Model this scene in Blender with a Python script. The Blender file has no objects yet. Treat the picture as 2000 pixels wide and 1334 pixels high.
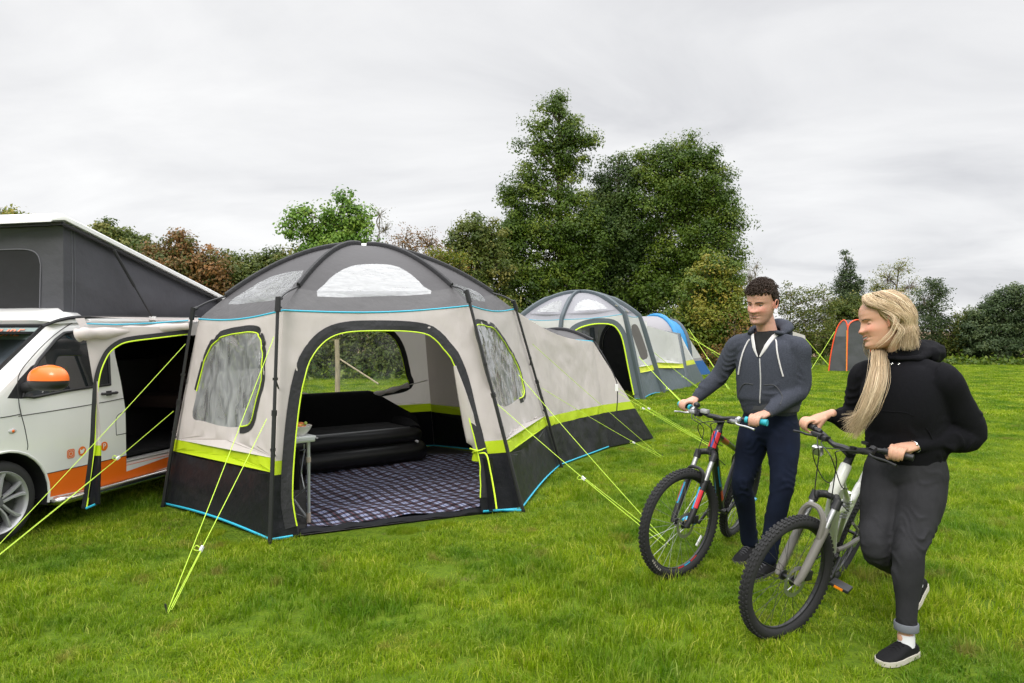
import bpy, bmesh, math, random
import numpy as np
from mathutils import Vector, Matrix, noise as mnoise
from mathutils.geometry import delaunay_2d_cdt
R=math.radians
rnd=random.Random(7)
SC=bpy.context.scene
COL=SC.collection
# ------------------------------------------------------------------ camera geometry
FPX=1333.33; CH=1.5; PITCH=math.atan(12/FPX)
CA,SA=math.cos(PITCH),math.sin(PITCH)
def P(px,py,Y):
    u=(px-1000)/FPX; v=(667-py)/FPX
    d=Vector((u,CA+v*SA,v*CA-SA)); k=Y/d.y
    return Vector((d.x*k,Y,CH+d.z*k))
def G(px,py,z=0.0):
    u=(px-1000)/FPX; v=(667-py)/FPX
    d=Vector((u,CA+v*SA,v*CA-SA)); k=(z-CH)/d.z
    return Vector((d.x*k,d.y*k,z))
def proj(p):
    x,y,z=p[0],p[1],p[2]-CH
    dep=y*CA-z*SA; v=(y*SA+z*CA)/dep
    return (1000+FPX*x/dep, 667-FPX*v)
def V(*a): return Vector(a)
# ------------------------------------------------------------------ tags / objects
def tag(o,label=None,cat=None,group=None,kind=None):
    if label: o['label']=label
    if cat: o['category']=cat
    if group: o['group']=group
    if kind: o['kind']=kind
    return o
def thing(name,loc,label,cat,group=None):
    o=bpy.data.objects.new(name,None); COL.objects.link(o); o.location=loc
    o.empty_display_size=.1
    return tag(o,label,cat,group)
def wloc(o):
    l=Vector((0,0,0))
    while o: l+=o.location; o=o.parent
    return l
def link_mesh(name,me,mat=None,parent=None,smooth=True,loc=None):
    o=bpy.data.objects.new(name,me); COL.objects.link(o)
    if mat is not None:
        for m in (mat if isinstance(mat,(list,tuple)) else [mat]): me.materials.append(m)
    if parent is not None: o.parent=parent
    if smooth: me.polygons.foreach_set('use_smooth',[True]*len(me.polygons))
    return o
def npmesh(name,verts,faces,mat=None,parent=None,smooth=True):
    """verts (n,3), faces (m,k) arrays of equal size faces; world coordinates"""
    verts=np.asarray(verts,dtype=np.float64)
    if parent is not None: verts=verts-np.array(wloc(parent))
    me=bpy.data.meshes.new(name)
    faces=np.asarray(faces,dtype=np.int32); k=faces.shape[1]
    me.vertices.add(len(verts)); me.vertices.foreach_set('co',verts.astype(np.float32).ravel())
    me.loops.add(faces.size); me.loops.foreach_set('vertex_index',faces.ravel())
    me.polygons.add(len(faces)); me.polygons.foreach_set('loop_start',np.arange(0,faces.size,k,dtype=np.int32))
    me.update(calc_edges=True)
    return link_mesh(name,me,mat,parent,smooth)
def frames(pts,closed=False):
    n=len(pts); T=[]
    for i in range(n):
        if closed: t=pts[(i+1)%n]-pts[i-1]
        elif i==0: t=pts[1]-pts[0]
        elif i==n-1: t=pts[-1]-pts[-2]
        else: t=(pts[i+1]-pts[i]).normalized()+(pts[i]-pts[i-1]).normalized()
        if t.length<1e-9: t=Vector((0,0,1))
        T.append(t.normalized())
    a=Vector((0,0,1)) if abs(T[0].z)<.9 else Vector((1,0,0))
    N=[(a-T[0]*a.dot(T[0])).normalized()]
    for i in range(1,n):
        q=T[i-1].rotation_difference(T[i]); m=q@N[-1]
        N.append((m-T[i]*m.dot(T[i])).normalized())
    return T,N,[T[i].cross(N[i]) for i in range(n)]
class MB:
    def __init__(s): s.v=[]; s.f=[]; s.mi=[]; s.cur=0
    def add(s,vs,fs):
        o=len(s.v); s.v+= [tuple(v) for v in vs]; s.f+=[tuple(i+o for i in f) for f in fs]; s.mi+=[s.cur]*len(fs); return s
    def tube(s,pts,r,n=8,closed=False,cap=True,flat=None):
        pts=[Vector(p) for p in pts]; T,N,B=frames(pts,closed); m=len(pts)
        rr=r if isinstance(r,(list,tuple)) else [r]*m
        vs=[]
        for i in range(m):
            for k in range(n):
                a=2*math.pi*k/n
                fy=1 if flat is None else flat
                vs.append(pts[i]+N[i]*(math.cos(a)*rr[i])+B[i]*(math.sin(a)*rr[i]*fy))
        fs=[]
        for i in range(m if closed else m-1):
            j=(i+1)%m
            for k in range(n):
                l=(k+1)%n; fs.append((i*n+k,i*n+l,j*n+l,j*n+k))
        if cap and not closed:
            fs.append(tuple(range(n))[::-1]); fs.append(tuple((m-1)*n+k for k in range(n)))
        return s.add(vs,fs)
    def loft(s,rings,cap=True,closed=False):
        n=len(rings[0]); m=len(rings); vs=[v for r in rings for v in r]; fs=[]
        for i in range(m if closed else m-1):
            j=(i+1)%m
            for k in range(n):
                l=(k+1)%n; fs.append((i*n+k,i*n+l,j*n+l,j*n+k))
        if cap and not closed:
            fs.append(tuple(range(n))[::-1]); fs.append(tuple((m-1)*n+k for k in range(n)))
        return s.add(vs,fs)
    def grid(s,fn,nu,nv,u0=0,u1=1,v0=0,v1=1):
        vs=[fn(u0+(u1-u0)*i/nu,v0+(v1-v0)*j/nv) for j in range(nv+1) for i in range(nu+1)]
        w=nu+1
        fs=[(j*w+i,j*w+i+1,(j+1)*w+i+1,(j+1)*w+i) for j in range(nv) for i in range(nu)]
        return s.add(vs,fs)
    def box(s,c,size,M=None,bev=0):
        x,y,z=[a/2 for a in size]; c=Vector(c)
        if bev<=0:
            vs=[Vector((a*x,b*y,d*z)) for a in(-1,1) for b in(-1,1) for d in(-1,1)]
            fs=[(0,1,3,2),(4,6,7,5),(0,4,5,1),(2,3,7,6),(0,2,6,4),(1,5,7,3)]
        else:
            b=min(bev,x*.99,y*.99,z*.99)
            bm=bmesh.new(); bmesh.ops.create_cube(bm,size=1)
            for v in bm.verts: v.co=Vector((v.co.x*2*x,v.co.y*2*y,v.co.z*2*z))
            bmesh.ops.bevel(bm,geom=bm.edges[:],offset=b,segments=2,affect='EDGES',profile=.6)
            bm.verts.index_update()
            vs=[v.co.copy() for v in bm.verts]; fs=[[v.index for v in f.verts] for f in bm.faces]; bm.free()
        if M is not None: vs=[M@v for v in vs]
        return s.add([v+c for v in vs],fs)
    def ball(s,c,r,M=None,nu=12,nv=8):
        c=Vector(c); rx,ry,rz=(r,r,r) if not isinstance(r,(tuple,list)) else r
        vs=[]; 
        for j in range(nv+1):
            th=math.pi*j/nv
            for i in range(nu):
                ph=2*math.pi*i/nu
                p=Vector((rx*math.sin(th)*math.cos(ph),ry*math.sin(th)*math.sin(ph),rz*math.cos(th)))
                if M is not None: p=M@p
                vs.append(c+p)
        fs=[(j*nu+i,(j+1)*nu+i,(j+1)*nu+(i+1)%nu,j*nu+(i+1)%nu) for j in range(nv) for i in range(nu)]
        return s.add(vs,fs)
    def prism(s,poly,d):
        """poly: list of 3d points, d: extrusion vector"""
        n=len(poly); d=Vector(d); vs=[Vector(p) for p in poly]+[Vector(p)+d for p in poly]
        fs=[tuple(range(n)),tuple(range(2*n-1,n-1,-1))]+[(i,i+n,(i+1)%n+n,(i+1)%n) for i in range(n)]
        return s.add(vs,fs)
    def xf(s,M): s.v=[tuple(M@Vector(v)) for v in s.v]; return s
    def build(s,name,mat=None,parent=None,smooth=True,sharp=None):
        if not s.v: return None
        w=wloc(parent) if parent is not None else Vector((0,0,0))
        me=bpy.data.meshes.new(name); me.from_pydata([tuple(Vector(v)-w) for v in s.v],[],s.f)
        o=link_mesh(name,me,mat,parent,smooth)
        if isinstance(mat,(list,tuple)) and len(mat)>1: me.polygons.foreach_set('material_index',s.mi)
        bm=bmesh.new(); bm.from_mesh(me); bmesh.ops.recalc_face_normals(bm,faces=bm.faces[:])
        if smooth:
            a=R(sharp or 35)
            for e in bm.edges:
                if len(e.link_faces)==2 and e.calc_face_angle(0)>a: e.smooth=False
        bm.to_mesh(me); bm.free(); me.update()
        return o
def cr(pts,n=6,closed=False):
    """catmull-rom resample (any dimension Vector)"""
    pts=[Vector(p) for p in pts]; m=len(pts); out=[]
    for i in range(m if closed else m-1):
        p0=pts[i-1] if (i>0 or closed) else pts[0]*2-pts[1]
        p1=pts[i]; p2=pts[(i+1)%m]; p3=pts[(i+2)%m] if (closed or i+2<m) else p2*2-p1
        for k in range(n):
            t=k/n
            out.append(.5*((2*p1)+(p2-p0)*t+(2*p0-5*p1+4*p2-p3)*t*t+(3*p1-p0-3*p2+p3)*t**3))
    if not closed: out.append(pts[-1])
    return out
# ------------------------------------------------------------------ materials
def mat(name,col,rough=.6,metal=0,bump=0,bscale=30,bdist=.01,var=0,vscale=5,col2=None,transl=0,spec=.5,coat=0,sheen=0,stretch=None,detail=4,alpha=None,vsharp=None):
    m=bpy.data.materials.new(name); m.use_nodes=True; nt=m.node_tree; N=nt.nodes; L=nt.links
    b=N['Principled BSDF']; c=(*col[:3],1)
    b.inputs['Base Color'].default_value=c; b.inputs['Roughness'].default_value=rough; b.inputs['Metallic'].default_value=metal
    b.inputs['Specular IOR Level'].default_value=spec
    if coat: b.inputs['Coat Weight'].default_value=coat; b.inputs['Coat Roughness'].default_value=.05
    if sheen: b.inputs['Sheen Weight'].default_value=sheen
    tc=N.new('ShaderNodeTexCoord'); mp=N.new('ShaderNodeMapping'); L.new(tc.outputs['Object'],mp.inputs[0])
    if stretch: mp.inputs['Scale'].default_value=stretch
    csock=None
    if var or col2:
        nz=N.new('ShaderNodeTexNoise'); nz.inputs['Scale'].default_value=vscale; nz.inputs['Detail'].default_value=detail
        L.new(mp.outputs[0],nz.inputs['Vector'])
        rp=N.new('ShaderNodeValToRGB'); L.new(nz.outputs['Fac'],rp.inputs[0])
        lo,hi=vsharp or (.3,.7)
        rp.color_ramp.elements[0].position=lo; rp.color_ramp.elements[1].position=hi
        c2=(*(col2 if col2 else [x*(1-var) for x in col[:3]]),1)
        rp.color_ramp.elements[0].color=c2; rp.color_ramp.elements[1].color=c if col2 else (*[min(1,x*(1+var)) for x in col[:3]],1)
        L.new(rp.outputs[0],b.inputs['Base Color']); csock=rp.outputs[0]
    bn=None
    if bump:
        nz=N.new('ShaderNodeTexNoise'); nz.inputs['Scale'].default_value=bscale; nz.inputs['Detail'].default_value=5
        L.new(mp.outputs[0],nz.inputs['Vector'])
        bn=N.new('ShaderNodeBump'); bn.inputs['Strength'].default_value=bump; bn.inputs['Distance'].default_value=bdist
        L.new(nz.outputs['Fac'],bn.inputs['Height']); L.new(bn.outputs[0],b.inputs['Normal'])
    if transl:
        tr=N.new('ShaderNodeBsdfTranslucent'); tr.inputs[0].default_value=c
        if csock: L.new(csock,tr.inputs[0])
        mx=N.new('ShaderNodeMixShader'); mx.inputs[0].default_value=transl
        L.new(b.outputs[0],mx.inputs[1]); L.new(tr.outputs[0],mx.inputs[2])
        L.new(mx.outputs[0],N['Material Output'].inputs[0])
    return m
def clear_mat(name,tint=(.9,.92,.93),haze=.25,gloss=.25,rough=.06,bump=.6,bscale=9,stretch=(1,1,1),hvar=.3):
    """clear vinyl / thin glass: transparent + milky part + sheen with crinkles"""
    m=bpy.data.materials.new(name); m.use_nodes=True; nt=m.node_tree; N=nt.nodes; L=nt.links
    N.remove(N['Principled BSDF']); out=N['Material Output']
    tc=N.new('ShaderNodeTexCoord'); mp=N.new('ShaderNodeMapping'); mp.inputs['Scale'].default_value=stretch; L.new(tc.outputs['Object'],mp.inputs[0])
    nz=N.new('ShaderNodeTexNoise'); nz.inputs['Scale'].default_value=bscale; nz.inputs['Detail'].default_value=6; nz.inputs['Distortion'].default_value=1.2; L.new(mp.outputs[0],nz.inputs['Vector'])
    bn=N.new('ShaderNodeBump'); bn.inputs['Strength'].default_value=bump; bn.inputs['Distance'].default_value=.04; L.new(nz.outputs['Fac'],bn.inputs['Height'])
    t=N.new('ShaderNodeBsdfTransparent'); t.inputs[0].default_value=(*tint,1)
    df=N.new('ShaderNodeBsdfTranslucent'); df.inputs[0].default_value=(.8,.82,.84,1)
    d2=N.new('ShaderNodeBsdfDiffuse'); d2.inputs[0].default_value=(.75,.77,.8,1)
    ad=N.new('ShaderNodeMixShader'); L.new(df.outputs[0],ad.inputs[1]); L.new(d2.outputs[0],ad.inputs[2])
    g=N.new('ShaderNodeBsdfGlossy'); g.inputs['Roughness'].default_value=rough; L.new(bn.outputs[0],g.inputs['Normal'])
    mr=N.new('ShaderNodeMapRange'); mr.inputs[1].default_value=.35; mr.inputs[2].default_value=.7; mr.inputs[3].default_value=max(0,haze-hvar); mr.inputs[4].default_value=min(1,haze+hvar)
    L.new(nz.outputs['Fac'],mr.inputs[0])
    m1=N.new('ShaderNodeMixShader'); L.new(mr.outputs[0],m1.inputs[0]); L.new(t.outputs[0],m1.inputs[1]); L.new(ad.outputs[0],m1.inputs[2])
    fr=N.new('ShaderNodeFresnel'); fr.inputs[0].default_value=1.45; L.new(bn.outputs[0],fr.inputs['Normal'])
    ma=N.new('ShaderNodeMath'); ma.operation='ADD'; ma.inputs[1].default_value=gloss; ma.use_clamp=True; L.new(fr.outputs[0],ma.inputs[0])
    m2=N.new('ShaderNodeMixShader'); L.new(ma.outputs[0],m2.inputs[0]); L.new(m1.outputs[0],m2.inputs[1]); L.new(g.outputs[0],m2.inputs[2])
    L.new(m2.outputs[0],out.inputs[0]); return m
def attr_mat(name,attr,lo,mid,hi,rough=.5,transl=.35,spec=.3):
    """colour picked per leaf/blade by a stored random attribute"""
    m=bpy.data.materials.new(name); m.use_nodes=True; nt=m.node_tree; N=nt.nodes; L=nt.links
    b=N['Principled BSDF']; b.inputs['Roughness'].default_value=rough; b.inputs['Specular IOR Level'].default_value=spec
    at=N.new('ShaderNodeAttribute'); at.attribute_name=attr
    rp=N.new('ShaderNodeValToRGB'); L.new(at.outputs['Fac'],rp.inputs[0])
    rp.color_ramp.elements[0].color=(*lo,1); rp.color_ramp.elements[1].color=(*hi,1)
    e=rp.color_ramp.elements.new(.5); e.color=(*mid,1)
    L.new(rp.outputs[0],b.inputs['Base Color'])
    tr=N.new('ShaderNodeBsdfTranslucent'); L.new(rp.outputs[0],tr.inputs[0])
    mx=N.new('ShaderNodeMixShader'); mx.inputs[0].default_value=transl
    L.new(b.outputs[0],mx.inputs[1]); L.new(tr.outputs[0],mx.inputs[2]); L.new(mx.outputs[0],N['Material Output'].inputs[0])
    return m
# ------------------------------------------------------------------ fabric patches
def inpoly(x,y,poly):
    c=False; n=len(poly); j=n-1
    for i in range(n):
        xi,yi=poly[i][0],poly[i][1]; xj,yj=poly[j][0],poly[j][1]
        if (yi>y)!=(yj>y) and x<(xj-xi)*(y-yi)/(yj-yi+1e-15)+xi: c=not c
        j=i
    return c
def inv(mapf,px,py,s=.5,t=.5):
    for _ in range(25):
        a=proj(mapf(s,t)); e=1e-4
        b=proj(mapf(s+e,t)); c=proj(mapf(s,t+e))
        j11=(b[0]-a[0])/e; j21=(b[1]-a[1])/e; j12=(c[0]-a[0])/e; j22=(c[1]-a[1])/e
        det=j11*j22-j12*j21
        if abs(det)<1e-9: break
        dx=px-a[0]; dy=py-a[1]
        ds=(dx*j22-dy*j12)/det; dt=(dy*j11-dx*j21)/det
        ds=max(-.3,min(.3,ds)); dt=max(-.3,min(.3,dt)); s+=ds; t+=dt
        if abs(dx)+abs(dy)<.02: break
    return (s,t)
def trace(mapf,pts,n=4,closed=False):
    """pixel outline -> smooth list of (s,t) on the surface"""
    if n>1: pts=[(p.x,p.y) for p in cr([Vector((a,b)) for a,b in pts],n,closed)]
    out=[]; g=(.5,.5)
    for a,b in pts:
        q=inv(mapf,a,b,*g); e=proj(mapf(*q))
        if abs(e[0]-a)+abs(e[1]-b)>4: q=inv(mapf,a,b,.5,.5); e=proj(mapf(*q))
        if abs(e[0]-a)+abs(e[1]-b)>12 and out: q=out[-1]
        out.append(q); g=(max(0,min(1,q[0])),max(0,min(1,q[1])))
    return out
def patch(mapf,outer,holes=(),regions=(),nx=24,ny=24,default='wall'):
    vs=[];ed=[]
    def addp(poly,closed=True):
        o=len(vs); 
        for p in poly: vs.append(Vector((p[0],p[1])))
        m=len(poly)
        for i in range(m if closed else m-1): ed.append((o+i,o+(i+1)%m))
    addp(outer)
    for h in holes: addp(h)
    for nme,r in regions: addp(r)
    x0=min(p[0] for p in outer);x1=max(p[0] for p in outer);y0=min(p[1] for p in outer);y1=max(p[1] for p in outer)
    for j in range(1,ny):
        for i in range(1,nx):
            x=x0+(x1-x0)*i/nx+ (.3*(x1-x0)/nx if j%2 else 0); y=y0+(y1-y0)*j/ny
            if inpoly(x,y,outer): vs.append(Vector((x,y)))
    ov,oe,of,_,_,_=delaunay_2d_cdt(vs,ed,[],0,1e-6)
    mb={}
    P3=[mapf(v.x,v.y) for v in ov]
    fac={}
    for f in of:
        cx=sum(ov[i].x for i in f)/len(f); cy=sum(ov[i].y for i in f)/len(f)
        if not inpoly(cx,cy,outer) or any(inpoly(cx,cy,h) for h in holes): continue
        nm=default
        for n_,r in regions:
            if inpoly(cx,cy,r): nm=n_; break
        fac.setdefault(nm,[]).append(f)
    for nm,fs in fac.items():
        ids={}; m=MB(); v=[];ff=[]
        for f in fs:
            g=[]
            for i in f:
                if i not in ids: ids[i]=len(v); v.append(P3[i])
                g.append(ids[i])
            ff.append(tuple(g))
        m.add(v,ff); mb[nm]=m
    return mb
def bil(a,b,c,d,sag=0,fold=None,amp=.006):
    """a,b bottom; d,c top (a under d, b under c). sag>0 pulls inwards"""
    a,b,c,d=[Vector(x) for x in (a,b,c,d)]
    n=((b-a).cross(d-a)).normalized()
    def f(s,t):
        p=a*(1-s)*(1-t)+b*s*(1-t)+c*s*t+d*(1-s)*t
        S=max(0,min(1,s)); T=max(0,min(1,t))
        w=math.sin(math.pi*S)*math.sin(math.pi*T)
        k=-sag*w
        if amp:
            # tension creases fanning from the corners
            for (cs,ct) in ((0,1),(1,1),(0,0),(1,0)):
                dx=S-cs; dy=(T-ct); r=math.hypot(dx,dy); an=math.atan2(abs(dy),abs(dx)+1e-6)
                k+=amp*math.exp(-r*2.4)*(math.sin(an*26+cs*2+ct+2*mnoise.noise(Vector((S*3,T*3,cs+ct))))*.7+.3*math.sin(an*47+cs))*min(1,w*6)
            k+=amp*.9*(mnoise.noise(Vector((s*5+a.x*3,t*3.2+a.y,1.3))))*min(1,w*5)
            k+=amp*.45*(1-abs(mnoise.noise(Vector(((s+t*.6)*9+a.x,(t-s*.4)*3+a.y,4.1))))*2.5)*min(1,w*5)
        return p+n*k
    return f
# ================================================================== camera, light, sky
cam=bpy.data.cameras.new('camera'); co=bpy.data.objects.new('camera',cam); COL.objects.link(co)
cam.sensor_width=36; cam.lens=24; cam.clip_start=.05; cam.clip_end=3000
co.location=(0,0,CH); co.rotation_euler=(math.pi/2-PITCH,0,0); SC.camera=co
SC.view_settings.view_transform='Standard'; SC.view_settings.look='None'; SC.view_settings.exposure=.5; SC.view_settings.gamma=1
SUN_EL=R(42); SUN_AZ=R(200)   # behind the camera, a little left
sl=bpy.data.lights.new('sun','SUN'); sl.energy=1.5; sl.angle=R(20); sl.color=(1,.95,.88)
so=bpy.data.objects.new('sun',sl); COL.objects.link(so)
sd=Vector((math.sin(SUN_AZ)*math.cos(SUN_EL),math.cos(SUN_AZ)*math.cos(SUN_EL),math.sin(SUN_EL)))
so.rotation_euler=sd.to_track_quat('Z','Y').to_euler(); so.location=sd*50
W=bpy.data.worlds.new('World'); SC.world=W; W.use_nodes=True; N=W.node_tree.nodes; L=W.node_tree.links
bg=N['Background']; bg.inputs[1].default_value=.1
sky=N.new('ShaderNodeTexSky'); sky.sky_type='NISHITA'; sky.sun_disc=False; sky.sun_elevation=SUN_EL; sky.sun_rotation=SUN_AZ
tc=N.new('ShaderNodeTexCoord'); sx=N.new('ShaderNodeSeparateXYZ'); L.new(tc.outputs['Generated'],sx.inputs[0])
def math_(op,a,b=None,clamp=False):
    m=N.new('ShaderNodeMath'); m.operation=op; m.use_clamp=clamp
    for i,x in enumerate((a,b)):
        if x is None: continue
        if isinstance(x,(int,float)): m.inputs[i].default_value=x
        else: L.new(x,m.inputs[i])
    return m.outputs[0]
# project direction on a cloud deck: (x,y)/(z+0.12)
zz=math_('ADD',math_('MAXIMUM',sx.outputs[2],0.0),.16)
cx=math_('DIVIDE',sx.outputs[0],zz); cy=math_('DIVIDE',sx.outputs[1],zz)
cb=N.new('ShaderNodeCombineXYZ'); L.new(cx,cb.inputs[0]); L.new(cy,cb.inputs[1])
mp=N.new('ShaderNodeMapping'); mp.inputs['Scale'].default_value=(.55,.8,1); mp.inputs['Rotation'].default_value=(0,0,.35); mp.inputs['Location'].default_value=(3.1,1.7,0)
L.new(cb.outputs[0],mp.inputs[0])
n1=N.new('ShaderNodeTexNoise'); n1.inputs['Scale'].default_value=1.6; n1.inputs['Detail'].default_value=8; n1.inputs['Roughness'].default_value=.55; n1.inputs['Distortion'].default_value=.5; L.new(mp.outputs[0],n1.inputs['Vector'])
n2=N.new('ShaderNodeTexNoise'); n2.inputs['Scale'].default_value=.7; n2.inputs['Detail'].default_value=3; L.new(mp.outputs[0],n2.inputs['Vector'])
ns=math_('ADD',math_('MULTIPLY',n1.outputs['Fac'],.5),math_('MULTIPLY',n2.outputs['Fac'],.5))
rp=N.new('ShaderNodeValToRGB'); L.new(ns,rp.inputs[0])
rp.color_ramp.elements[0].position=.36; rp.color_ramp.elements[1].position=.62
rp.color_ramp.elements[0].color=(.47,.475,.495,1); rp.color_ramp.elements[1].color=(.735,.735,.735,1)
e=rp.color_ramp.elements.new(.48); e.color=(.61,.612,.622,1)
# overcast gradient: brighter overhead than near the horizon (CIE overcast)
gr=N.new('ShaderNodeMapRange'); gr.inputs[1].default_value=.42; gr.inputs[2].default_value=.85; gr.inputs[3].default_value=9.8; gr.inputs[4].default_value=36; gr.interpolation_type='SMOOTHSTEP'
L.new(sx.outputs[2],gr.inputs[0])
hz=N.new('ShaderNodeMapRange'); hz.inputs[1].default_value=0; hz.inputs[2].default_value=.25; hz.inputs[3].default_value=1.08; hz.inputs[4].default_value=1.0; L.new(sx.outputs[2],hz.inputs[0])
amp=math_('MULTIPLY',gr.outputs[0],hz.outputs[0])
vm=N.new('ShaderNodeVectorMath'); vm.operation='SCALE'; L.new(rp.outputs[0],vm.inputs[0]); L.new(amp,vm.inputs['Scale'])
mx=N.new('ShaderNodeMixRGB'); mx.inputs[0].default_value=.97; L.new(sky.outputs[0],mx.inputs[1]); L.new(vm.outputs[0],mx.inputs[2])
L.new(mx.outputs[0],bg.inputs[0])
# ================================================================== ground
def ground_mat():
    m=bpy.data.materials.new('meadow'); m.use_nodes=True; nt=m.node_tree; N=nt.nodes; L=nt.links; b=N['Principled BSDF']
    b.inputs['Roughness'].default_value=.9; b.inputs['Specular IOR Level'].default_value=.1
    tc=N.new('ShaderNodeTexCoord')
    def nz(sc,det,src=None,st=None):
        n=N.new('ShaderNodeTexNoise'); n.inputs['Scale'].default_value=sc; n.inputs['Detail'].default_value=det
        if st:
            mp=N.new('ShaderNodeMapping'); mp.inputs['Scale'].default_value=st; L.new(tc.outputs['Object'],mp.inputs[0]); L.new(mp.outputs[0],n.inputs['Vector'])
        else: L.new(tc.outputs['Object'],n.inputs['Vector'])
        return n.outputs['Fac']
    def ramp(f,a,b_,pa,pb):
        r=N.new('ShaderNodeValToRGB'); L.new(f,r.inputs[0]); r.color_ramp.elements[0].position=pa; r.color_ramp.elements[1].position=pb
        r.color_ramp.elements[0].color=(*a,1); r.color_ramp.elements[1].color=(*b_,1); return r.outputs[0]
    c1=ramp(nz(.35,6,st=(.5,1.3,1)),(.060,.120,.006),(.110,.185,.010),.35,.65)
    c2=ramp(nz(14,4),(.045,.080,.006),(.150,.19,.016),.3,.7)
    mx=N.new('ShaderNodeMixRGB'); mx.inputs[0].default_value=.4; L.new(c1,mx.inputs[1]); L.new(c2,mx.inputs[2])
    br=ramp(nz(1.6,6),(0,0,0),(1,1,1),.66,.74)
    m2=N.new('ShaderNodeMixRGB'); L.new(br,m2.inputs[0]); L.new(mx.outputs[0],m2.inputs[1]); m2.inputs[2].default_value=(.16,.12,.05,1)
    L.new(m2.outputs[0],b.inputs['Base Color'])
    bn=N.new('ShaderNodeBump'); bn.inputs['Strength'].default_value=.9; bn.inputs['Distance'].default_value=.05; L.new(nz(30,5),bn.inputs['Height']); L.new(bn.outputs[0],b.inputs['Normal'])
    return m
g=MB(); 
def gz(x,y):
    d=max(0,y-46); return 0.0+ (0 if d<=0 else .022*d-0.00004*d*d)
xs=[-900,-400,-150,-60,-30,-15,0,15,30,60,150,400,900]; ys=[-300,-60,0,10,20,30,40,46,60,80,120,170,240,300]
for j,y in enumerate(ys): 
    for x in xs: g.v.append((x,y,gz(x,y)))
w=len(xs)
for j in range(len(ys)-1):
    for i in range(w-1): g.f.append((j*w+i,j*w+i+1,(j+1)*w+i+1,(j+1)*w+i)); g.mi.append(1 if ys[j]>=46 else 0)
field=mat('stubble_field',(.22,.145,.085),.95,var=.3,vscale=.2)
tag(g.build('meadow_ground',[ground_mat(),field]),'short mown green meadow of the campsite','ground',kind='structure')
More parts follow.
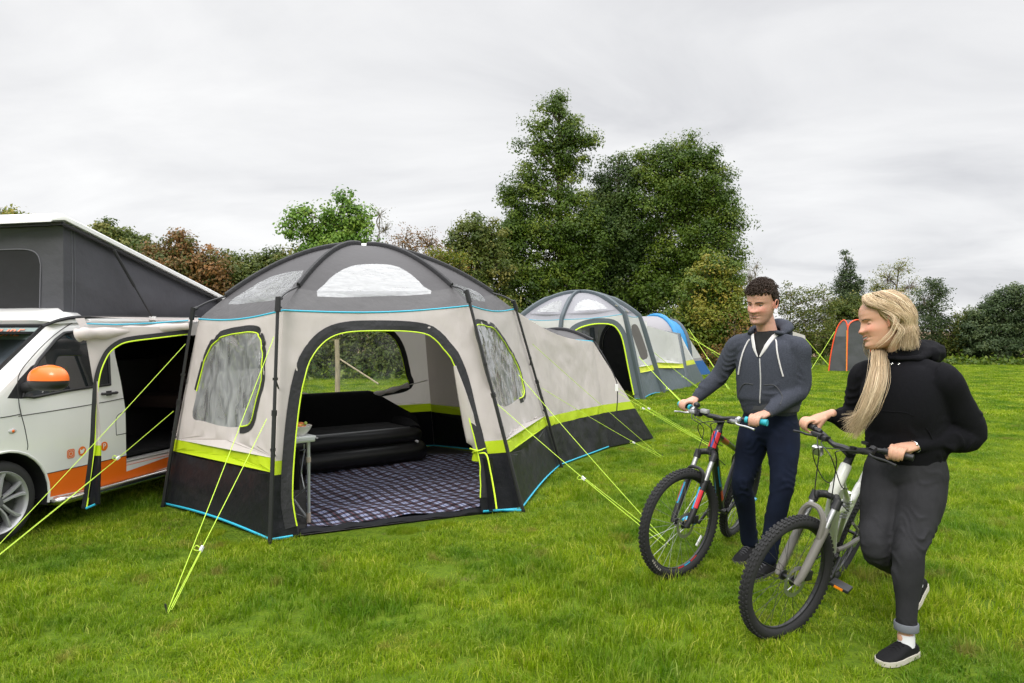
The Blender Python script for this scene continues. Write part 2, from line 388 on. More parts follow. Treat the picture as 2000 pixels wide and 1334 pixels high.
# ------------------------------------------------------------------ grass (instanced tufts)
HEX=[G(318,985),G(529,1060),G(1018,997),G(1090,912),V(1.29,9.05,0),V(2.03,9.77,0),V(.6,11.2,0),V(-.1,10.2,0),V(-1.05,9.2,0),V(-2.89,8.3,0)]
def in_tent(x,y,mg=0):
    c=V(-1.4,7.07,0)
    return inpoly(x,y,[(p.x,p.y) for p in HEX])
def make_grass():
    gm=attr_mat('grass_blade','shade',(.085,.165,.004),(.262,.382,.006),(.58,.57,.10),rough=.45,transl=.45,spec=.2)
    nr=np.random.RandomState(3)
    src=bpy.data.collections.new('grass_sources')
    def clump(name,size,nb,h,w,lean):
        nc=max(6,nb//14); ccx=nr.uniform(-size/2,size/2,(nc,2)); cang=nr.uniform(0,6.28,nc); ch=nr.uniform(.55,1.25,nc); cs=nr.uniform(0,1,nc)
        ci=nr.randint(0,nc,nb); base=ccx[ci]+nr.normal(0,size*.045,(nb,2))
        ang=cang[ci]+nr.normal(0,.8,nb); hh=h*ch[ci]*nr.uniform(.5,1.2,nb); ww=w*nr.uniform(.6,1.3,nb); ln=lean*nr.uniform(.2,1.5,nb)
        d=np.stack([np.cos(ang),np.sin(ang)],1); s=np.stack([-np.sin(ang),np.cos(ang)],1)
        fa=nr.uniform(0,6.28,nb); s=np.stack([np.cos(fa),np.sin(fa)],1)
        vs=np.zeros((nb,5,3)); 
        vs[:,0,:2]=base-s*ww[:,None]/2; vs[:,1,:2]=base+s*ww[:,None]/2
        m=base+d*(hh*ln*.35)[:,None]
        vs[:,2,:2]=m+s*ww[:,None]*.4; vs[:,3,:2]=m-s*ww[:,None]*.4; vs[:,2:4,2]=(hh*.6)[:,None]
        vs[:,4,:2]=base+d*(hh*ln)[:,None]; vs[:,4,2]=hh*(1.05-.25*ln)
        vs[:,:2,2]=-.01
        o=np.arange(nb)*5
        tri=np.concatenate([np.stack([o,o+1,o+2],1),np.stack([o,o+2,o+3],1),np.stack([o+3,o+2,o+4],1)])
        me=bpy.data.meshes.new(name); V_=vs.reshape(-1,3)
        me.vertices.add(len(V_)); me.vertices.foreach_set('co',V_.astype(np.float32).ravel())
        me.loops.add(tri.size); me.loops.foreach_set('vertex_index',tri.astype(np.int32).ravel())
        me.polygons.add(len(tri)); me.polygons.foreach_set('loop_start',np.arange(0,tri.size,3,dtype=np.int32)); me.update(calc_edges=True)
        sh=np.clip(cs[ci]*.45+nr.uniform(0,.5,nb),0,1); dead=nr.uniform(0,1,nb)<.03; sh[dead]=1
        at=me.attributes.new('shade','FLOAT','POINT'); at.data.foreach_set('value',np.repeat(sh,5).astype(np.float32))
        me.materials.append(gm); ob=bpy.data.objects.new(name,me); src.objects.link(ob); return ob
    for i in range(5): clump('grass_a%d'%i,.5,1500,.042,.0040,.9)
    for i in range(3): clump('grass_b%d'%i,.5,1100,.062,.0048,.85)
    for i in range(3): clump('grass_c%d'%i,1.6,4600,.048,.013,.9)
    pts=[];rot=[];scl=[];idx=[]
    def put(x,y,k,s): pts.append((x,y,0)); rot.append((rnd.uniform(-.03,.03),rnd.uniform(-.03,.03),rnd.uniform(0,6.28))); scl.append(s); idx.append(k)
    y=1.2
    while y<13:
        st=.36; hw=y*.80+1.0; x=-hw
        while x<hw:
            xx=x+rnd.uniform(-.12,.12); yy=y+rnd.uniform(-.12,.12)
            if not any(in_tent(xx+a,yy+b) for a in(-.2,.2) for b in(-.2,.2)):
                nzv=mnoise.noise(V(xx*.9,yy*.9,5)); 
                tall=nzv>.12 and rnd.random()<.75
                put(xx,yy,rnd.randrange(5,8) if tall else rnd.randrange(0,5),(1,1,.8+.5*max(0,nzv+.4)))
            elif not in_tent(xx,yy):
                for q in range(6):
                    a,b=xx+rnd.uniform(-.2,.2),yy+rnd.uniform(-.2,.2)
                    if not any(in_tent(a+u,b+v) for u in(-.06,.06) for v in(-.06,.06)): put(a,b,rnd.randrange(0,5),(.22,.22,.8))
            x+=st
        y+=st
    while y<46:
        st=1.15; hw=y*.80+2; x=-hw
        while x<hw:
            if not any(in_tent(x+a,y+b) for a in(-.8,.8) for b in(-.8,.8)): put(x+rnd.uniform(-.3,.3),y+rnd.uniform(-.3,.3),rnd.randrange(8,11),(1,1,rnd.uniform(.8,1.2)))
            x+=st
        y+=st
    me=bpy.data.meshes.new('grass'); me.from_pydata(pts,[],[])
    a=me.attributes.new('rot','FLOAT_VECTOR','POINT'); a.data.foreach_set('vector',np.array(rot,dtype=np.float32).ravel())
    a=me.attributes.new('scl','FLOAT_VECTOR','POINT'); a.data.foreach_set('vector',np.array(scl,dtype=np.float32).ravel())
    a=me.attributes.new('idx','INT','POINT'); a.data.foreach_set('value',np.array(idx,dtype=np.int32))
    ob=bpy.data.objects.new('grass',me); COL.objects.link(ob)
    # broad dry and lush patches across the lawn
    nt=gm.node_tree; N=nt.nodes; L=nt.links; ge=N.new('ShaderNodeNewGeometry'); rp=[q for q in N if q.type=='VALTORGB'][0]
    def nz(sc,det):
        q=N.new('ShaderNodeTexNoise'); q.inputs['Scale'].default_value=sc; q.inputs['Detail'].default_value=det; L.new(ge.outputs['Position'],q.inputs['Vector']); return q.outputs['Fac']
    def mr(f,a,b,c,d):
        q=N.new('ShaderNodeMapRange'); q.inputs[1].default_value=a; q.inputs[2].default_value=b; q.inputs[3].default_value=c; q.inputs[4].default_value=d; L.new(f,q.inputs[0]); return q.outputs[0]
    m1=N.new('ShaderNodeMixRGB'); m1.blend_type='MULTIPLY'; m1.inputs[0].default_value=1
    r1=N.new('ShaderNodeValToRGB'); L.new(nz(1.25,7),r1.inputs[0]); r1.color_ramp.elements[0].position=.36; r1.color_ramp.elements[1].position=.60; r1.color_ramp.elements[0].color=(.40,.58,.6,1); r1.color_ramp.elements[1].color=(1.0,1.0,1.0,1)
    m2=N.new('ShaderNodeMixRGB'); L.new(mr(nz(3.0,6),.60,.70,0,.6),m2.inputs[0]); m2.inputs[2].default_value=(.30,.215,.07,1)
    L.new(rp.outputs[0],m1.inputs[1]); L.new(r1.outputs[0],m1.inputs[2]); L.new(m1.outputs[0],m2.inputs[1])
    for q in N:
        if q.type=='BSDF_PRINCIPLED': L.new(m2.outputs[0],q.inputs['Base Color'])
        if q.type=='BSDF_TRANSLUCENT': L.new(m2.outputs[0],q.inputs[0])
    ng=bpy.data.node_groups.new('scatter','GeometryNodeTree')
    ng.interface.new_socket('Geometry',in_out='INPUT',socket_type='NodeSocketGeometry'); ng.interface.new_socket('Geometry',in_out='OUTPUT',socket_type='NodeSocketGeometry')
    n=ng.nodes; l=ng.links; gi=n.new('NodeGroupInput'); go=n.new('NodeGroupOutput')
    ci=n.new('GeometryNodeCollectionInfo'); ci.inputs['Collection'].default_value=src; ci.inputs['Separate Children'].default_value=True; ci.inputs['Reset Children'].default_value=True
    ip=n.new('GeometryNodeInstanceOnPoints'); ip.inputs['Pick Instance'].default_value=True
    def na(nm,t):
        q=n.new('GeometryNodeInputNamedAttribute'); q.data_type=t; q.inputs['Name'].default_value=nm
        return [o for o in q.outputs if o.enabled and o.name=='Attribute'][0]
    l.new(gi.outputs[0],ip.inputs['Points']); l.new(ci.outputs[0],ip.inputs['Instance']); l.new(na('idx','INT'),ip.inputs['Instance Index'])
    er=n.new('FunctionNodeEulerToRotation'); l.new(na('rot','FLOAT_VECTOR'),er.inputs[0]); l.new(er.outputs[0],ip.inputs['Rotation'])
    l.new(na('scl','FLOAT_VECTOR'),ip.inputs['Scale']); l.new(ip.outputs[0],go.inputs[0])
    md=ob.modifiers.new('scatter','NODES'); md.node_group=ng
    tag(ob,'short green lawn grass with a few yellow blades','grass',kind='stuff')
make_grass()
# ================================================================== trees
bark=mat('bark',(.10,.075,.05),.9,bump=.6,bscale=12,bdist=.03,var=.35,vscale=6)
barkp=mat('bark_pale',(.20,.17,.13),.9,bump=.6,bscale=12,bdist=.03,var=.3,vscale=6)
LM={
 'oak':attr_mat('leaf_oak','shade',(.040,.080,.008),(.085,.145,.012),(.185,.235,.026)),
 'dark':attr_mat('leaf_dark','shade',(.030,.062,.010),(.055,.100,.016),(.105,.150,.026)),
 'ash':attr_mat('leaf_ash','shade',(.08,.17,.02),(.14,.26,.03),(.25,.35,.05)),
 'rust':attr_mat('leaf_rust','shade',(.085,.11,.022),(.200,.105,.035),(.33,.16,.05)),
 'olive':attr_mat('leaf_olive','shade',(.055,.09,.014),(.11,.145,.024),(.23,.21,.045)),
 'yellow':attr_mat('leaf_yellow','shade',(.06,.12,.012),(.15,.19,.02),(.34,.27,.04)),
 'grey':attr_mat('leaf_greygreen','shade',(.03,.055,.02),(.06,.095,.034),(.12,.155,.055)),
}
def tree(name,label,d,blobs,kind,leaf=.16,per=46,clr=.42,dens=1.0,base=None,trunk=.16,twig=True,group=None,fill=.55,barkm=None,seed=1,depth=.8,bare=0):
    """blobs: (px,py,rx,ry) in photo pixels at distance d; depth scale of blob in y"""
    nr=np.random.RandomState(seed); rr=random.Random(seed)
    k=d/FPX
    bs=[]
    for (px,py,rx,ry) in blobs:
        c=P(px,py,d); bs.append((np.array([c.x,c.y+nr.uniform(-.3,.3)*rx*k*.6,c.z]),np.array([rx*k,max(rx,ry*.6)*k*depth,ry*k])))
    bx=base if base is not None else blobs[0][0]
    root=thing(name,V(P(bx,655,d).x,d,0),label,'tree' if 'bush' not in name and 'hedge' not in name and 'shrub' not in name else ('hedge' if 'hedge' in name else 'bush'),group)
    cc=[];cb=[]
    for bi,(c,r) in enumerate(bs):
        area=4*math.pi*(((r[0]*r[1])**1.6+(r[0]*r[2])**1.6+(r[1]*r[2])**1.6)/3)**(1/1.6)
        n=int(max(6,1.7*dens*area/(clr*clr*1.5)))
        v=nr.normal(size=(n,3)); v/=np.linalg.norm(v,axis=1)[:,None]
        rad=np.where(nr.uniform(size=n)<fill,nr.uniform(.70,1.10,n),nr.uniform(.3,.8,n))
        p=c+v*r*rad[:,None]
        p=p[p[:,2]>.05]
        cc.append(p); cb+= [bi]*len(p)
    C=np.concatenate(cc); n=len(C)
    crr=clr*nr.uniform(.6,1.35,n)*.37
    csh=np.clip(nr.normal(.42,.27,n),0,1)
    m=int(per*1.7)
    L_=np.repeat(C,m,0)+np.clip(nr.normal(size=(n*m,3)),-1.7,1.7)*np.repeat(crr,m)[:,None]*np.array([1.15,1.15,.7])
    if bare>0: L_=L_[nr.uniform(size=len(L_))>bare]; idx=None
    q=len(L_)
    offs=L_-np.repeat(C,m,0) if len(L_)==n*m else nr.normal(size=(q,3)); offs=offs/(np.linalg.norm(offs,axis=1)[:,None]+1e-6)
    nrm=offs*.95+nr.normal(size=(q,3))*.38+np.array([0,-.12,.55]); nrm/=np.linalg.norm(nrm,axis=1)[:,None]
    t=np.cross(nrm,nr.normal(size=(q,3))); t/=np.linalg.norm(t,axis=1)[:,None]; b=np.cross(nrm,t)
    s=leaf*nr.uniform(.55,1.25,q)[:,None]
    vs=np.stack([L_-t*s*.5,L_-b*s*.28+nrm*s*.06,L_+t*s*.5,L_+b*s*.28+nrm*s*.06],1).reshape(-1,3)
    vs[:,2]=np.maximum(vs[:,2],.0)
    f=np.arange(q*4).reshape(-1,4)
    o=npmesh('crown',vs,f,LM[kind],root,smooth=False)
    if bare>0: sh=np.clip(nr.normal(.5,.25,q),0,1)
    else: sh=np.clip(np.repeat(csh,m)+nr.normal(0,.08,n*m),0,1)
    a=o.data.attributes.new('shade','FLOAT','POINT'); a.data.foreach_set('value',np.repeat(sh,4).astype(np.float32))
    # wood
    mb=MB(); x0=P(bx,655,d).x; top=max(bs,key=lambda z:z[0][2])[0]; zt=max(c[2] for c,_ in bs)
    tr=[V(x0,d,-.05),V(x0+.1,d,zt*.25),V(x0*.6+top[0]*.4,d+.1,zt*.55),V(*top)]
    if trunk>0:
        tp=cr(tr,5); mb.tube(tp,[trunk*(1-.8*i/(len(tp)-1)) for i in range(len(tp))],8)
    else: tp=cr(tr,5)
    for bi,(c,r) in enumerate(bs):
        c=Vector(c); st=min(tp,key=lambda q_:(q_-c).length+max(0,q_.z-c.z+.3)*3)
        mid=(st+c)/2+V(rr.uniform(-.2,.2),rr.uniform(-.2,.2),.15*(c-st).length*.5)
        lim=cr([st,mid,c],4); tk=max(.02,trunk*.38); 
        if (c-st).length>.2: mb.tube(lim,[tk*(1-.6*i/(len(lim)-1)) for i in range(len(lim))],6)
        if twig:
            ids=[i for i in range(n) if cb[i]==bi]
            for i in ids[::2 if n>400 else 1]:
                e=Vector(C[i]); s0=c+(e-c)*.12; md=(s0+e)/2+V(rr.uniform(-1,1),rr.uniform(-1,1),rr.uniform(-.5,1))*(e-s0).length*.13
                mb.tube([s0,md,e],[tk*.35,tk*.22,tk*.09],4,cap=False)
    w=mb.build('trunk',barkm or bark,root)
    return root
TG='trees along the far edge of the field'
# big trio
tree('oak_tree','tallest tree with pointed loose top, left of the big green trio',39,[(1092,190,14,18),(1080,225,26,24),(1058,250,26,18),(1105,240,22,26),(1125,270,30,20),(1150,272,16,10),(1040,285,30,18),(1085,290,40,28),(1120,310,32,24),(1050,330,34,26),(1100,345,34,28),(1020,365,34,22),(1010,395,36,26),(1065,395,44,36),(1115,395,34,34),(1020,430,44,30),(1085,440,70,40),(1150,430,24,30),(1155,490,36,50),(1010,460,50,40),(1000,490,56,44),(1085,490,80,60),(1000,540,60,50),(1070,570,75,55),(1120,560,50,60),(1025,610,60,40)],'oak',leaf=.165,per=74,clr=.82,dens=.98,trunk=.3,group=TG,seed=11)
tree('oak_tree','dark middle tree of the big green trio, lower than both neighbours',41,[(1208,318,18,24),(1185,345,22,30),(1225,335,18,30),(1240,360,20,26),(1172,385,24,28),(1160,420,26,36),(1205,385,44,44),(1200,420,60,40),(1150,520,50,60),(1190,470,70,60),(1230,460,60,60),(1240,530,60,60),(1200,540,80,65),(1210,600,80,45)],'dark',leaf=.16,per=80,clr=.8,dens=1.05,trunk=.28,group=TG,seed=12)
tree('oak_tree','broad round-headed tree, right of the big green trio',40,[(1345,290,34,24),(1300,292,26,20),(1268,300,22,18),(1380,315,34,28),(1405,345,30,26),(1320,330,60,36),(1275,345,34,34),(1340,375,72,40),(1415,395,36,42),(1360,410,82,55),(1280,410,55,60),(1425,460,34,45),(1370,490,78,55),(1300,500,70,60),(1425,525,40,42),(1340,560,85,50),(1270,580,60,55),(1390,600,60,40)],'oak',leaf=.165,per=74,clr=.82,dens=.98,trunk=.3,group=TG,seed=13)
tree('maple_tree','small yellow-green tree in front of the right foot of the big trio',33,[(1395,530,40,38),(1370,570,45,40),(1420,580,40,45),(1395,620,60,38),(1440,640,35,40),(1345,630,50,35),(1400,670,70,30)],'yellow',leaf=.16,per=50,clr=.55,trunk=.12,group=TG,seed=14)
tree('bush','reddish-brown bush between the blue tent and the man',31,[(1440,680,30,35),(1400,690,35,30),(1470,660,30,50),(1480,700,40,28),(1435,640,20,25)],'rust',leaf=.1,per=26,clr=.5,dens=.8,trunk=.05,group=TG,seed=15,bare=.45)
tree('bare_tree','thin bare grey tree rising just left of the man\'s head',36,[(1465,545,22,30),(1478,520,14,16),(1455,575,18,24)],'olive',leaf=.08,per=4,clr=.4,dens=2.2,trunk=.09,group=TG,seed=16,bare=.6,base=1462,barkm=barkp)
tree('willow_tree','grey-green rounded tree left of the big trio',36,[(930,460,48,42),(900,500,40,40),(955,520,45,55),(905,570,45,50),(950,600,50,50)],'olive',leaf=.17,per=50,clr=.6,dens=1.1,trunk=.16,group=TG,seed=17)
tree('hawthorn_tree','brownish half-bare tree behind the main awning dome',30,[(790,470,34,28),(840,480,34,30),(815,515,60,40),(870,530,40,40),(800,560,60,40),(880,590,40,40)],'rust',leaf=.1,per=22,clr=.5,dens=1.1,trunk=.12,group=TG,seed=18,bare=.35,base=800)
tree('hawthorn_tree','yellowing shrubby tree right behind the awning roof ridge',29,[(860,510,35,35),(900,530,28,40),(850,560,50,40),(905,600,45,50)],'yellow',leaf=.12,per=30,clr=.5,dens=.9,trunk=.1,group=TG,seed=19,bare=.1)
tree('ash_tree','bright green young tree with feathery top behind the awning',27,[(585,415,26,26),(570,445,22,20),(605,450,34,30),(650,425,32,24),(672,390,20,18),(668,440,40,30),(700,430,34,26),(640,480,56,34),(705,480,48,34),(600,490,30,26),(725,500,34,34),(650,530,70,40)],'ash',leaf=.16,per=34,clr=.5,dens=.85,trunk=.12,group=TG,seed=20)
tree('bare_tree','leafless twiggy tree sticking out beside the feathery young tree',28,[(742,420,18,20),(752,450,20,24),(735,480,20,24)],'olive',leaf=.07,per=3,clr=.4,dens=3,trunk=.08,group=TG,seed=21,bare=.7,base=735,barkm=barkp)
tree('bush','rusty red-brown autumn bush above the camper roof slope',25,[(355,475,32,30),(330,500,34,26),(390,505,34,28),(300,500,30,26),(345,530,70,34),(405,540,50,34),(320,580,80,50),(400,600,80,50)],'rust',leaf=.13,per=46,clr=.45,dens=1.0,trunk=.07,group=TG,seed=22)
tree('bush','mixed green and brown bush left of the feathery young tree',26,[(430,520,34,28),(480,520,34,30),(530,510,36,30),(560,520,34,34),(500,550,60,34),(560,560,50,40),(450,570,60,40),(520,610,80,50)],'olive',leaf=.13,per=46,clr=.45,dens=1.0,trunk=.07,group=TG,seed=23)
tree('oak_tree','grey-green tree top just above the raised camper roof',34,[(200,450,26,18),(240,465,30,20),(215,480,50,30),(270,490,40,26),(240,520,60,30)],'olive',leaf=.18,per=50,clr=.55,trunk=.12,group=TG,seed=24)
tree('oak_tree','yellow-green tree top at the left picture edge over the camper roof',34,[(20,430,34,16),(50,440,24,14),(0,450,50,26),(50,465,44,22),(-40,440,44,30)],'yellow',leaf=.18,per=50,clr=.55,trunk=.12,group=TG,seed=25)
# hedge seen through the awning's rear window and behind the tents
hb=[]
for i,x in enumerate(range(380,1000,34)): hb.append((x,640+ (i*37)%30-10,34,48)); hb.append((x+12,700,34,34)); 
tree('hedge','dark mixed hedge seen through the rear window of the main awning',24,hb,'olive',leaf=.13,per=44,clr=.5,dens=1.0,trunk=0,group=TG,seed=26,twig=False)
hb=[]
for i,x in enumerate(range(1010,1460,34)): hb.append((x,650+(i*23)%20-8,32,34)); hb.append((x+10,688,30,18)); 
tree('hedge','dark green hedge filling the gap under the big trio behind the grey tents',37,hb,'dark',leaf=.16,per=48,clr=.55,dens=1.0,trunk=0,group=TG,seed=27,twig=False)
# right side
tree('shrub','olive thorny shrub between the man and the orange-edged toilet tent',36,[(1545,575,24,22),(1575,590,30,30),(1610,585,30,28),(1560,620,34,30),(1605,625,36,30),(1580,655,60,24),(1545,650,30,30),(1530,600,18,30)],'olive',leaf=.11,per=22,clr=.45,dens=.9,trunk=.08,group=TG,seed=30,bare=.2)
tree('pine_tree','narrow pointed dark tree standing above the toilet tent',39,[(1653,500,7,14),(1655,525,14,16),(1658,550,22,20),(1645,565,18,18),(1672,560,16,18),(1655,590,34,30)],'grey',leaf=.11,per=20,clr=.35,dens=1.3,trunk=.08,group=TG,seed=31)
tree('bush','dense green bush right behind the toilet tent',38,[(1640,620,34,34),(1680,600,34,34),(1700,640,40,40),(1660,660,50,30),(1715,600,24,30),(1630,660,30,30)],'olive',leaf=.13,per=46,clr=.5,dens=1.1,trunk=.08,group=TG,seed=32)
tree('hawthorn_tree','spindly half-bare tree rising behind the woman\'s head',39,[(1735,545,30,26),(1755,525,24,18),(1715,560,22,22),(1775,560,26,20),(1740,575,40,22),(1760,600,46,26)],'yellow',leaf=.09,per=14,clr=.42,dens=1.0,trunk=.12,group=TG,seed=33,bare=.35,base=1745)
tree('hawthorn_tree','grey-green upright tree just right of the woman\'s blonde hair',37,[(1820,560,20,20),(1838,580,22,24),(1805,590,26,30),(1830,610,30,26),(1800,640,40,30),(1845,640,26,24)],'grey',leaf=.11,per=24,clr=.42,dens=1.0,trunk=.1,group=TG,seed=34,bare=.1)
tree('bush','low loose bush in the hedge gap right of the woman\'s shoulder',37,[(1870,640,24,24),(1890,625,20,20),(1855,660,30,22),(1895,655,30,30),(1870,685,44,16)],'olive',leaf=.12,per=30,clr=.42,dens=1.0,trunk=.06,group=TG,seed=35,bare=.15)
tree('bush','large dark evergreen bush at the right edge of the picture',36,[(1945,600,30,26),(1975,580,30,24),(1920,625,28,26),(1995,610,36,40),(1950,645,46,34),(1990,665,50,34),(1910,660,34,34),(1940,680,60,22),(2040,600,44,44),(2050,660,60,44)],'grey',leaf=.13,per=46,clr=.45,dens=1.1,trunk=.1,group=TG,seed=36)
hb=[]
for i,x in enumerate(range(1540,2080,30)): hb.append((x,672+(i*13)%10,26,20+(i*7)%8)); 
tree('hedge','low dark hedge bottom running along the right far field edge',38,hb,'olive',leaf=.13,per=34,clr=.45,dens=1.0,trunk=0,group=TG,seed=37,twig=False)
def undergrowth():
    nr=np.random.RandomState(5); n=9000
    x=nr.uniform(-16,34,n); y=34.6+nr.normal(0,.5,n)+np.where(x<0,-11,0); z=np.abs(nr.normal(0,.2,n))
    c=np.stack([x,y,z],1); nrm=nr.normal(size=(n,3))+[0,-.3,.8]; nrm/=np.linalg.norm(nrm,axis=1)[:,None]
    t=np.cross(nrm,nr.normal(size=(n,3))); t/=np.linalg.norm(t,axis=1)[:,None]; b=np.cross(nrm,t); s=.22*nr.uniform(.5,1.3,n)[:,None]
    vs=np.stack([c-t*s*.5,c-b*s*.3,c+t*s*.5,c+b*s*.3],1).reshape(-1,3)
    o=npmesh('undergrowth',vs,np.arange(n*4).reshape(-1,4),LM['oak'],None,smooth=False)
    a=o.data.attributes.new('shade','FLOAT','POINT'); a.data.foreach_set('value',np.repeat(nr.uniform(0,1,n),4).astype(np.float32))
    tag(o,'nettles and weeds along the foot of the hedges','undergrowth',kind='stuff')
undergrowth()
# fence post behind the awning
wood=mat('weathered_wood',(.34,.28,.19),.9,bump=.5,bscale=8,bdist=.02,var=.3,vscale=4,stretch=(6,6,1))
fp=thing('fence_post',G(659,775),'pale weathered wooden post seen through the awning rear window','post')
c=G(659,775); m=MB(); m.tube([c+V(0,0,-.05),c+V(.01,0,.7),c+V(-.01,0,1.4)],[.065,.06,.055],9); m.build('post',wood,fp)
m=MB(); m.tube([c+V(0,.05,.95),c+V(1.1,-.5,.35)],.02,6); m.build('brace',wood,fp)
# ================================================================== camper van
def make_van():
    white=mat('van_white_paint',(.80,.80,.785),.28,coat=.6,var=.02,vscale=3); orange=mat('van_orange_wrap',(.85,.16,.008),.38,coat=.3)
    glassd=mat('tinted_glass',(.012,.016,.018),.03,spec=.9); black=mat('black_plastic',(.018,.018,.02),.5,bump=.2,bscale=200,bdist=.001)
    gap=mat('panel_gap',(.02,.02,.02),.8); rubber=mat('tyre_rubber',(.022,.022,.023),.75,bump=.3,bscale=60,bdist=.003)
    alloy=mat('alloy_wheel',(.50,.50,.51),.3,metal=.35); chrome=mat('polished_tube',(.62,.60,.58),.22,metal=1)
    canvas=mat('poptop_canvas',(.060,.060,.070),.75,bump=.5,bscale=7,bdist=.03,var=.08,vscale=2); mesh=mat('insect_mesh',(.009,.009,.011),.8,bump=.3,bscale=9,bdist=.02)
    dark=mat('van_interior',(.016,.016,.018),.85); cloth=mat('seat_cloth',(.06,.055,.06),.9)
    u=V(.2222,.975,0); w=V(-.975,.2222,0); Z=V(0,0,1); O=V(-3.806,4.08,0); WID=1.72
    def tum(z): return max(0,z-.95)*.17
    def Wp(a,b,z): return O+u*a+w*b+Z*z
    def S(a,z): return Wp(a,tum(z),z)
    root=thing('camper_van',O+u*2.2+w*.86,'white camper van with orange stripe, orange mirror cap and raised grey pop-top roof','van')
    prof=[(.06,.22),(.0,.42),(.02,.62),(.07,.80),(.22,.92),(.60,1.03),(1.30,1.57),(1.42,1.63),(1.7,1.665),(2.8,1.69),(4.25,1.68),(4.40,1.60),(4.45,1.0),(4.46,.35),(4.40,.22)]
    pc=[V(a,z) for a,z in prof]
    def ins(r):
        out=[]; n=len(pc)
        for i in range(n):
            a=(pc[i]-pc[i-1]).normalized() if i else V(0,1); b=(pc[(i+1)]-pc[i]).normalized() if i<n-1 else V(0,-1)
            na=V(a.y,-a.x); nb=V(b.y,-b.x); m=(na+nb); m=m/max(.5,m.length)
            out.append(pc[i]+m*r)
        return out
    rr=.10; shell=MB(); glass=MB()
    steps=[(R(k*15)) for k in range(7)]
    rows=[]; 
    for ph in steps: rows.append((rr*(1-math.sin(ph)), rr*(1-math.cos(ph)),0)) # inset, b
    for bb in (.30,.6,.86,1.12,1.42): rows.append((0,bb,0))
    far=[(i,WID-b_,1) for i,b_,_ in reversed(rows[:7])]
    rows+=far
    pts=[]
    for i_,b_,_ in rows:
        pr=ins(i_); row=[]
        for q in pr:
            tt=tum(q.y); k=b_/WID
            row.append(Wp(q.x,tt*(1-k)+b_-tt*k,q.y))
        pts.append(row)
    n=len(prof)
    for j in range(len(rows)-1):
        for i in range(n-1):
            is_ws=(i==5 and 5<=j<len(rows)-6)
            (glass if is_ws else shell).add([pts[j][i],pts[j][i+1],pts[j+1][i+1],pts[j+1][i]],[(0,1,2,3)])
    # near side panel
    edge=[(p.x,p.y) for p in ins(rr)]
    edge=[(a,z) for a,z in edge]
    def arch(c,r=.365):
        return [(c+r*math.cos(R(t)),.30+r*math.sin(R(t))) for t in range(-20,201,11)]
    opening=trace(S,[(222,655),(224,690),(236,745),(245,800),(247,916),(330,893),(402,868),(402,655)],1)
    # far part of the opening is given in van measures (hidden from this side)
    amax=3.0
    opening=[(min(a,amax),max(.36,min(z,1.50))) for a,z in opening]
    win=trace(S,[(45,775),(52,742),(75,703),(108,663),(125,650),(142,644),(206,643),(211,700),(214,751),(130,763),(66,776)],1)
    win=[(a,min(z,1.53)) for a,z in win]
    tri=trace(S,[(14,778),(24,762),(38,740),(60,716),(66,712),(60,745),(66,772),(70,776),(40,779)],1)
    og=trace(S,[(82,927),(247,890),(247,921),(402,866),(402,886),(247,940),(82,974)],1)
    rwin=[(3.2,1.12),(3.25,1.48),(4.15,1.46),(4.2,1.12)]
    r=patch(S,edge,[opening,arch(.8),arch(3.62)],[('g',win),('k',tri),('o',og),('g2',rwin)],nx=30,ny=12,default='w')
    b=MB(); b.v=list(shell.v); b.f=list(shell.f); b.mi=[0]*len(b.f)
    b.cur=0; b.add(r['w'].v,r['w'].f); b.cur=1; b.add(r['o'].v,r['o'].f); b.cur=2
    if 'k' in r: b.add(r['k'].v,r['k'].f)
    # far side
    b.cur=0; b.add([Wp(a,WID-tum(z),z) for a,z in edge],[tuple(range(len(edge)))])
    # floor pan
    b.cur=2; b.add([Wp(.1,.1,.25),Wp(4.4,.1,.25),Wp(4.4,WID-.1,.25),Wp(.1,WID-.1,.25)],[(0,1,2,3)])
    body=b.build('body',[white,orange,black],root,smooth=True,sharp=28)
    # glass slightly proud panes with dark seal frame
    def prou(d): return lambda a,z: S(a,z)-w*d
    g=MB(); g.add([p-w*.003 for p in map(Vector,r['g'].v)],r['g'].f); fr=g.build('side_window',glassd,root,smooth=False)
    m=MB(); m.tube([S(a,z)-w*.006 for a,z in win],.012,6,closed=True); m.build('seal',black,fr)
    g=MB(); g.add([p-w*.003 for p in map(Vector,r['g2'].v)],r['g2'].f); g.build('side_window',glassd,root,smooth=False)
    ws=glass.build('windscreen',mat('windscreen_glass',(.085,.10,.115),.06,spec=.8),root,smooth=False)  # grey-blue base colour stands in for sky reflected in the glass
    m=MB()
    q0,q1=prof[5],prof[6]
    def WS(s,t):  # windscreen plane, s across from near edge, t up
        a=q0[0]+(q1[0]-q0[0])*t; z=q0[1]+(q1[1]-q0[1])*t; tt=tum(z); return Wp(a-.006,tt+.075+s*(WID-.15-2*tt),z+.006)
    m.tube([WS(0,0),WS(0,1),WS(1,1),WS(1,0)],.016,6,closed=True); m.build('seal',black,ws)
    # green-ish sun strip and orange lettering along the top of the windscreen
    m=MB(); m.grid(lambda s,t:WS(s,.80+t*.17),10,2,.02,.98); m.build('sun_strip',mat('sun_strip',(.22,.28,.27),.25),ws)
    def letters(txt,M,size,mt,parent,name='lettering',ext=.001):
        cu=bpy.data.curves.new(name,'FONT'); cu.body=txt; cu.size=size; cu.extrude=ext; cu.align_x='CENTER'; cu.align_y='CENTER'
        o=bpy.data.objects.new(name,cu); me=bpy.data.meshes.new_from_object(o); bpy.data.objects.remove(o)
        me.transform(M); me.transform(Matrix.Translation(-wloc(parent)))
        return link_mesh(name,me,mt,parent,smooth=False)
    coral=mat('coral_lettering',(.85,.25,.14),.5)
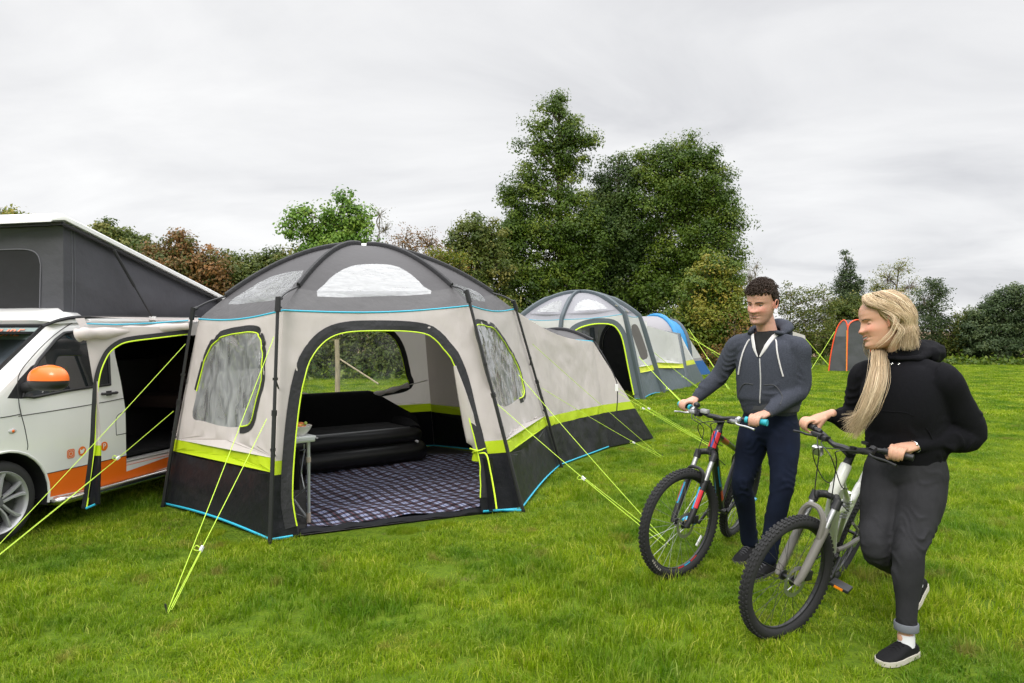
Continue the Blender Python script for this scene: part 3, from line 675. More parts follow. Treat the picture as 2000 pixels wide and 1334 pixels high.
    wx=(WS(0,.9)-WS(.5,.9)).normalized(); wy=(WS(0,1)-WS(0,0)).normalized(); wn=wx.cross(wy)
    Mt=Matrix((wx,wy,wn)).transposed().to_4x4()
    letters('ADVENTURE',Matrix.Translation(WS(.36,.885)+wn*.006)@Mt,.13,coral,ws)
    # visor pod over the windscreen
    m=MB(); rings=[]
    for k in range(13):
        s=k/12; bb=.10+s*(WID-.2); e=min(1,math.sin(math.pi*s)*4)**.5 if 0<s<1 else 0.15
        rings.append([Wp(a,bb,1.60+(z-1.60)*(.3+.7*e)) for a,z in [(1.30,1.575),(1.27,1.62),(1.36,1.685),(1.48,1.725),(1.60,1.72),(1.66,1.66),(1.6,1.62)]])
    m.loft(rings); m.build('roof_visor',white,root,sharp=50)
    # panel gaps and crease
    m=MB()
    for pl in ([(160,626),(135,634),(97,662),(60,700),(36,735),(36,778),(41,808),(48,835),(54,868),(53,879)],[(36,813),(120,800),(190,788),(241,778)],[(0,816),(20,813),(40,809)],
               [(84,927),(165,909),(247,890)],[(227,850),(247,846)],[(227,849),(227,816),(238,806),(246,804)]):
        m.tube([S(*q)-w*.0005 for q in trace(S,pl,4)],.0032,5)
    m.build('panel_gap',gap,root)
    # door handle
    c=S(*inv(S,212,768)); m=MB(); m.tube(cr([c-u*.075-w*.002,c-u*.06-w*.03,c-w*.036,c+u*.06-w*.03,c+u*.075-w*.002],4),[.011]*17,8); m.box(c-w*.004,(.05,.008,.04),Matrix((u,w,Z)).transposed().to_4x4()); m.build('door_handle',black,root)
    # side indicator
    c=S(*inv(S,24,842)); m=MB(); M3=Matrix((u,w,Z)).transposed(); m.ball(c,(.032,.012,.019),M3); si=m.build('side_indicator',mat('clear_lens',(.55,.55,.55),.15),root)
    m=MB(); m.ball(c-w*.006,(.014,.01,.012),M3); m.build('bulb',orange,si)
    # mirror
    mc=P(98,744,4.98)
    M3=Matrix((w*-1,u*-1,Z)).transposed()
    def half(sz,z0,z1,ns=20):
        rings=[]
        for j in range(9):
            z=z0+(z1-z0)*j/8; zz=abs(z)/ (sz[2]); k=max(.02,1-zz**2.6)**.5
            rings.append([mc+M3@V(sz[0]*k*math.copysign(abs(math.cos(t))**.7,math.cos(t)),sz[1]*k*math.sin(t)*(1 if math.sin(t)>0 else .35),z) for t in [2*math.pi*i/ns for i in range(ns)]])
        return rings
    m=MB(); m.loft(half((.165,.10,.118),.005,.117)); mr=m.build('mirror_cap',orange,root,sharp=60)
    m=MB(); m.loft(half((.16,.105,.075),-.07,.003)); m.tube([mc+V(-.10,-.0,-.03),S(*inv(S,46,758))],[.035,.04],8,flat=.6); m.build('mirror_housing',black,root,sharp=60)
    # decals
    def decal(px,py,kind,r=.040):
        c=S(*inv(S,px,py)); N_=-w; X=u; 
        mo=MB()
        def ring(r0,r1,sq=2,n=28,cx=0,cy=0,d=.003,a0=0,a1=360):
            def pt(rad,t): 
                cs,sn=math.cos(t),math.sin(t); k=(abs(cs)**sq+abs(sn)**sq)**(-1/sq)
                return c+X*(cx+rad*k*cs)+Z*(cy+rad*k*sn)+N_*d
            vs=[];fs=[]
            for i in range(n+1):
                t=R(a0+(a1-a0)*i/n); vs+= [pt(r0,t),pt(r1,t)]
            for i in range(n): fs.append((2*i,2*i+1,2*i+3,2*i+2))
            return vs,fs
        wm=MB()
        if kind=='camera':
            mo.add(*ring(.029,.036,5)); mo.add(*ring(.020,.0245,5)); mo.add(*ring(.0,.0125)); mo.add(*ring(0.0,.003,cx=.0165,cy=.0165,d=.0045))
            mo.add(*ring(.0245,.036,5,d=.0028))
            wm.add(*ring(.026,.0285,5,d=.0042)); wm.add(*ring(.0128,.0158,d=.0042))
            mo.add(*ring(.0158,.021,4,d=.003))
        else:
            mo.add(*ring(0,r*.95))
            if kind=='bird':
                bp=[(-.026,-.017),(-.012,-.020),(.004,-.019),(.017,-.008),(.021,.008),(.027,.016),(.020,.014),(.014,.019),(.005,.018),(.001,.010),(-.010,.011),(-.023,.020),(-.023,.010),(-.019,.004),(-.024,.004),(-.019,-.004),(-.022,-.005),(-.014,-.012)]
                wm.add([c+X*a+Z*b_+N_*.0045 for a,b_ in bp],[tuple(range(len(bp)))])
        ob=mo.build('round_emblem',orange,root,smooth=False)
        if wm.v: wm.build('mark',white,ob,smooth=False)
        if kind in 'fp' :
            Mt=Matrix((X,Z,N_)).transposed().to_4x4()
            letters('f' if kind=='f' else 'P',Matrix.Translation(c+N_*.0045+Z*(-.004 if kind=='f' else 0))@Mt,.075 if kind=='f' else .062,white,ob,'mark',.0005)
    decal(138,886,'camera'); decal(160,881,'bird'); decal(181,876.5,'f'); decal(203,871.5,'p')
    # wheels
    def wheel(a,rad=.30):
        c0=Wp(a,.03,rad); M=Matrix((u,w,Z)).transposed().to_4x4()
        def L(x,y,z): return c0+u*x+w*y+Z*z
        def rev(prof_,n=48):
            m=MB(); rings=[]
            for i in range(n):
                t=2*math.pi*i/n; rings.append([L(r_*math.cos(t),y,r_*math.sin(t)) for r_,y in prof_])
            k=len(prof_); vs=[v for q in rings for v in q]; fs=[(i*k+j,i*k+j+1,((i+1)%n)*k+j+1,((i+1)%n)*k+j) for i in range(n) for j in range(k-1)]
            m.add(vs,fs); return m
        wh=rev([(.205,.20),(.28,.2),(.298,.18),(.30,.15),(.30,.05),(.296,.025),(.28,.005),(.25,-.005),(.222,.0),(.215,.01)]).build('wheel',rubber,root)
        rev([(.223,.02),(.225,.0),(.221,-.004),(.210,.006),(.203,.03),(.195,.10),(.19,.19)]).build('rim',alloy,wh)
        m=MB()
        for k in range(5):
            for sg in (-1,1):
                t=R(72*k+20); d=V(math.cos(t),0,math.sin(t)); q=V(-math.sin(t),0,math.cos(t))*sg
                def LL(v): return L(v.x,v.y,v.z)
                pts=[d*.035+q*.014,d*.10+q*.018,d*.17+q*.034,d*.214+q*.054]; ws_=[.011,.011,.014,.02]; dy=[.02,.012,.014,.010]
                ra=[];
                for p_,w_,y_ in zip(pts,ws_,dy):
                    ra.append([LL(p_-q*w_+V(0,y_+.012,0)),LL(p_-q*w_*.4+V(0,y_-.006,0)),LL(p_+q*w_*.7+V(0,y_-.006,0)),LL(p_+q*w_+V(0,y_+.012,0)),LL(p_+V(0,y_+.05,0))])
                m.loft(ra)
        m.build('spokes',alloy,wh,sharp=30)
        m=MB(); m.tube([L(0,.004,0),L(0,.03,0)],[.030,.045],20); m.build('hub_cap',mat('hub_cap',(.12,.12,.13),.35),wh)
        m=MB()
        for k in range(5):
            t=R(72*k+56); m.tube([L(.048*math.cos(t),.014,.048*math.sin(t)),L(.048*math.cos(t),.05,.048*math.sin(t))],.009,8)
        m.tube([L(0,.06,0),L(0,.09,0)],.17,30); m.build('brake_disc',mat('brake_disc',(.05,.05,.05),.4,metal=.5),wh)
        # arch liner
        m=MB(); n=14
        vs=[];fs=[]
        for i in range(n+1):
            t=R(-15+210*i/n)
            for bb in (.0,.5): vs.append(Wp(a+.37*math.cos(t),bb+.002,.30+.37*math.sin(t)))
        for i in range(n): fs.append((2*i,2*i+1,2*i+3,2*i+2))
        vs2=[Wp(a+.37*math.cos(R(-15+210*i/n)),.45,.30+.37*math.sin(R(-15+210*i/n))) for i in range(n+1)]
        m.add(vs,fs); m.add(vs2,[tuple(range(n+1))]); m.build('wheel_arch',dark,root)
        m=MB(); m.tube([S(a+.368*math.cos(R(t)),.30+.368*math.sin(R(t)))-w*.002 for t in range(-12,193,12)],.010,6); m.build('arch_trim',white,root)
    wheel(.80); wheel(3.62)
    # side bar
    m=MB(); m.tube(cr([Wp(1.22,.14,.22),Wp(1.22,-.01,.22),Wp(1.35,-.05,.22),Wp(2.2,-.05,.22),Wp(3.05,-.05,.22),Wp(3.18,-.01,.22),Wp(3.18,.14,.22)],4),.035,12); m.build('side_bar',chrome,root)
    # sliding-door step
    m=MB(); m.box(Wp(2.35,.10,.37),(1.5,.16,.02),Matrix((u,w,Z)).transposed()); m.box(Wp(2.35,.05,.345),(1.5,.02,.02),Matrix((u,w,Z)).transposed()); m.box(Wp(2.35,.03,.395),(1.5,.03,.008),Matrix((u,w,Z)).transposed()); m.build('door_step',white,root,smooth=False)
    m=MB(); m.box(Wp(2.35,.02,.33),(1.5,.03,.055),Matrix((u,w,Z)).transposed()); m.build('sill',orange,root,smooth=False)
    # interior liner
    m=MB(); M3=Matrix((u,w,Z)).transposed()
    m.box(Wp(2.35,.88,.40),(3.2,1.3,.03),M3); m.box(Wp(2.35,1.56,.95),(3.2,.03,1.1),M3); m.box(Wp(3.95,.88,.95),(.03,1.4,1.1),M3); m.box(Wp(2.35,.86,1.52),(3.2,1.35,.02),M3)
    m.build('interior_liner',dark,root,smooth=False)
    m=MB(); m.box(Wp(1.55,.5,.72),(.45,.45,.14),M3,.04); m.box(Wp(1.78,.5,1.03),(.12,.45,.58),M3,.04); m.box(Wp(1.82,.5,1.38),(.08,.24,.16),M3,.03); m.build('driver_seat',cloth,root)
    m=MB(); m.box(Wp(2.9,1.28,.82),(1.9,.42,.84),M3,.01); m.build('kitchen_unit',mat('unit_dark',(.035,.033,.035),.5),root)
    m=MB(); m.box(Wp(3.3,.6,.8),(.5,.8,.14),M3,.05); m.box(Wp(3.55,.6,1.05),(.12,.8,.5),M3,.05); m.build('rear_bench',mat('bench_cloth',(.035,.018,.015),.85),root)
    # roof rail / awning rail
    m=MB(); A=[S(*inv(S,88,637)),S(*inv(S,118,629)),S(*inv(S,155,625))]
    q=Wp(1.95,tum(1.64)-.01,1.645)
    m.tube(cr([Wp(1.22,.115,1.57),Wp(1.38,.10,1.625),Wp(1.62,.10,1.652),Wp(2.4,.10,1.67),Wp(4.2,.10,1.675)],5),.014,8); m.build('awning_rail',black,root)
    # pop-top
    fr_=[(1.47,2.40),(4.12,1.70)]
    b0,b1=.17,WID-.17
    def roofz(a): return 2.40+(a-1.47)*(1.70-2.40)/(4.12-1.47)
    m=MB(); cc=MB()
    def side(bb,sg):
        def f(s,t):
            a=1.47+s*2.6; z0=1.66; z1=roofz(a)-.01; bow=-.035*math.sin(math.pi*min(1,t))*min(1,(z1-z0)*1.6)*sg*min(1,s*5)
            k=mnoise.noise(V(s*7,t*3,bb))*.012*min(1,8*t*(1-t)*2)*min(1,(z1-z0)*3)*min(1,s*5)
            return Wp(a,bb-(bow+k)*1.0,z0+(z1-z0)*t)
        return f
    cc.grid(side(b0,-1),40,14); cc.grid(side(b1,1),12,4)
    def front(s,t): 
        k=mnoise.noise(V(s*6,t*3,9))*.012*min(1,8*t*(1-t)*2)*math.sin(math.pi*s); bow=.03*math.sin(math.pi*t)*math.sin(math.pi*s)
        return Wp(1.47+k+bow,b0+s*(b1-b0),1.66+(roofz(1.47)-.01-1.66)*t)
    fw=[(.17,.0),(.17,.58),(.19,.68),(.24,.74),(.35,.76),(.65,.76),(.76,.74),(.81,.68),(.83,.58),(.83,0)]
    fw=[(p.x,p.y) for p in cr([V(*p) for p in fw[1:-1]],4)]; fw=[(.17,.01)]+fw+[(.83,.01)]
    r2=patch(front,[(0,0),(1,0),(1,1),(0,1)],[],[('mesh',fw)],nx=20,ny=12,default='c')
    cc.add(r2['c'].v,r2['c'].f); pc_=cc.build('poptop_canvas',canvas,root)
    fm=r2['mesh'].build('canvas_window',mesh,root)
    m=MB(); m.tube([front(s,t)-u*.003 for s,t in fw],.005,6); m.tube([side(b0,-1)(.03,t)-w*.002 for t in [i/10 for i in range(11)]],.0025,5); m.tube([side(b0,-1)(.04,t)-w*.002 for t in [i/10 for i in range(11)]],.0025,5); m.build('stitching',mat('stitch_grey',(.14,.14,.16),.8),pc_)
    # lifted roof panel
    def rp(dz,a0,a1,ba,bb): return [Wp(a0,ba,roofz(a0)+dz),Wp(a0,bb,roofz(a0)+dz),Wp(a1,bb,roofz(a1)+dz),Wp(a1,ba,roofz(a1)+dz)]
    m=MB(); rings=[]
    for a,th,up in [(1.34,.02,.0),(1.36,.05,.012),(1.42,.075,.02),(1.6,.075,.015),(2.2,.072,.012),(3.2,.07,.01),(4.05,.06,.0),(4.2,.05,-.01),(4.24,.02,-.02)]:
        z=roofz(max(a,1.47)) if a>1.44 else roofz(1.44)+ (a-1.44)*.05
        e=.0 if 1.4<a<4.1 else .05; ba=.10+e; bb=WID-.10-e; q=[]
        for s_,h in ((0,0),(0,.55),(.012,.85),(.05,1.0),(.5,1.22),(.95,1.0),(.988,.85),(1,.55),(1,0)): q.append(Wp(a,ba+(bb-ba)*s_,z+up+th*.74*h))
        rings.append(q)
    m.loft(rings); rp_=m.build('poptop_roof',white,root,sharp=40)
    m=MB()
    for bb in (.13,WID-.13):
        m.tube([Wp(a,bb,roofz(a)-.012) for a in (1.42,2.2,3.2,4.1)],.016,6)
    m.tube([Wp(1.42,.13,roofz(1.42)-.012),Wp(1.42,WID-.13,roofz(1.42)-.012)],.014,6); m.build('roof_seal',black,rp_)
    a=P(222,488,5.95); b_=P(298,621,6.35); m=MB(); k=a.lerp(b_,.52); m.tube([a,k],.014,8); m.tube([k,b_],.008,8); m.build('gas_strut',black,root)
    m=MB(); m.box(b_+V(0,0,-.01),(.05,.03,.05)); m.build('strut_bracket',white,root)
    return S,Wp,tum,u,w
VS,VW,Vtum,Vu,Vw=make_van()
# ================================================================== tents
LIME=(.55,.80,.02)
m_beige=mat('tent_beige',(.68,.625,.605),.5,bump=.35,bscale=9,bdist=.03,var=.012,vscale=2,stretch=(1,1,.45),transl=.28,spec=.3)
m_beige.node_tree.nodes['Noise Texture'].inputs['Scale'].default_value=2
m_roofg=mat('tent_roof_grey',(.062,.059,.063),.55,bump=.35,bscale=6,bdist=.03,transl=.12,spec=.4)
m_bandg=mat('tent_band_grey',(.075,.072,.075),.5,bump=.45,bscale=9,bdist=.03,transl=.1,stretch=(1,1,.5))
m_skirt=mat('tent_skirt',(.010,.0105,.0135),.40,bump=.55,bscale=5,bdist=.03,spec=.3)
m_lime=mat('tent_lime',(.50,.66,.01),.5,bump=.3,bscale=9,bdist=.02,transl=.15)
m_cyan=mat('cyan_tape',(.03,.42,.60),.5)
m_pipe=mat('lime_piping',(.62,.85,.03),.45)
m_trim=mat('black_trim',(.018,.018,.021),.6,bump=.6,bscale=25,bdist=.01)
m_pole=mat('pole_steel',(.035,.035,.038),.35,metal=.3)
m_joint=mat('joint_plastic',(.012,.012,.013),.45)
m_clear=clear_mat('crinkled_vinyl',haze=.58,gloss=.22,bump=.7,bscale=2.6,hvar=.34,stretch=(2.0,2.0,.7)); m_clear.node_tree.nodes['Noise Texture'].inputs['Detail'].default_value=2.5; m_clear.node_tree.nodes['Noise Texture'].inputs['Distortion'].default_value=.5
m_clear2=clear_mat('roof_vinyl',haze=.50,gloss=.14,bump=.3,bscale=6,hvar=.1,rough=.15,stretch=(1,1,5))
m_clear3=clear_mat('flat_vinyl',haze=.05,gloss=.03,bump=.15,bscale=4,hvar=.06)
m_rope=mat('guy_rope',(.52,.75,.06),.6)
m_white=mat('white_plastic',(.75,.75,.75),.4)
def ribbon(mb,inner,outer,n_off=None):
    k=len(inner); vs=[p for p in inner]+[p for p in outer]; fs=[(i,i+1,k+i+1,k+i) for i in range(k-1)]; mb.add(vs,fs)
def off(mapf,st,dist,lift=.004,closed=False):
    """outline in (s,t) -> points on surface offset sideways by dist metres, lifted from the cloth towards the camera"""
    P3=[mapf(s,t) for s,t in st]; n=len(P3); out=[]; base=[]
    cen=mapf(.5,.5)
    nn=((mapf(.6,.5)-cen).cross(mapf(.5,.6)-cen)).normalized()
    if nn.dot(V(0,0,CH)-cen)<0: nn=-nn
    for i in range(n):
        a=P3[i-1] if (i or closed) else P3[0]; b=P3[(i+1)%n] if (i<n-1 or closed) else P3[-1]
        t=(b-a).normalized(); q=t.cross(nn).normalized()
        out.append(P3[i]+q*dist+nn*lift); base.append(P3[i]+nn*lift)
    return base,out
def trims(name,parent,mapf,st,width,side=1,pipe=True,closed=False,mt=None,pr=.0055,lift=.004):
    base,out=off(mapf,st,width*side,lift,closed); m=MB()
    cam_=V(0,0,CH); nb_=[]
    g_0=[(a_,b_) for a_,b_ in st]
    for q,g0 in zip(out,g_0):
        a_,b_=inv(mapf,*proj(q),*g0); w_=mapf(a_,b_)
        nb_.append(w_+(cam_-w_).normalized()*(lift+.003) if (w_-q).length<.09 else q)
    out=nb_; base=[p+(cam_-p).normalized()*.004 for p in base]
    md_=[]
    for p,q,g0 in zip(base,out,g_0):
        c_=(p+q)/2; a_,b_=inv(mapf,*proj(c_),*g0); w_=mapf(a_,b_); md_.append(w_+(cam_-w_).normalized()*(lift+.004) if (w_-c_).length<.09 else c_)
    if closed: base=base+[base[0]]; out=out+[out[0]]; md_=md_+[md_[0]]
    ribbon(m,base,md_); ribbon(m,md_,out); o=m.build(name,mt or m_trim,parent)
    if pipe:
        m=MB(); m.tube(base,pr,6); m.build('piping',m_pipe,o)
    return o
def rope(parent,a,peg,slider=None,r=.0026,knot=True):
    a=Vector(a); peg=Vector(peg)
    m=MB(); pts=[a.lerp(peg,i/8)-V(0,0,.012*math.sin(math.pi*i/8)) for i in range(9)]; m.tube(pts,r,5)
    o=m.build('guy_rope',m_rope,parent)
    if slider is not None:
        c=a.lerp(peg,slider)-V(0,0,.01); m=MB(); d=(peg-a).normalized()
        m.box(c,(.012,.02,.035),d.to_track_quat('Z','Y').to_matrix()); m.build('slider',m_white,o)
        m=MB(); m.tube(cr([c,c+V(-.03,0,.02),c+V(-.045,0,-.005),c+V(.005,0,-.012)],4),r,5); m.tube([c+d*.02+V(.006,0,.004),peg+V(.02,.0,.02)],r*.8,4); m.build('loose_end',m_rope,o)
    m=MB(); m.tube([peg+V(-.01,0,.05),peg+V(0,0,-.05)],.004,5); m.build('peg',m_pole,o)
    return o
def split_build(mb,name,mt,parent):
    par=list(range(len(mb.v)))
    def fd(a):
        while par[a]!=a: par[a]=par[par[a]]; a=par[a]
        return a
    for f in mb.f:
        for i in f[1:]: par[fd(i)]=fd(f[0])
    gr={}
    for f in mb.f: gr.setdefault(fd(f[0]),[]).append(f)
    for fs in gr.values():
        if len(fs)<3: continue
        ids={}; v=[]; ff=[]
        for f in fs:
            g=[]
            for i in f:
                if i not in ids: ids[i]=len(v); v.append(mb.v[i])
                g.append(ids[i])
            ff.append(tuple(g))
        m=MB(); m.add(v,ff); m.build(name,mt,parent)
def dome_tent(root,gr,ev,hub,openings,roofwin,zb=(.475,.58),mats=None,pw=1.9,skip=(),names=('wall','lime_band','skirt','roof'),sag=.035,amp=.014,hem=.02,roofband=.86):
    """gr/ev rings of ground and eave corners, clockwise. openings: {i:(pixel outline or st outline list, kind)}"""
    mw,ml,ms,mr,mb_,mc=mats or (m_beige,m_lime,m_skirt,m_roofg,m_bandg,m_cyan)
    n=len(gr); maps={}
    for i in range(n):
        j=(i+1)%n
        if i in skip: continue
        a,b=gr[i]+V(0,0,.012),gr[j]+V(0,0,.012)
        base=bil(a,b,ev[j],ev[i],sag,amp=amp)
        def f(s,t,base=base,h=hem):
            p=base(s,t); T=max(0,min(1,t)); S_=max(0,min(1,s)); return p+V(0,0,h*math.sin(math.pi*S_)*(1-T)**4)-V(0,0,.035*math.sin(math.pi*S_)*T**8)
        maps[i]=f
        za=(ev[i].z+ev[j].z)/2
        t0,t1=zb[0]/za,zb[1]/za
        regs=[('skirt',[(-.1,-.1),(1.1,-.1),(1.1,t0),(-.1,t0)]),('lime',[(-.1,t0),(1.1,t0),(1.1,t1),(-.1,t1)])]
        holes=openings.get(i,[])
        edge=[(k/12,0) for k in range(12)]+[(1,k/8) for k in range(8)]+[(1-k/12,1) for k in range(12)]+[(0,1-k/8) for k in range(8)]
        r=patch(f,edge,holes,regs,nx=26,ny=26)
        for k,nm,mt in (('wall',names[0],mw),('lime',names[1],ml),('skirt',names[2],ms)):
            if k in r: split_build(r[k],nm,mt,root)
        m=MB(); 
        def clip(tt):
            segs=[];cur=[]
            for k in range(41):
                s=k/40
                if any(inpoly(s,tt+.002,h_) for h_ in holes):
                    if len(cur)>1: segs.append(cur)
                    cur=[]
                else: cur.append(f(s,tt))
            if len(cur)>1: segs.append(cur)
            return segs
        for sg in clip(0): m=MB(); m.tube([p+V(0,0,.004) for p in sg],.009,5); m.build('edge_tape',mc,root)
        m=MB(); m.tube([f(k/20,1) for k in range(21)],.007,5); m.build('edge_tape',mc,root)
    # roof
    def ridge(i,t):
        e=ev[i%n]; return V(hub.x+(e.x-hub.x)*t,hub.y+(e.y-hub.y)*t,hub.z-(hub.z-e.z)*t**pw)
    def roofmap(i):
        a,b=i,(i+1)%n
        nn=((ev[b]-hub).cross(ev[a]-hub)).normalized()
        if nn.z<0: nn=-nn
        def f(s,t):
            T=max(.0,t); p=ridge(a,T).lerp(ridge(b,T),s); w_=4*max(0,s)*max(0,1-s)*T
            return p-nn*(.05*w_)-V(0,0,.035*math.sin(math.pi*max(0,min(1,s)))*T**8)+nn*(.004*mnoise.noise(V(s*6,t*6,a))*w_)
        return f
    rmaps={}
    for i in range(n):
        f=roofmap(i); rmaps[i]=f
        st=roofwin(i,f)
        edge=[(k/10,.02) for k in range(10)]+[(1,.02+.98*k/12) for k in range(12)]+[(1-k/10,1) for k in range(10)]+[(0,1-.98*k/12) for k in range(12)]
        r=patch(f,edge,[],[('win',st)] if st else [],nx=20,ny=20,default='r') if True else None
        regs=([('win',st)] if st else [])+[('band',[(-.1,roofband),(1.1,roofband),(1.1,1.1),(-.1,1.1)])]
        r=patch(f,edge,[],regs,nx=20,ny=20,default='r')
        if 'r' in r: r['r'].build(names[3],mr,root)
        if 'band' in r: r['band'].build('roof_band',mb_,root)
        if 'win' in r: r['win'].build('roof_window',m_clear2,root)
    return maps,rmaps,ridge
# ------------------------------------------------------------------ main awning
def main_awning():
    g_=[G(318,986),G(529,1058),G(1018,997),G(1093,911),V(-1.05,9.2,0),V(-2.89,8.3,0)]
    e_=[P(388,623,6.05),P(553,606,5.12),P(918,597,5.95),P(1003,604,7.45),V(-1.15,8.85,1.76),V(-2.65,8.05,1.72)]
    hub=P(709,481,7.0)
    root=thing('tent',V(-1.4,7.07,0),'large beige awning with grey dome roof and open arched door, joined to the camper van','tent','tents pitched in the field')
    fAB=bil(g_[0],g_[1],e_[1],e_[0],.035,amp=0); fBC=bil(g_[1],g_[2],e_[2],e_[1],.035,amp=0); fCD=bil(g_[2],g_[3],e_[3],e_[2],.035,amp=0); fEF=bil(g_[4],g_[5],e_[5],e_[4],.035,amp=0)
    w1=trace(fAB,[(374,815),(384,765),(400,705),(420,667),(445,652),(470,647),(497,646),(508,655),(513,680),(513,725),(502,790),(490,828),(462,836),(436,835),(400,825)],4,True)
    dr=[(583,1048),(574,1000),(571,960),(574,900),(580,830),(590,760),(605,706),(628,672),(655,653),(690,645),(740,643),(800,645),(838,654),(864,680),(886,712),(903,765),(918,830),(934,890),(938,930),(938,1003)]
    d1=trace(fBC,dr,3)
    d1=[(s,t) for s,t in d1]; d1[0]=(d1[0][0],-.02); d1[-1]=(d1[-1][0],-.02)
    w3=trace(fCD,[(961,760),(948,719),(937,674),(930,650),(932,634),(948,635),(964,643),(980,662),(998,690),(1012,722),(1024,768),(1008,783),(990,795),(974,790)],4,True)
    w5=trace(fEF,[(560,772),(563,700),(578,668),(610,650),(650,644),(700,643),(745,646),(768,660),(783,690),(793,735),(797,752),(765,762),(700,772),(640,779),(590,773)],4,True)
    def rw(i,f):
        px={0:[(445,594),(480,568),(530,540),(593,528),(572,558),(550,583),(500,590)],1:[(620,579),(634,555),(655,535),(685,520),(715,516),(750,516),(780,522),(808,540),(828,560),(841,574),(730,579)],2:[(884,555),(905,560),(928,568),(942,578),(947,589),(920,584),(905,578)]}.get(i)
        if px: return trace(f,px,2,True)
        return [(.5+.27*math.cos(R(t)),.86-.34*max(0,math.sin(R(t)))) for t in range(0,181,12)]
    maps,rm,ridge=dome_tent(root,g_,e_,hub,{0:[w1],1:[d1],2:[w3],4:[w5],5:[[(.2,-.02),(.2,.5),(.3,.8),(.5,.88),(.7,.8),(.8,.5),(.8,-.02)]]},rw,hem=.03)
    # doors and windows
    def pane(i,st,mt,name='window'):
        r=patch(maps[i],st,nx=22,ny=22,default='w'); return r['w'].build(name,mt,root)
    p=pane(0,w1,m_clear); trims('window_trim',p,maps[0],w1[4:-12],.055,-1)
    p=pane(2,w3,m_clear); trims('window_trim',p,maps[2],w3[0:44],.05,-1 if 0 else -1)
    p=pane(4,w5,m_clear3); trims('window_trim',p,maps[4],w5[8:52],.07,-1)
    # rolled blind below the rear window
    a,b=P(575,770,7.9),P(797,752,8.65); m=MB(); pts=[a.lerp(b,k/14)-V(0,0,.10*math.sin(math.pi*k/14)) for k in range(15)]; m.tube(pts,[.02+.018*abs(math.sin(k*1.7))for k in range(15)],8)
    m.tube([b,b+V(.25,-.05,.06)],.006,5); m.build('rolled_blind',m_beige,root)
    tr=trims('door_trim',root,maps[1],d1[1:-1],.085,-1 if 0 else -1)
    # rolled-back door flap hanging inside the right edge
    m=MB(); A=P(888,715,5.72); pts=cr([A,P(900,760,5.75),P(918,830,5.8),P(934,876,5.83)],5); n=len(pts)
    m.tube(pts,[.012+.075*(k/(n-1))**1.1 if k<n-2 else .045 for k in range(n)],10,flat=.6); fl=m.build('rolled_flap',m_beige,root)
    m=MB(); m.tube(cr([P(933,878,5.82),P(935,885,5.82),P(936,898,5.83)],3),[.045,.06,.05,.05,.055,.06,.065][:7],10,flat=.6); m.build('flap_hem',m_lime,fl)
    m=MB(); c=P(934,876,5.78); m.tube(cr([c+V(-.07,0,.0),c+V(0,-.05,-.01),c+V(.06,0,0)],4),.006,5); m.build('tie_cord',m_pipe,fl)
    m=MB(); lo=cr([P(936,885,5.76),P(950,888,5.72),P(958,920,5.66),(P(966,965,5.6)),P(970,994,5.56)],5); m.tube(lo,.007,6); m.build('piping',m_pipe,root)
    m=MB(); m.grid(lambda s,t: P(937+ (s*26),895+t*104,5.80-.15*s),6,10); m.build('door_flap',m_skirt,root)
    # pole sleeves, exposed poles, joints, legs
    elbows=[P(377,605,6.0),P(543,585,5.02),P(912,571,5.85),P(1004,590,7.4),V(-1.12,8.98,1.82),V(-2.72,8.12,1.80)]
    feet=[G(318,990),G(527,1062),G(1022,1000),G(1097,913),V(-1.03,9.28,0),V(-2.95,8.35,0)]
    for i in range(6):
        sl=[ridge(i,t/20)+V(0,0,.012) for t in range(1,18)]
        m=MB(); m.tube(sl,.030,8,flat=.55); m.build('pole_sleeve',m_trim,root)
        m=MB(); end=ridge(i,.86); m.tube(cr([ridge(i,.84),end.lerp(elbows[i],.5)+V(0,0,.02),elbows[i]],4),.009,6)
        mid=elbows[i].lerp(feet[i],.47)
        m.tube([elbows[i],mid],.013,8); m.tube([mid,feet[i]],.0165,8); po=m.build('pole',m_pole,root)
        dn=(feet[i]-elbows[i]).normalized()
        m=MB(); m.tube([elbows[i]-dn*.02,elbows[i]+dn*.09],[.020,.023],8); m.tube([elbows[i],elbows[i].lerp(end,.14)],.017,8)
        c=elbows[i].lerp(e_[i],.6); m.tube([elbows[i]+dn*.05,c+V(0,0,-.01)],.008,5); m.build('joint',m_joint,po)
        m=MB(); m.tube([mid-dn*.02,mid+dn*.02],.021,8); m.build('collar',m_joint,po)
        m=MB(); m.tube([feet[i]-dn*.02,feet[i]],.02,8); m.build('foot_cap',m_joint,po)
        for k in (.33,.62):
            q=elbows[i].lerp(feet[i],k); tq=e_[i].lerp(g_[i],k+.02); m=MB(); m.tube([q,q+(tq-q)*.9],.006,5); m.box(q,(.03,.03,.02)); m.build('pole_clip',m_joint,po)
    m=MB(); m.tube([hub+V(-.07,0,.012),hub+V(.07,0,.012)],.018,8); m.ball(hub+V(0,0,.0),(.06,.06,.025)); m.build('hub',m_white,root)
    # groundsheet lip and floor
    m=MB(); inner=[g_[k]*.985+V(-1.4,7.07,0)*.015 for k in range(6)]
    m.add([p+V(0,0,.014) for p in inner],[tuple(range(6))]); m.build('groundsheet',mat('groundsheet',(.035,.033,.032),.7,bump=.5,bscale=8,bdist=.02),root)
    m=MB(); a,b=G(585,1046),G(960,1001); pts=[a.lerp(b,k/16)+V(0,0,.02+.008*math.sin(k*1.9)) for k in range(17)]; m.tube(pts,[.03+.008*math.sin(k*2.3) for k in range(17)],8,flat=.8); m.build('door_sill',m_skirt,root)
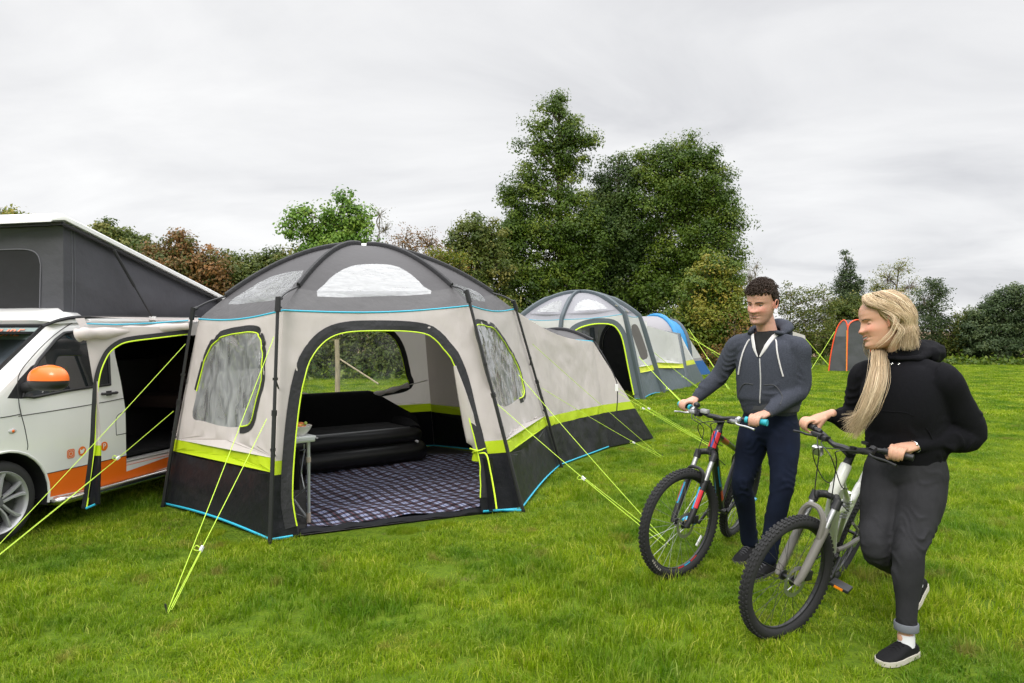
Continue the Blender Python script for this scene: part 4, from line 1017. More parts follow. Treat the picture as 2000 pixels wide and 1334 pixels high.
    m=MB(); m.tube([G(941,997)+V(0,-.02,.02),G(980,1000)+V(0,-.02,.02),G(1018,1000)+V(0,-.02,.02)],.008,5); m.build('edge_tape',m_cyan,root)
    # sleeping pod -------------------------------------------------
    H0=V(1.29,9.05,0.02); H1=P(1158,667,9.12); ap=P(1088,645,9.55); H2=V(-.02,9.85,1.40); H3=V(-.17,9.9,.02)
    arc=cr([H1,H1.lerp(ap,.5)+V(0,0,.035),ap,ap.lerp(H2,.5)+V(0,0,.03),H2],5)
    gD,eD,gE,eE=g_[3],e_[3],g_[4],e_[4]
    K=ap
    f=bil(gD+V(0,0,.012),H0,H1,eD,.03,amp=.020)
    def fs(s,t):
        p=f(s,t); S_=max(0,min(1,s));T=max(0,min(1,t)); return p-V(0,0,.09*math.sin(math.pi*S_)*T**3)
    def zregs(fn):
        out=[]
        for z0,z1,nm in ((-.2,.47,'skirt'),(.47,.575,'lime')):
            lo=[];hi=[]
            for k in range(15):
                s=-.02+1.04*k/14
                def tz(z):
                    a_,b_=-.2,1.2
                    for _ in range(30):
                        mdl=(a_+b_)/2
                        if fn(s,mdl).z<z: a_=mdl
                        else: b_=mdl
                    return a_
                lo.append((s,tz(z0) if z0>0 else -.1)); hi.append((s,tz(z1)))
            out.append((nm,lo+hi[::-1]))
        return out
    edge=[(k/12,0) for k in range(12)]+[(1,k/10) for k in range(10)]+[(1-k/12,1) for k in range(12)]+[(0,1-k/10) for k in range(10)]
    def three(fn,nm='pod_wall'):
        r=patch(fn,edge,[],zregs(fn),nx=22,ny=22)
        for k,nn_,mt in (('wall',nm,m_beige),('lime','lime_band',m_lime),('skirt','skirt',m_skirt)):
            if k in r: r[k].build(nn_,mt,root)
    three(fs)
    # upper triangle between side wall top edge and roof seam
    seam=cr([eD,P(1055,653,8.6),P(1100,662,8.9),H1],5)
    top=[fs(k/15,1) for k in range(16)]
    m=MB(); ribbon(m,top,[seam[int(k)] for k in range(16)]); m.build('pod_wall',m_beige,root)
    m=MB(); m.tube([p+V(0,-.005,.003) for p in seam],.007,5); m.build('edge_tape',m_cyan,root)
    # roof: from seam to eaves/arc
    m=MB(); back=[eE.lerp(H2,k/15) for k in range(16)]
    ridge_l=[eD.lerp(eE,.5).lerp(ap,k/15)+V(0,0,0) for k in range(16)]
    ribbon(m,seam[:16],ridge_l); ribbon(m,ridge_l,back)
    n=len(arc); half=arc[:n//2+1]
    m.build('pod_roof',m_roofg,root)
    m=MB(); m.tube([p+V(0,0,.012) for p in arc],.032,8,flat=.7); m.build('pole_sleeve',m_trim,root)
    # dark roof strip just in front of the hoop
    m=MB(); st=[seam[5+int(k)] for k in range(11)]; ht=[arc[int(round((1-k/10)*10))] for k in range(11)]; ribbon(m,st,ht); m.build('roof_band',m_bandg,root)
    # far wall and end
    m=MB(); m.grid(lambda s,t: (gE.lerp(H3,s)).lerp(eE.lerp(H2,s),t),4,4); m.build('pod_wall',m_beige,root)
    Gt=G(1277,857)+V(0,0,.01); G2=V(.55,10.65,.01)
    def fe(s,t):
        a_=Gt.lerp(G2,s); k=s*(len(arc)-1); i=int(min(len(arc)-2,k)); b_=arc[i].lerp(arc[i+1],k-i); p=a_.lerp(b_,t); return p
    three(fe)
    fe2=bil(H0,Gt,H1,H1+V(0,.001,0),0,amp=0)
    def ft(s,t):
        return H0.lerp(Gt,s).lerp(H1,t)+V(0,0,.0)-V(.03,-.03,0)*math.sin(math.pi*max(0,min(1,t)))*0
    def fts(s,t):
        t=min(t,.999); return ft(s,t)
    three(fts)
    m=MB(); m.grid(lambda s,t: H3.lerp(G2,s).lerp(H2,t),4,4); m.build('pod_wall',m_beige,root)
    # curved hem of the pod
    m=MB(); m.tube([fs(k/20,0)+V(0,0,.006) for k in range(21)],.009,5); m.build('edge_tape',m_cyan,root)
    # hoop pole standing outside
    m=MB(); m.tube(cr([H1+V(.02,-.02,.0),P(1182,700,9.0),P(1200,735,8.98),P(1206,760,8.97),P(1203,815,8.96),P(1190,873,8.95)],6),.0075,6); ph=m.build('pole',m_pole,root)
    m=MB(); c=P(1204,757,8.95); m.box(c,(.04,.04,.09)); m.build('joint',m_white,ph)
    # tunnel to the van ------------------------------------------------
    TL=VW(1.50,Vtum(1.63)-.06,1.60); TR=P(374,640,6.05)
    def ft2(s,t):
        a_=P(166,1002,5.28).lerp(g_[0]+V(0,0,.03),s); b_=P(156,636,5.38).lerp(TR,s); return a_.lerp(b_,t)
    lin=[(168,993),(173,960),(180,909),(185,859),(187,815),(189,780),(191,752),(196,726),(205,703),(216,686),(236,672),(260,666),(300,661),(340,656),(371,652)]
    ls=trace(ft2,lin,3); out=[(169,668),(176,710),(184,760),(186,790),(183,840),(177,900),(170,950),(164,992)]
    os_=trace(ft2,out,2); tp=trace(ft2,[(373,640),(270,638),(166,640)],1)
    r=patch(ft2,ls+tp+os_,nx=20,ny=20); r['wall'].build('tunnel_wall',m_beige,root)
    trims('door_trim',root,ft2,ls,.042,-1,lift=.008)
    # hanging flap right of the lime line
    m=MB(); fl=[(189,770),(198,800),(199,850),(198,870)]
    def strip(l,r_,y,mt,nm):
        m=MB(); m.grid(lambda s,t: P(l[0]+(l[1]-l[0])*t+s*(r_[0]-l[0]+((r_[1]-r_[0])-(l[1]-l[0]))*t), y[0]+(y[1]-y[0])*t,5.30+.015*math.sin(s*6)),6,8); m.build(nm,mt,root)
    strip((189,187),(191,198),(745,870),m_beige,'door_flap'); strip((187,184),(198,198),(870,890),m_lime,'lime_band'); strip((184,170),(198,196),(890,985),m_skirt,'skirt')
    m=MB(); m.tube([P(168,993,5.28),P(186,985,5.29)],.008,5); m.build('edge_tape',m_cyan,root)
    # tunnel roof with drooping front curtain
    def tr_(s,t):
        a_=VW(1.62,.06,1.655).lerp(P(372,628,6.02),s); b_=VW(2.9,.10,1.68).lerp(e_[5]+V(-.1,-.1,-.02),s); return a_.lerp(b_,t)-V(0,0,.03*math.sin(math.pi*s)*math.sin(math.pi*t))
    m=MB(); m.grid(tr_,12,8); m.build('tunnel_roof',m_beige,root)
    pts=cr([P(150,655,5.36),P(165,652,5.38),P(215,650,5.55),P(280,644,5.8),P(368,637,6.0)],6); n=len(pts); rr_=[.030 if k==0 else .052-.018*k/n+.006*math.sin(k*1.3) for k in range(n)]
    m=MB(); m.tube(pts,rr_,14,flat=1); 
    up=[p+V(0,.0,.03) for p in pts]; m.build('rolled_curtain',m_beige,root)
    m=MB(); m.tube([P(160,632,5.5),P(225,634,5.66),P(300,631,5.85),P(368,626,6.0)],.006,5); m.build('edge_tape',m_cyan,root)
    m=MB(); m.add([P(147,622,5.45),P(165,621,5.5),P(170,634,5.5),P(157,640,5.46)],[(0,1,2,3)]); m.build('corner_tab',m_beige,root)
    # guys
    pg=G(-62,1127); rope(root,P(362,672,5.9),pg); rope(root,P(339,803,5.9),pg+V(.03,-.02,0),.345)
    pg=G(326,1197); rope(root,P(535,658,4.98),pg); rope(root,P(521,818,4.9),pg+V(.01,-.01,0),.72)
    pg=G(1303,1070); rope(root,P(972,790,5.75),pg,.55); rope(root,P(1013,732,5.8),pg+V(.03,.03,0))
    pg=G(1295,896); rope(root,P(1058,758,7.5),pg,.74); rope(root,P(1040,672,7.45),pg+V(.01,.04,0))
    pg=G(1405,882); rope(root,P(1205,757,8.95),pg+V(0,.3,0),.33); rope(root,P(1208,768,8.95),pg,.25)
    pg=G(612,800); rope(root,V(-2.7,8.15,1.5),V(-2.7,9.9,0)); rope(root,V(-1.1,9.0,1.6),V(-1.5,10.8,0))
    # snout strap hanging from the window left of the table
    return root,maps
AW,AWM=main_awning()
# ------------------------------------------------------------------ things inside the awning
def plaid_mat():
    m=bpy.data.materials.new('plaid_blanket'); m.use_nodes=True; nt=m.node_tree; N=nt.nodes; L=nt.links; b=N['Principled BSDF']; b.inputs['Roughness'].default_value=.9
    at=N.new('ShaderNodeUVMap'); at.uv_map='uv'; sx=N.new('ShaderNodeSeparateXYZ'); L.new(at.outputs[0],sx.inputs[0])
    def M(op,a,b_=None):
        q=N.new('ShaderNodeMath'); q.operation=op
        for i,x in enumerate((a,b_)):
            if x is None: continue
            if isinstance(x,(int,float)): q.inputs[i].default_value=x
            else: L.new(x,q.inputs[i])
        return q.outputs[0]
    def band(c,o,w): # 1 inside band of width w at offset o (period 1)
        f=M('FRACT',M('SUBTRACT',c,o)); return M('LESS_THAN',f,w)
    sc=1/.105
    u=M('MULTIPLY',sx.outputs[0],sc); v=M('MULTIPLY',sx.outputs[1],sc)
    def mix(f,a,b_):
        q=N.new('ShaderNodeMixRGB'); 
        if isinstance(f,(int,float)): q.inputs[0].default_value=f
        else: L.new(f,q.inputs[0])
        for i,x in ((1,a),(2,b_)):
            if isinstance(x,tuple): q.inputs[i].default_value=(*x,1)
            else: L.new(x,q.inputs[i])
        return q.outputs[0]
    navy=(.006,.008,.035); white=(.55,.56,.68); red=(.30,.04,.03); blue=(.03,.10,.30)
    cu=mix(band(u,0,.5),navy,white); cu=mix(band(u,.72,.06),cu,red); cu=mix(band(u,.22,.07),cu,blue)
    cv=mix(band(v,0,.5),navy,white); cv=mix(band(v,.72,.06),cv,red); cv=mix(band(v,.22,.07),cv,blue)
    q=N.new('ShaderNodeMixRGB'); q.blend_type='MULTIPLY'; q.inputs[0].default_value=1; L.new(cu,q.inputs[1]); L.new(cv,q.inputs[2]); L.new(mix(.18,q.outputs[0],mix(.5,cu,cv)),b.inputs['Base Color'])
    return m
def blanket():
    q=[G(608,1036),G(942,996),G(938,888),G(830,884),V(-2.55,7.6,0)]
    a,b,c,d=G(600,1038),G(943,997),V(-.20,8.75,0),V(-2.35,7.75,0)
    nu,nv=70,70; vs=[];uv=[]
    for j in range(nv+1):
        for i in range(nu+1):
            s,t=i/nu,j/nv; p=a*(1-s)*(1-t)+b*s*(1-t)+c*s*t+d*(1-s)*t
            wob=.03*mnoise.noise(V(p.x*1.3,p.y*1.3,2))
            h=.030+.014*mnoise.noise(V(p.x*3+p.y*2,p.y*5,1))+.010*math.sin(p.x*5+p.y*9+3*mnoise.noise(V(p.x,p.y,0)))
            vs.append((p.x,p.y,max(.018,h)))
            x=p.x+wob; y=p.y+.03*mnoise.noise(V(p.x*1.5,p.y*1.5,7)); uv.append((x*.80+y*.60+.06*mnoise.noise(V(p.x*2,p.y*2,9)),-x*.60+y*.80))
    m=MB(); w_=nu+1; m.add(vs,[(j*w_+i,j*w_+i+1,(j+1)*w_+i+1,(j+1)*w_+i) for j in range(nv) for i in range(nu)])
    o=m.build('picnic_blanket',plaid_mat()); l=o.data.uv_layers.new(name='uv')
    for lp in o.data.loops: l.data[lp.index].uv=uv[lp.vertex_index]
    tag(o,'navy, white and red plaid blanket spread on the awning floor','blanket')
blanket()
def sofa():
    vel=mat('flocked_black',(.005,.005,.0055),.95,sheen=.06,spec=.1,bump=.3,bscale=12,bdist=.02); vin=mat('black_vinyl',(.011,.011,.0115),.33,bump=.2,bscale=10,bdist=.01)
    r0=P(832,903,8.0); r0.z=0; l0=V(-2.42,6.95,0); d=(r0-l0); Lh=d.length; x=d.normalized(); y=V(-x.y,x.x,0)
    root=thing('inflatable_sofa',(l0+r0)/2+y*.4,'black flocked inflatable sofa against the rear wall of the awning','sofa')
    def W(a,b,z): return l0+x*a+y*b+V(0,0,z+.02)
    def tube_row(z,r,b0,depth,name,mt,inset=0):
        m=MB(); pts=[W(inset+.05,b0+depth,z),W(inset,b0+depth*.5,z),W(inset+.04,b0+.06,z),W(inset+.16,b0,z),W(Lh*.5,b0-.01,z),W(Lh-inset-.16,b0,z),W(Lh-inset-.03,b0+.06,z),W(Lh-inset,b0+depth*.5,z),W(Lh-inset-.05,b0+depth,z)]
        m.tube(cr(pts,5),r,14,flat=1); return m.build(name,mt,root)
    tube_row(.12,.12,.10,.62,'base_tube',vin); tube_row(.31,.10,.13,.58,'seat_tube',vin,.03)
    m=MB(); m.box(W(Lh/2,.42,.20),(Lh-.2,.6,.34),Matrix((x,y,V(0,0,1))).transposed(),.05); m.box(W(Lh/2,.40,.37),(Lh-.3,.56,.09),Matrix((x,y,V(0,0,1))).transposed(),.04); m.build('seat',vel,root)
    # backrest shell curving round into the arms
    m=MB(); rings=[]; n=26
    for k in range(n+1):
        s=k/n; a=.03+s*(Lh-.06); e=abs(2*s-1); h=.80-.26*max(0,(e-.62)/.38)**1.6; b_=.78-.52*max(0,(e-.72)/.28)**2.0
        th=.12
        rings.append([W(a,b_-th,.34),W(a,b_-th*.9,h-.08),W(a,b_-th*.4,h-.01),W(a,b_+th*.2,h),W(a,b_+th*.8,h-.05),W(a,b_+th,h-.2),W(a,b_+th,.1),W(a,b_,.05)])
    m.loft(rings); m.build('backrest',vel,root,sharp=70)
    for a0 in (.0,Lh):
        m=MB(); sg=1 if a0==0 else -1
        m.tube(cr([W(a0+sg*.07,.80,.50),W(a0+sg*.06,.55,.44),W(a0+sg*.06,.30,.39),W(a0+sg*.09,.12,.34)],5),[.11-.02*k/15 for k in range(16)],12); m.build('armrest',vel,root)
    m=MB(); m.tube([W(.42,.12,.40),W(.47,.05,.38)],[.015,.012],8); m.tube([W(Lh-.12,-.02,.25),W(Lh-.12,.02,.25)],.015,8); m.build('valve',m_white,root)
sofa()
def table():
    alu=mat('aluminium',(.62,.64,.66),.3,metal=.6); top=mat('table_top',(.62,.64,.64),.4); blk=mat('black_cloth',(.012,.012,.014),.9,bump=.4,bscale=8,bdist=.02)
    f=G(603,1026); zt=.70; x=V(-.70,.71,0).normalized(); y=V(-.71,-.70,0).normalized()
    root=thing('folding_table',f,'small white folding table with aluminium legs just inside the awning door','table')
    def W(a,b,z): return f+x*a+y*b+V(0,0,z)
    M3=Matrix((x,y,V(0,0,1))).transposed()
    m=MB(); m.box(W(.26,.09,zt),(.60,.27,.022),M3,.008); m.build('tabletop',top,root)
    m=MB(); m.box(W(.26,.09,zt-.022),(.59,.26,.03),M3,.006); m.build('frame',alu,root)
    for a in (0,.52):
        for b in (0,.18):
            m=MB(); m.tube([W(a,b,.0),W(a,b,zt-.03)],.014,10); lg=m.build('leg',alu,root)
            m=MB(); m.tube([W(a,b,.02),W(a,b,.10)],.018,10); m.tube([W(a,b,.50),W(a,b,.54)],.019,10); m.build('collar',mat('beige_plastic',(.4,.34,.28),.5) if a==0 and b==0 else bpy.data.materials['beige_plastic'],lg)
    m=MB(); m.tube([W(.02,0,.30),W(.26,0,.17),W(.02,0,.05)],.009,6); m.tube([W(.50,0,.30),W(.26,0,.17),W(.50,0,.05)],.009,6); m.tube([W(0.0,0,.05),W(.52,0,.05)],.007,6)
    m.tube(cr([W(.03,.02,.64),W(.04,.02,.60),W(.12,.02,.58),W(.3,.02,.58)],4),.005,5); m.tube(cr([W(.02,.02,.60),W(.06,.02,.50),W(.08,.02,.40),W(.03,.02,.28)],4),.005,5); m.build('brace',alu,root)
    m=MB(); m.grid(lambda s,t: W(.05+s*.45,.05+.02*math.sin(s*14),.60-.32*t-.02*math.sin(s*3)),14,8); m.grid(lambda s,t: W(.05+s*.45,.15+.01*math.sin(s*14),.60-.55*t),10,6); m.build('storage_cloth',blk,root)
    zt2=zt+.0125
    # bowl
    c=W(.06,.05,zt2); br=thing('bowl',c,'white bowl of fruit and crisps on the folding table','bowl')
    m=MB(); pr=[(.0,.004),(.045,.004),(.048,.0),(.052,.006),(.085,.04),(.10,.075),(.097,.077),(.08,.045),(.05,.014),(0,.012)]
    n=28; vs=[c+V(r_*math.cos(2*math.pi*i/n),r_*math.sin(2*math.pi*i/n),z) for i in range(n) for r_,z in pr]; k=len(pr)
    m.add(vs,[(i*k+j,i*k+j+1,((i+1)%n)*k+j+1,((i+1)%n)*k+j) for i in range(n) for j in range(k-1)]); m.build('dish',mat('white_ceramic',(.72,.70,.67),.25),br)
    rr=random.Random(4); cols=[((.75,.22,.07),'snack'),((.80,.45,.10),'snack'),((.35,.45,.08),'snack'),((.72,.12,.05),'snack')]
    for q,(cl,nm) in enumerate(cols):
        m=MB()
        for i in range(5): m.ball(c+V(rr.uniform(-.055,.05),rr.uniform(-.05,.05),.062+rr.uniform(0,.03)),(rr.uniform(.015,.026),rr.uniform(.012,.02),rr.uniform(.008,.016)),Matrix.Rotation(rr.uniform(0,3),3,'X'),10,6)
        m.build(nm,mat('snack_%d'%q,cl,.5,var=.2,vscale=30),br)
    for (a,b,h,r_,lb) in ((.16,.13,.13,.032,'tall clear drinking glass behind the bowl on the folding table'),):
        c=W(a,b,zt2); m=MB(); pr=[(0,.002),(r_*.8,.0),(r_,h),(r_*.93,h),(r_*.74,.008),(0,.008)]; k=len(pr)
        vs=[c+V(q_*math.cos(2*math.pi*i/n),q_*math.sin(2*math.pi*i/n),z) for i in range(n) for q_,z in pr]; m.add(vs,[(i*k+j,i*k+j+1,((i+1)%n)*k+j+1,((i+1)%n)*k+j) for i in range(n) for j in range(k-1)])
        tag(m.build('drinking_glass',clear_mat('drinking_glass',haze=.12,gloss=.15,bump=0,hvar=.02)),lb,'glass')
    c=W(.16,.03,zt2); m=MB(); m.ball(c+V(0,0,.02),(.05,.03,.02)); tag(m.build('bread_roll',mat('bread',(.60,.24,.07),.7,var=.3,vscale=20)),'orange-brown snack lying beside the bowl on the folding table','food')
table()
# ------------------------------------------------------------------ second tent (air awning)
def air_tent():
    wl=mat('tent2_wall',(.70,.70,.69),.55,bump=.3,bscale=6,bdist=.04,transl=.28); gy=mat('tent2_grey',(.085,.11,.125),.5,bump=.4,bscale=6,bdist=.04); lm=mat('tent2_lime',(.62,.68,.04),.5); rf=mat('tent2_roof',(.27,.27,.30),.5,bump=.4,bscale=7,bdist=.04,transl=.2)
    be=mat('tent2_beam',(.075,.095,.11),.5,bump=.3,bscale=10,bdist=.02)
    root=thing('tent',V(1.9,17.3,0),'grey domed air tent with lime trimmed door, standing behind the pod of the large awning','tent','tents pitched in the field')
    g_=[V(-.45,17.6,0),V(.95,15.75,0),V(3.02,15.85,0),G(1292,768),V(2.9,19.6,0),V(.6,19.5,0)]
    e_=[P(1016,622,17.2),P(1097,624,15.95),P(1219,613,16.0),P(1247,619,17.5),V(2.7,19.2,1.95),V(.75,19.1,1.95)]
    hub=P(1133,572,17.6)
    f=bil(g_[1],g_[2],e_[2],e_[1],.05)
    dr=trace(f,[(1112,786),(1110,740),(1111,690),(1114,662),(1124,645),(1145,635),(1170,631),(1195,634),(1207,645),(1216,665),(1225,710),(1233,750),(1240,784)],3)
    dr[0]=(dr[0][0],-.02); dr[-1]=(dr[-1][0],-.02)
    f2=bil(g_[2],g_[3],e_[3],e_[2],.05); w2=trace(f2,[(1233,636),(1240,632),(1247,640),(1259,672),(1265,696),(1258,703),(1251,702),(1243,680),(1234,652)],2,True)
    f0=bil(g_[0],g_[1],e_[1],e_[0],.05); w0=[(.35+.15*math.cos(R(t)),.75+.12*math.sin(R(t))) for t in range(0,360,20)]
    w4=[(.5+.28*math.cos(R(t)),.68+.2*math.sin(R(t))) for t in range(0,360,20)]
    def rw(i,f_): return [(.5+.33*math.cos(R(t)),.84-.30*max(0,math.sin(R(t)))) for t in range(0,181,12)]
    maps,rm,ridge=dome_tent(root,g_,e_,hub,{1:[dr],2:[w2],0:[w0],4:[w4]},rw,zb=(.60,.74),mats=(wl,lm,gy,rf,rf,m_cyan),pw=2.0,amp=.012,hem=.05,roofband=.9)
    for i,st,mt in ((2,w2,mat('mesh_window',(.10,.09,.085),.8)),(0,w0,bpy.data.materials['mesh_window']),(4,w4,m_clear)):
        r=patch(maps[i],st,nx=10,ny=10); wn=r['wall'].build('window',mt,root)
    trims('door_trim',root,maps[1],dr[1:-1],.13,-1,mt=be,pr=.016,lift=.01)
    for i in range(6):
        m=MB(); pts=[ridge(i,t/14)+V(0,0,.02) for t in range(0,15)]; out=(e_[i]-V(1.5,17.4,e_[i].z)); out=V(out.x,out.y,0).normalized()*.03
        pts+= [e_[i].lerp(g_[i],k/6)+out for k in range(1,7)]; m.tube(pts,[.06]*8+[.085]*(len(pts)-8),8,flat=.6); m.build('air_beam',be,root)
    m=MB(); m.box(P(1213,603,16.3),(.35,.3,.02),Matrix.Rotation(.5,3,'Y')); m.build('roof_vent',mat('vent_plate',(.35,.33,.28),.5),root)
    # inner dark door and floor
    m=MB(); 
    m.add([V(1.0,15.95,.015),V(2.9,16.1,.015),V(3.5,17.8,.015),V(2.9,19.4,.015),V(.6,19.3,.015),V(-.3,17.6,.015)],[tuple(range(6))]); m.build('groundsheet',m_skirt,root)
    m=MB(); M_=lambda s,t:V(2.35+s*1.15,18.6-s*.9,.02+1.85*t)
    m.grid(M_,8,6); iw=m.build('inner_wall',wl,root)
    ar=[(.12,-.0),(.10,.6),(.18,.86),(.4,.97),(.65,.9),(.8,.6),(.85,0)]
    stp=[(p.x,p.y) for p in cr([V(*a) for a in ar],4)]; r=patch(lambda s,t:M_(s,t)+V(-.02,-.02,0),stp,nx=8,ny=8); r['wall'].build('inner_door',m_skirt,root)
    trims('inner_door_trim',root,lambda s,t:M_(s,t)+V(-.03,-.03,0),stp,.09,-1,pipe=False)
    m=MB(); m.tube([P(1156,640,18.5),P(1168,760,18.3)],.07,8); m.build('air_beam',be,root)
    # annexe to the right
    a,b,c=G(1292,768),G(1345,757),G(1376,744); ea,eb,ec=P(1258,634,17.7),P(1325,654,19.9),P(1330,656,20.3)
    fa=bil(a+V(0,0,.01),b+V(0,0,.01),eb,ea,.06,amp=.015)
    def pan(fn,ze,ztop):
        t0,t1=.60/ztop,.74/ztop
        edge=[(k/10,0) for k in range(10)]+[(1,k/8) for k in range(8)]+[(1-k/10,1) for k in range(10)]+[(0,1-k/8) for k in range(8)]
        r=patch(fn,edge,[],[('skirt',[(-.1,-.1),(1.1,-.1),(1.1,t0),(-.1,t0)]),('lime',[(-.1,t0),(1.1,t0),(1.1,t1),(-.1,t1)])],nx=14,ny=14)
        for k,nm,mt in (('wall','annexe_wall',wl),('lime','lime_band',lm),('skirt','skirt',gy)):
            if k in r: r[k].build(nm,mt,root)
    pan(fa,0,1.65); pan(bil(b+V(0,0,.01),c+V(0,0,.01),ec,eb,.0,amp=.01),0,1.5)
    back=V(-2.3,1.3,0)
    rg=[ea+V(-.9,.6,.18),eb+V(-1.1,.7,.20)]
    m=MB(); rows=[[ea.lerp(eb,k/8) for k in range(9)],[rg[0].lerp(rg[1],k/8)+V(0,0,.03*math.sin(math.pi*k/8)) for k in range(9)],[(ea+back).lerp(eb+back,k/8) for k in range(9)]]
    mid=[(rows[0][k]+rows[1][k])/2+V(0,0,.06) for k in range(9)]; rows=[rows[0],mid,rows[1],rows[2]]
    for q in range(3): ribbon(m,rows[q],rows[q+1])
    m.build('annexe_roof',rf,root)
    m=MB(); m.tube([b+V(-.02,-.03,0),eb+V(0,-.03,0),rg[1]+V(0,0,.02)],.075,8,flat=.6); m.build('air_beam',be,root)
    m=MB(); m.add([eb,c,c+back,eb+back,rg[1]],[(0,1,2,3,4)]); m.add([a+back,b+back,eb+back,ea+back],[(0,1,2,3)]); m.build('annexe_wall',wl,root)
    for s0,y0,pg,sl in (((1248,697),15.9,G(1352,808),.6),((1278,689),17.6,G(1372,765),.6),((1345,642),20.3,G(1424,762),.5)):
        rope(root,P(*s0,y0),pg,sl,r=.007)
air_tent()
def blue_tent():
    bl=mat('tent3_blue',(.02,.22,.48),.5,bump=.3,bscale=6,bdist=.03); bd=mat('tent3_deep_blue',(.01,.10,.32),.5); wl=mat('tent3_wall',(.60,.60,.585),.6,bump=.3,bscale=5,bdist=.04,transl=.25); gy=mat('tent3_roof',(.27,.26,.28),.6); dk=mat('tent3_dark',(.05,.07,.09),.5)
    root=thing('tent',V(5.6,27,0),'tunnel tent with bright blue arch and blue hem, behind the grey air tent','tent','tents pitched in the field')
    Y=25.0
    def arch(cx,w_,h,Yc,n=16,sk=0):
        return [V(cx-w_*math.cos(math.pi*k/n)*1.0,Yc+sk*math.cos(math.pi*k/n),max(0,h*math.sin(math.pi*k/n)**.62)) for k in range(n+1)]
    c0=P(1311,655,Y).x
    A=arch(c0-2.0,.75,2.14,Y-1.3,sk=1.5); B=arch(c0-.62,.55,2.2,Y-.2,sk=1.35); C_=arch(c0+.02,.46,2.06,Y+.3,sk=1.2)
    m=MB(); m.add(A+B,[(i,i+1,17+i+1,17+i) for i in range(16)]); m.build('roof',gy,root)
    m=MB(); m.add(B+C_,[(i,i+1,17+i+1,17+i) for i in range(16)]); m.build('arch_panel',bl,root)
    m=MB(); m.tube([p+V(0,-.03,.02) for p in B],.09,8); m.build('arch_beam',bl,root)
    m=MB(); m.add([p+V(.05,.1,-.03) for p in B[3:14]],[tuple(range(11))]); m.build('arch_panel',mat('tent3_sky_blue',(.04,.30,.58),.5,transl=.2),root)
    m=MB(); m.tube([p+V(0,-.03,.0) for p in C_],.07,8); m.build('arch_beam',dk,root)
    m=MB(); m.add(C_[4:13],[tuple(range(9))]); m.build('arch_end',bl,root)
    gR=G(1390,731); gL=V(c0-1.2,Y+2.4,0)
    def fe(s,t): 
        k=(1-s)*16; i=int(min(15,k)); q=C_[i].lerp(C_[i+1],k-i); return gR.lerp(gL,s).lerp(q,t)
    edge=[(k/12*.6,0) for k in range(12)]+[(.6,k/8) for k in range(8)]+[(.6-k/12*.6,1) for k in range(12)]+[(0,1-k/8) for k in range(8)]
    H=V(7.5,26,0)
    def fq(s,t): return C_[16].lerp(gR,s).lerp(C_[12],t)
    for fn in (fq,):
        r=patch(fn,[(0,0),(1,0),(1,1),(0,1)],[],[('b',[(-.1,-.1),(1.1,-.1),(1.1,.34),(-.1,.34)]),('g',[(-.1,.34),(1.1,.34),(1.1,.40),(-.1,.40)])],nx=8,ny=8)
        for k,nm,mt in (('wall','wall',wl),('b','hem_panel',bd),('g','seam_band',gy)):
            if k in r: r[k].build(nm,mt,root)
    m=MB(); m.grid(lambda s,t: gR.lerp(gL,s).lerp(C_[12].lerp(C_[4],s),t),8,6); m.build('rear_wall',wl,root)
    m=MB(); m.grid(lambda s,t: A[16].lerp(B[16],s).lerp(A[12].lerp(B[12],s),t),4,4); m.build('wall',wl,root)
    rope(root,P(1341,645,Y),G(1440,728),.5,r=.009); rope(root,P(1335,652,Y-.5),G(1500,745),r=.009)
blue_tent()
def ridge_tent():
    wl=mat('tent4_wall',(.52,.50,.47),.6,transl=.2); nv=mat('tent4_navy',(.02,.035,.075),.5); tl=mat('tent4_teal',(.02,.42,.50),.5)
    root=thing('tent',V(8.6,31,0),'small pale tent with teal line and navy hem, half hidden behind the man','tent','tents pitched in the field')
    a,b=G(1500,722),G(1587,721); t0,t1=P(1525,640,a.y+.4),P(1572,655,b.y+.3); back=V(.2,2.4,0)
    for s_ in (0,1):
        A,B,C_,D=(a,b,t1,t0) if s_==0 else (b,b+back,t1+back*.5,t1)
        f=bil(A+V(0,0,.01),B+V(0,0,.01),C_,D,.02,amp=.01)
        r=patch(f,[(0,0),(1,0),(1,1),(0,1)],[],[('n',[(-.1,-.1),(1.1,-.1),(1.1,.22),(-.1,.22)]),('t',[(-.1,.22),(1.1,.22),(1.1,.29),(-.1,.29)])],nx=8,ny=8)
        for k,nm,mt in (('wall','wall',wl),('n','hem_panel',nv),('t','teal_band',tl)): r[k].build(nm,mt,root)
    m=MB(); m.add([t0,t1,t1+back*.5,t0+back*.5],[(0,1,2,3)]); m.add([a+back,b+back,t1+back*.5,t0+back*.5],[(0,1,2,3)]); m.add([a,a+back,t0+back*.5,t0],[(0,1,2,3)]); m.build('roof',wl,root)
    rope(root,P(1574,662,b.y),G(1626,722),.45,r=.010); rope(root,P(1630,648,b.y+1),G(1584,722),r=.010)
ridge_tent()
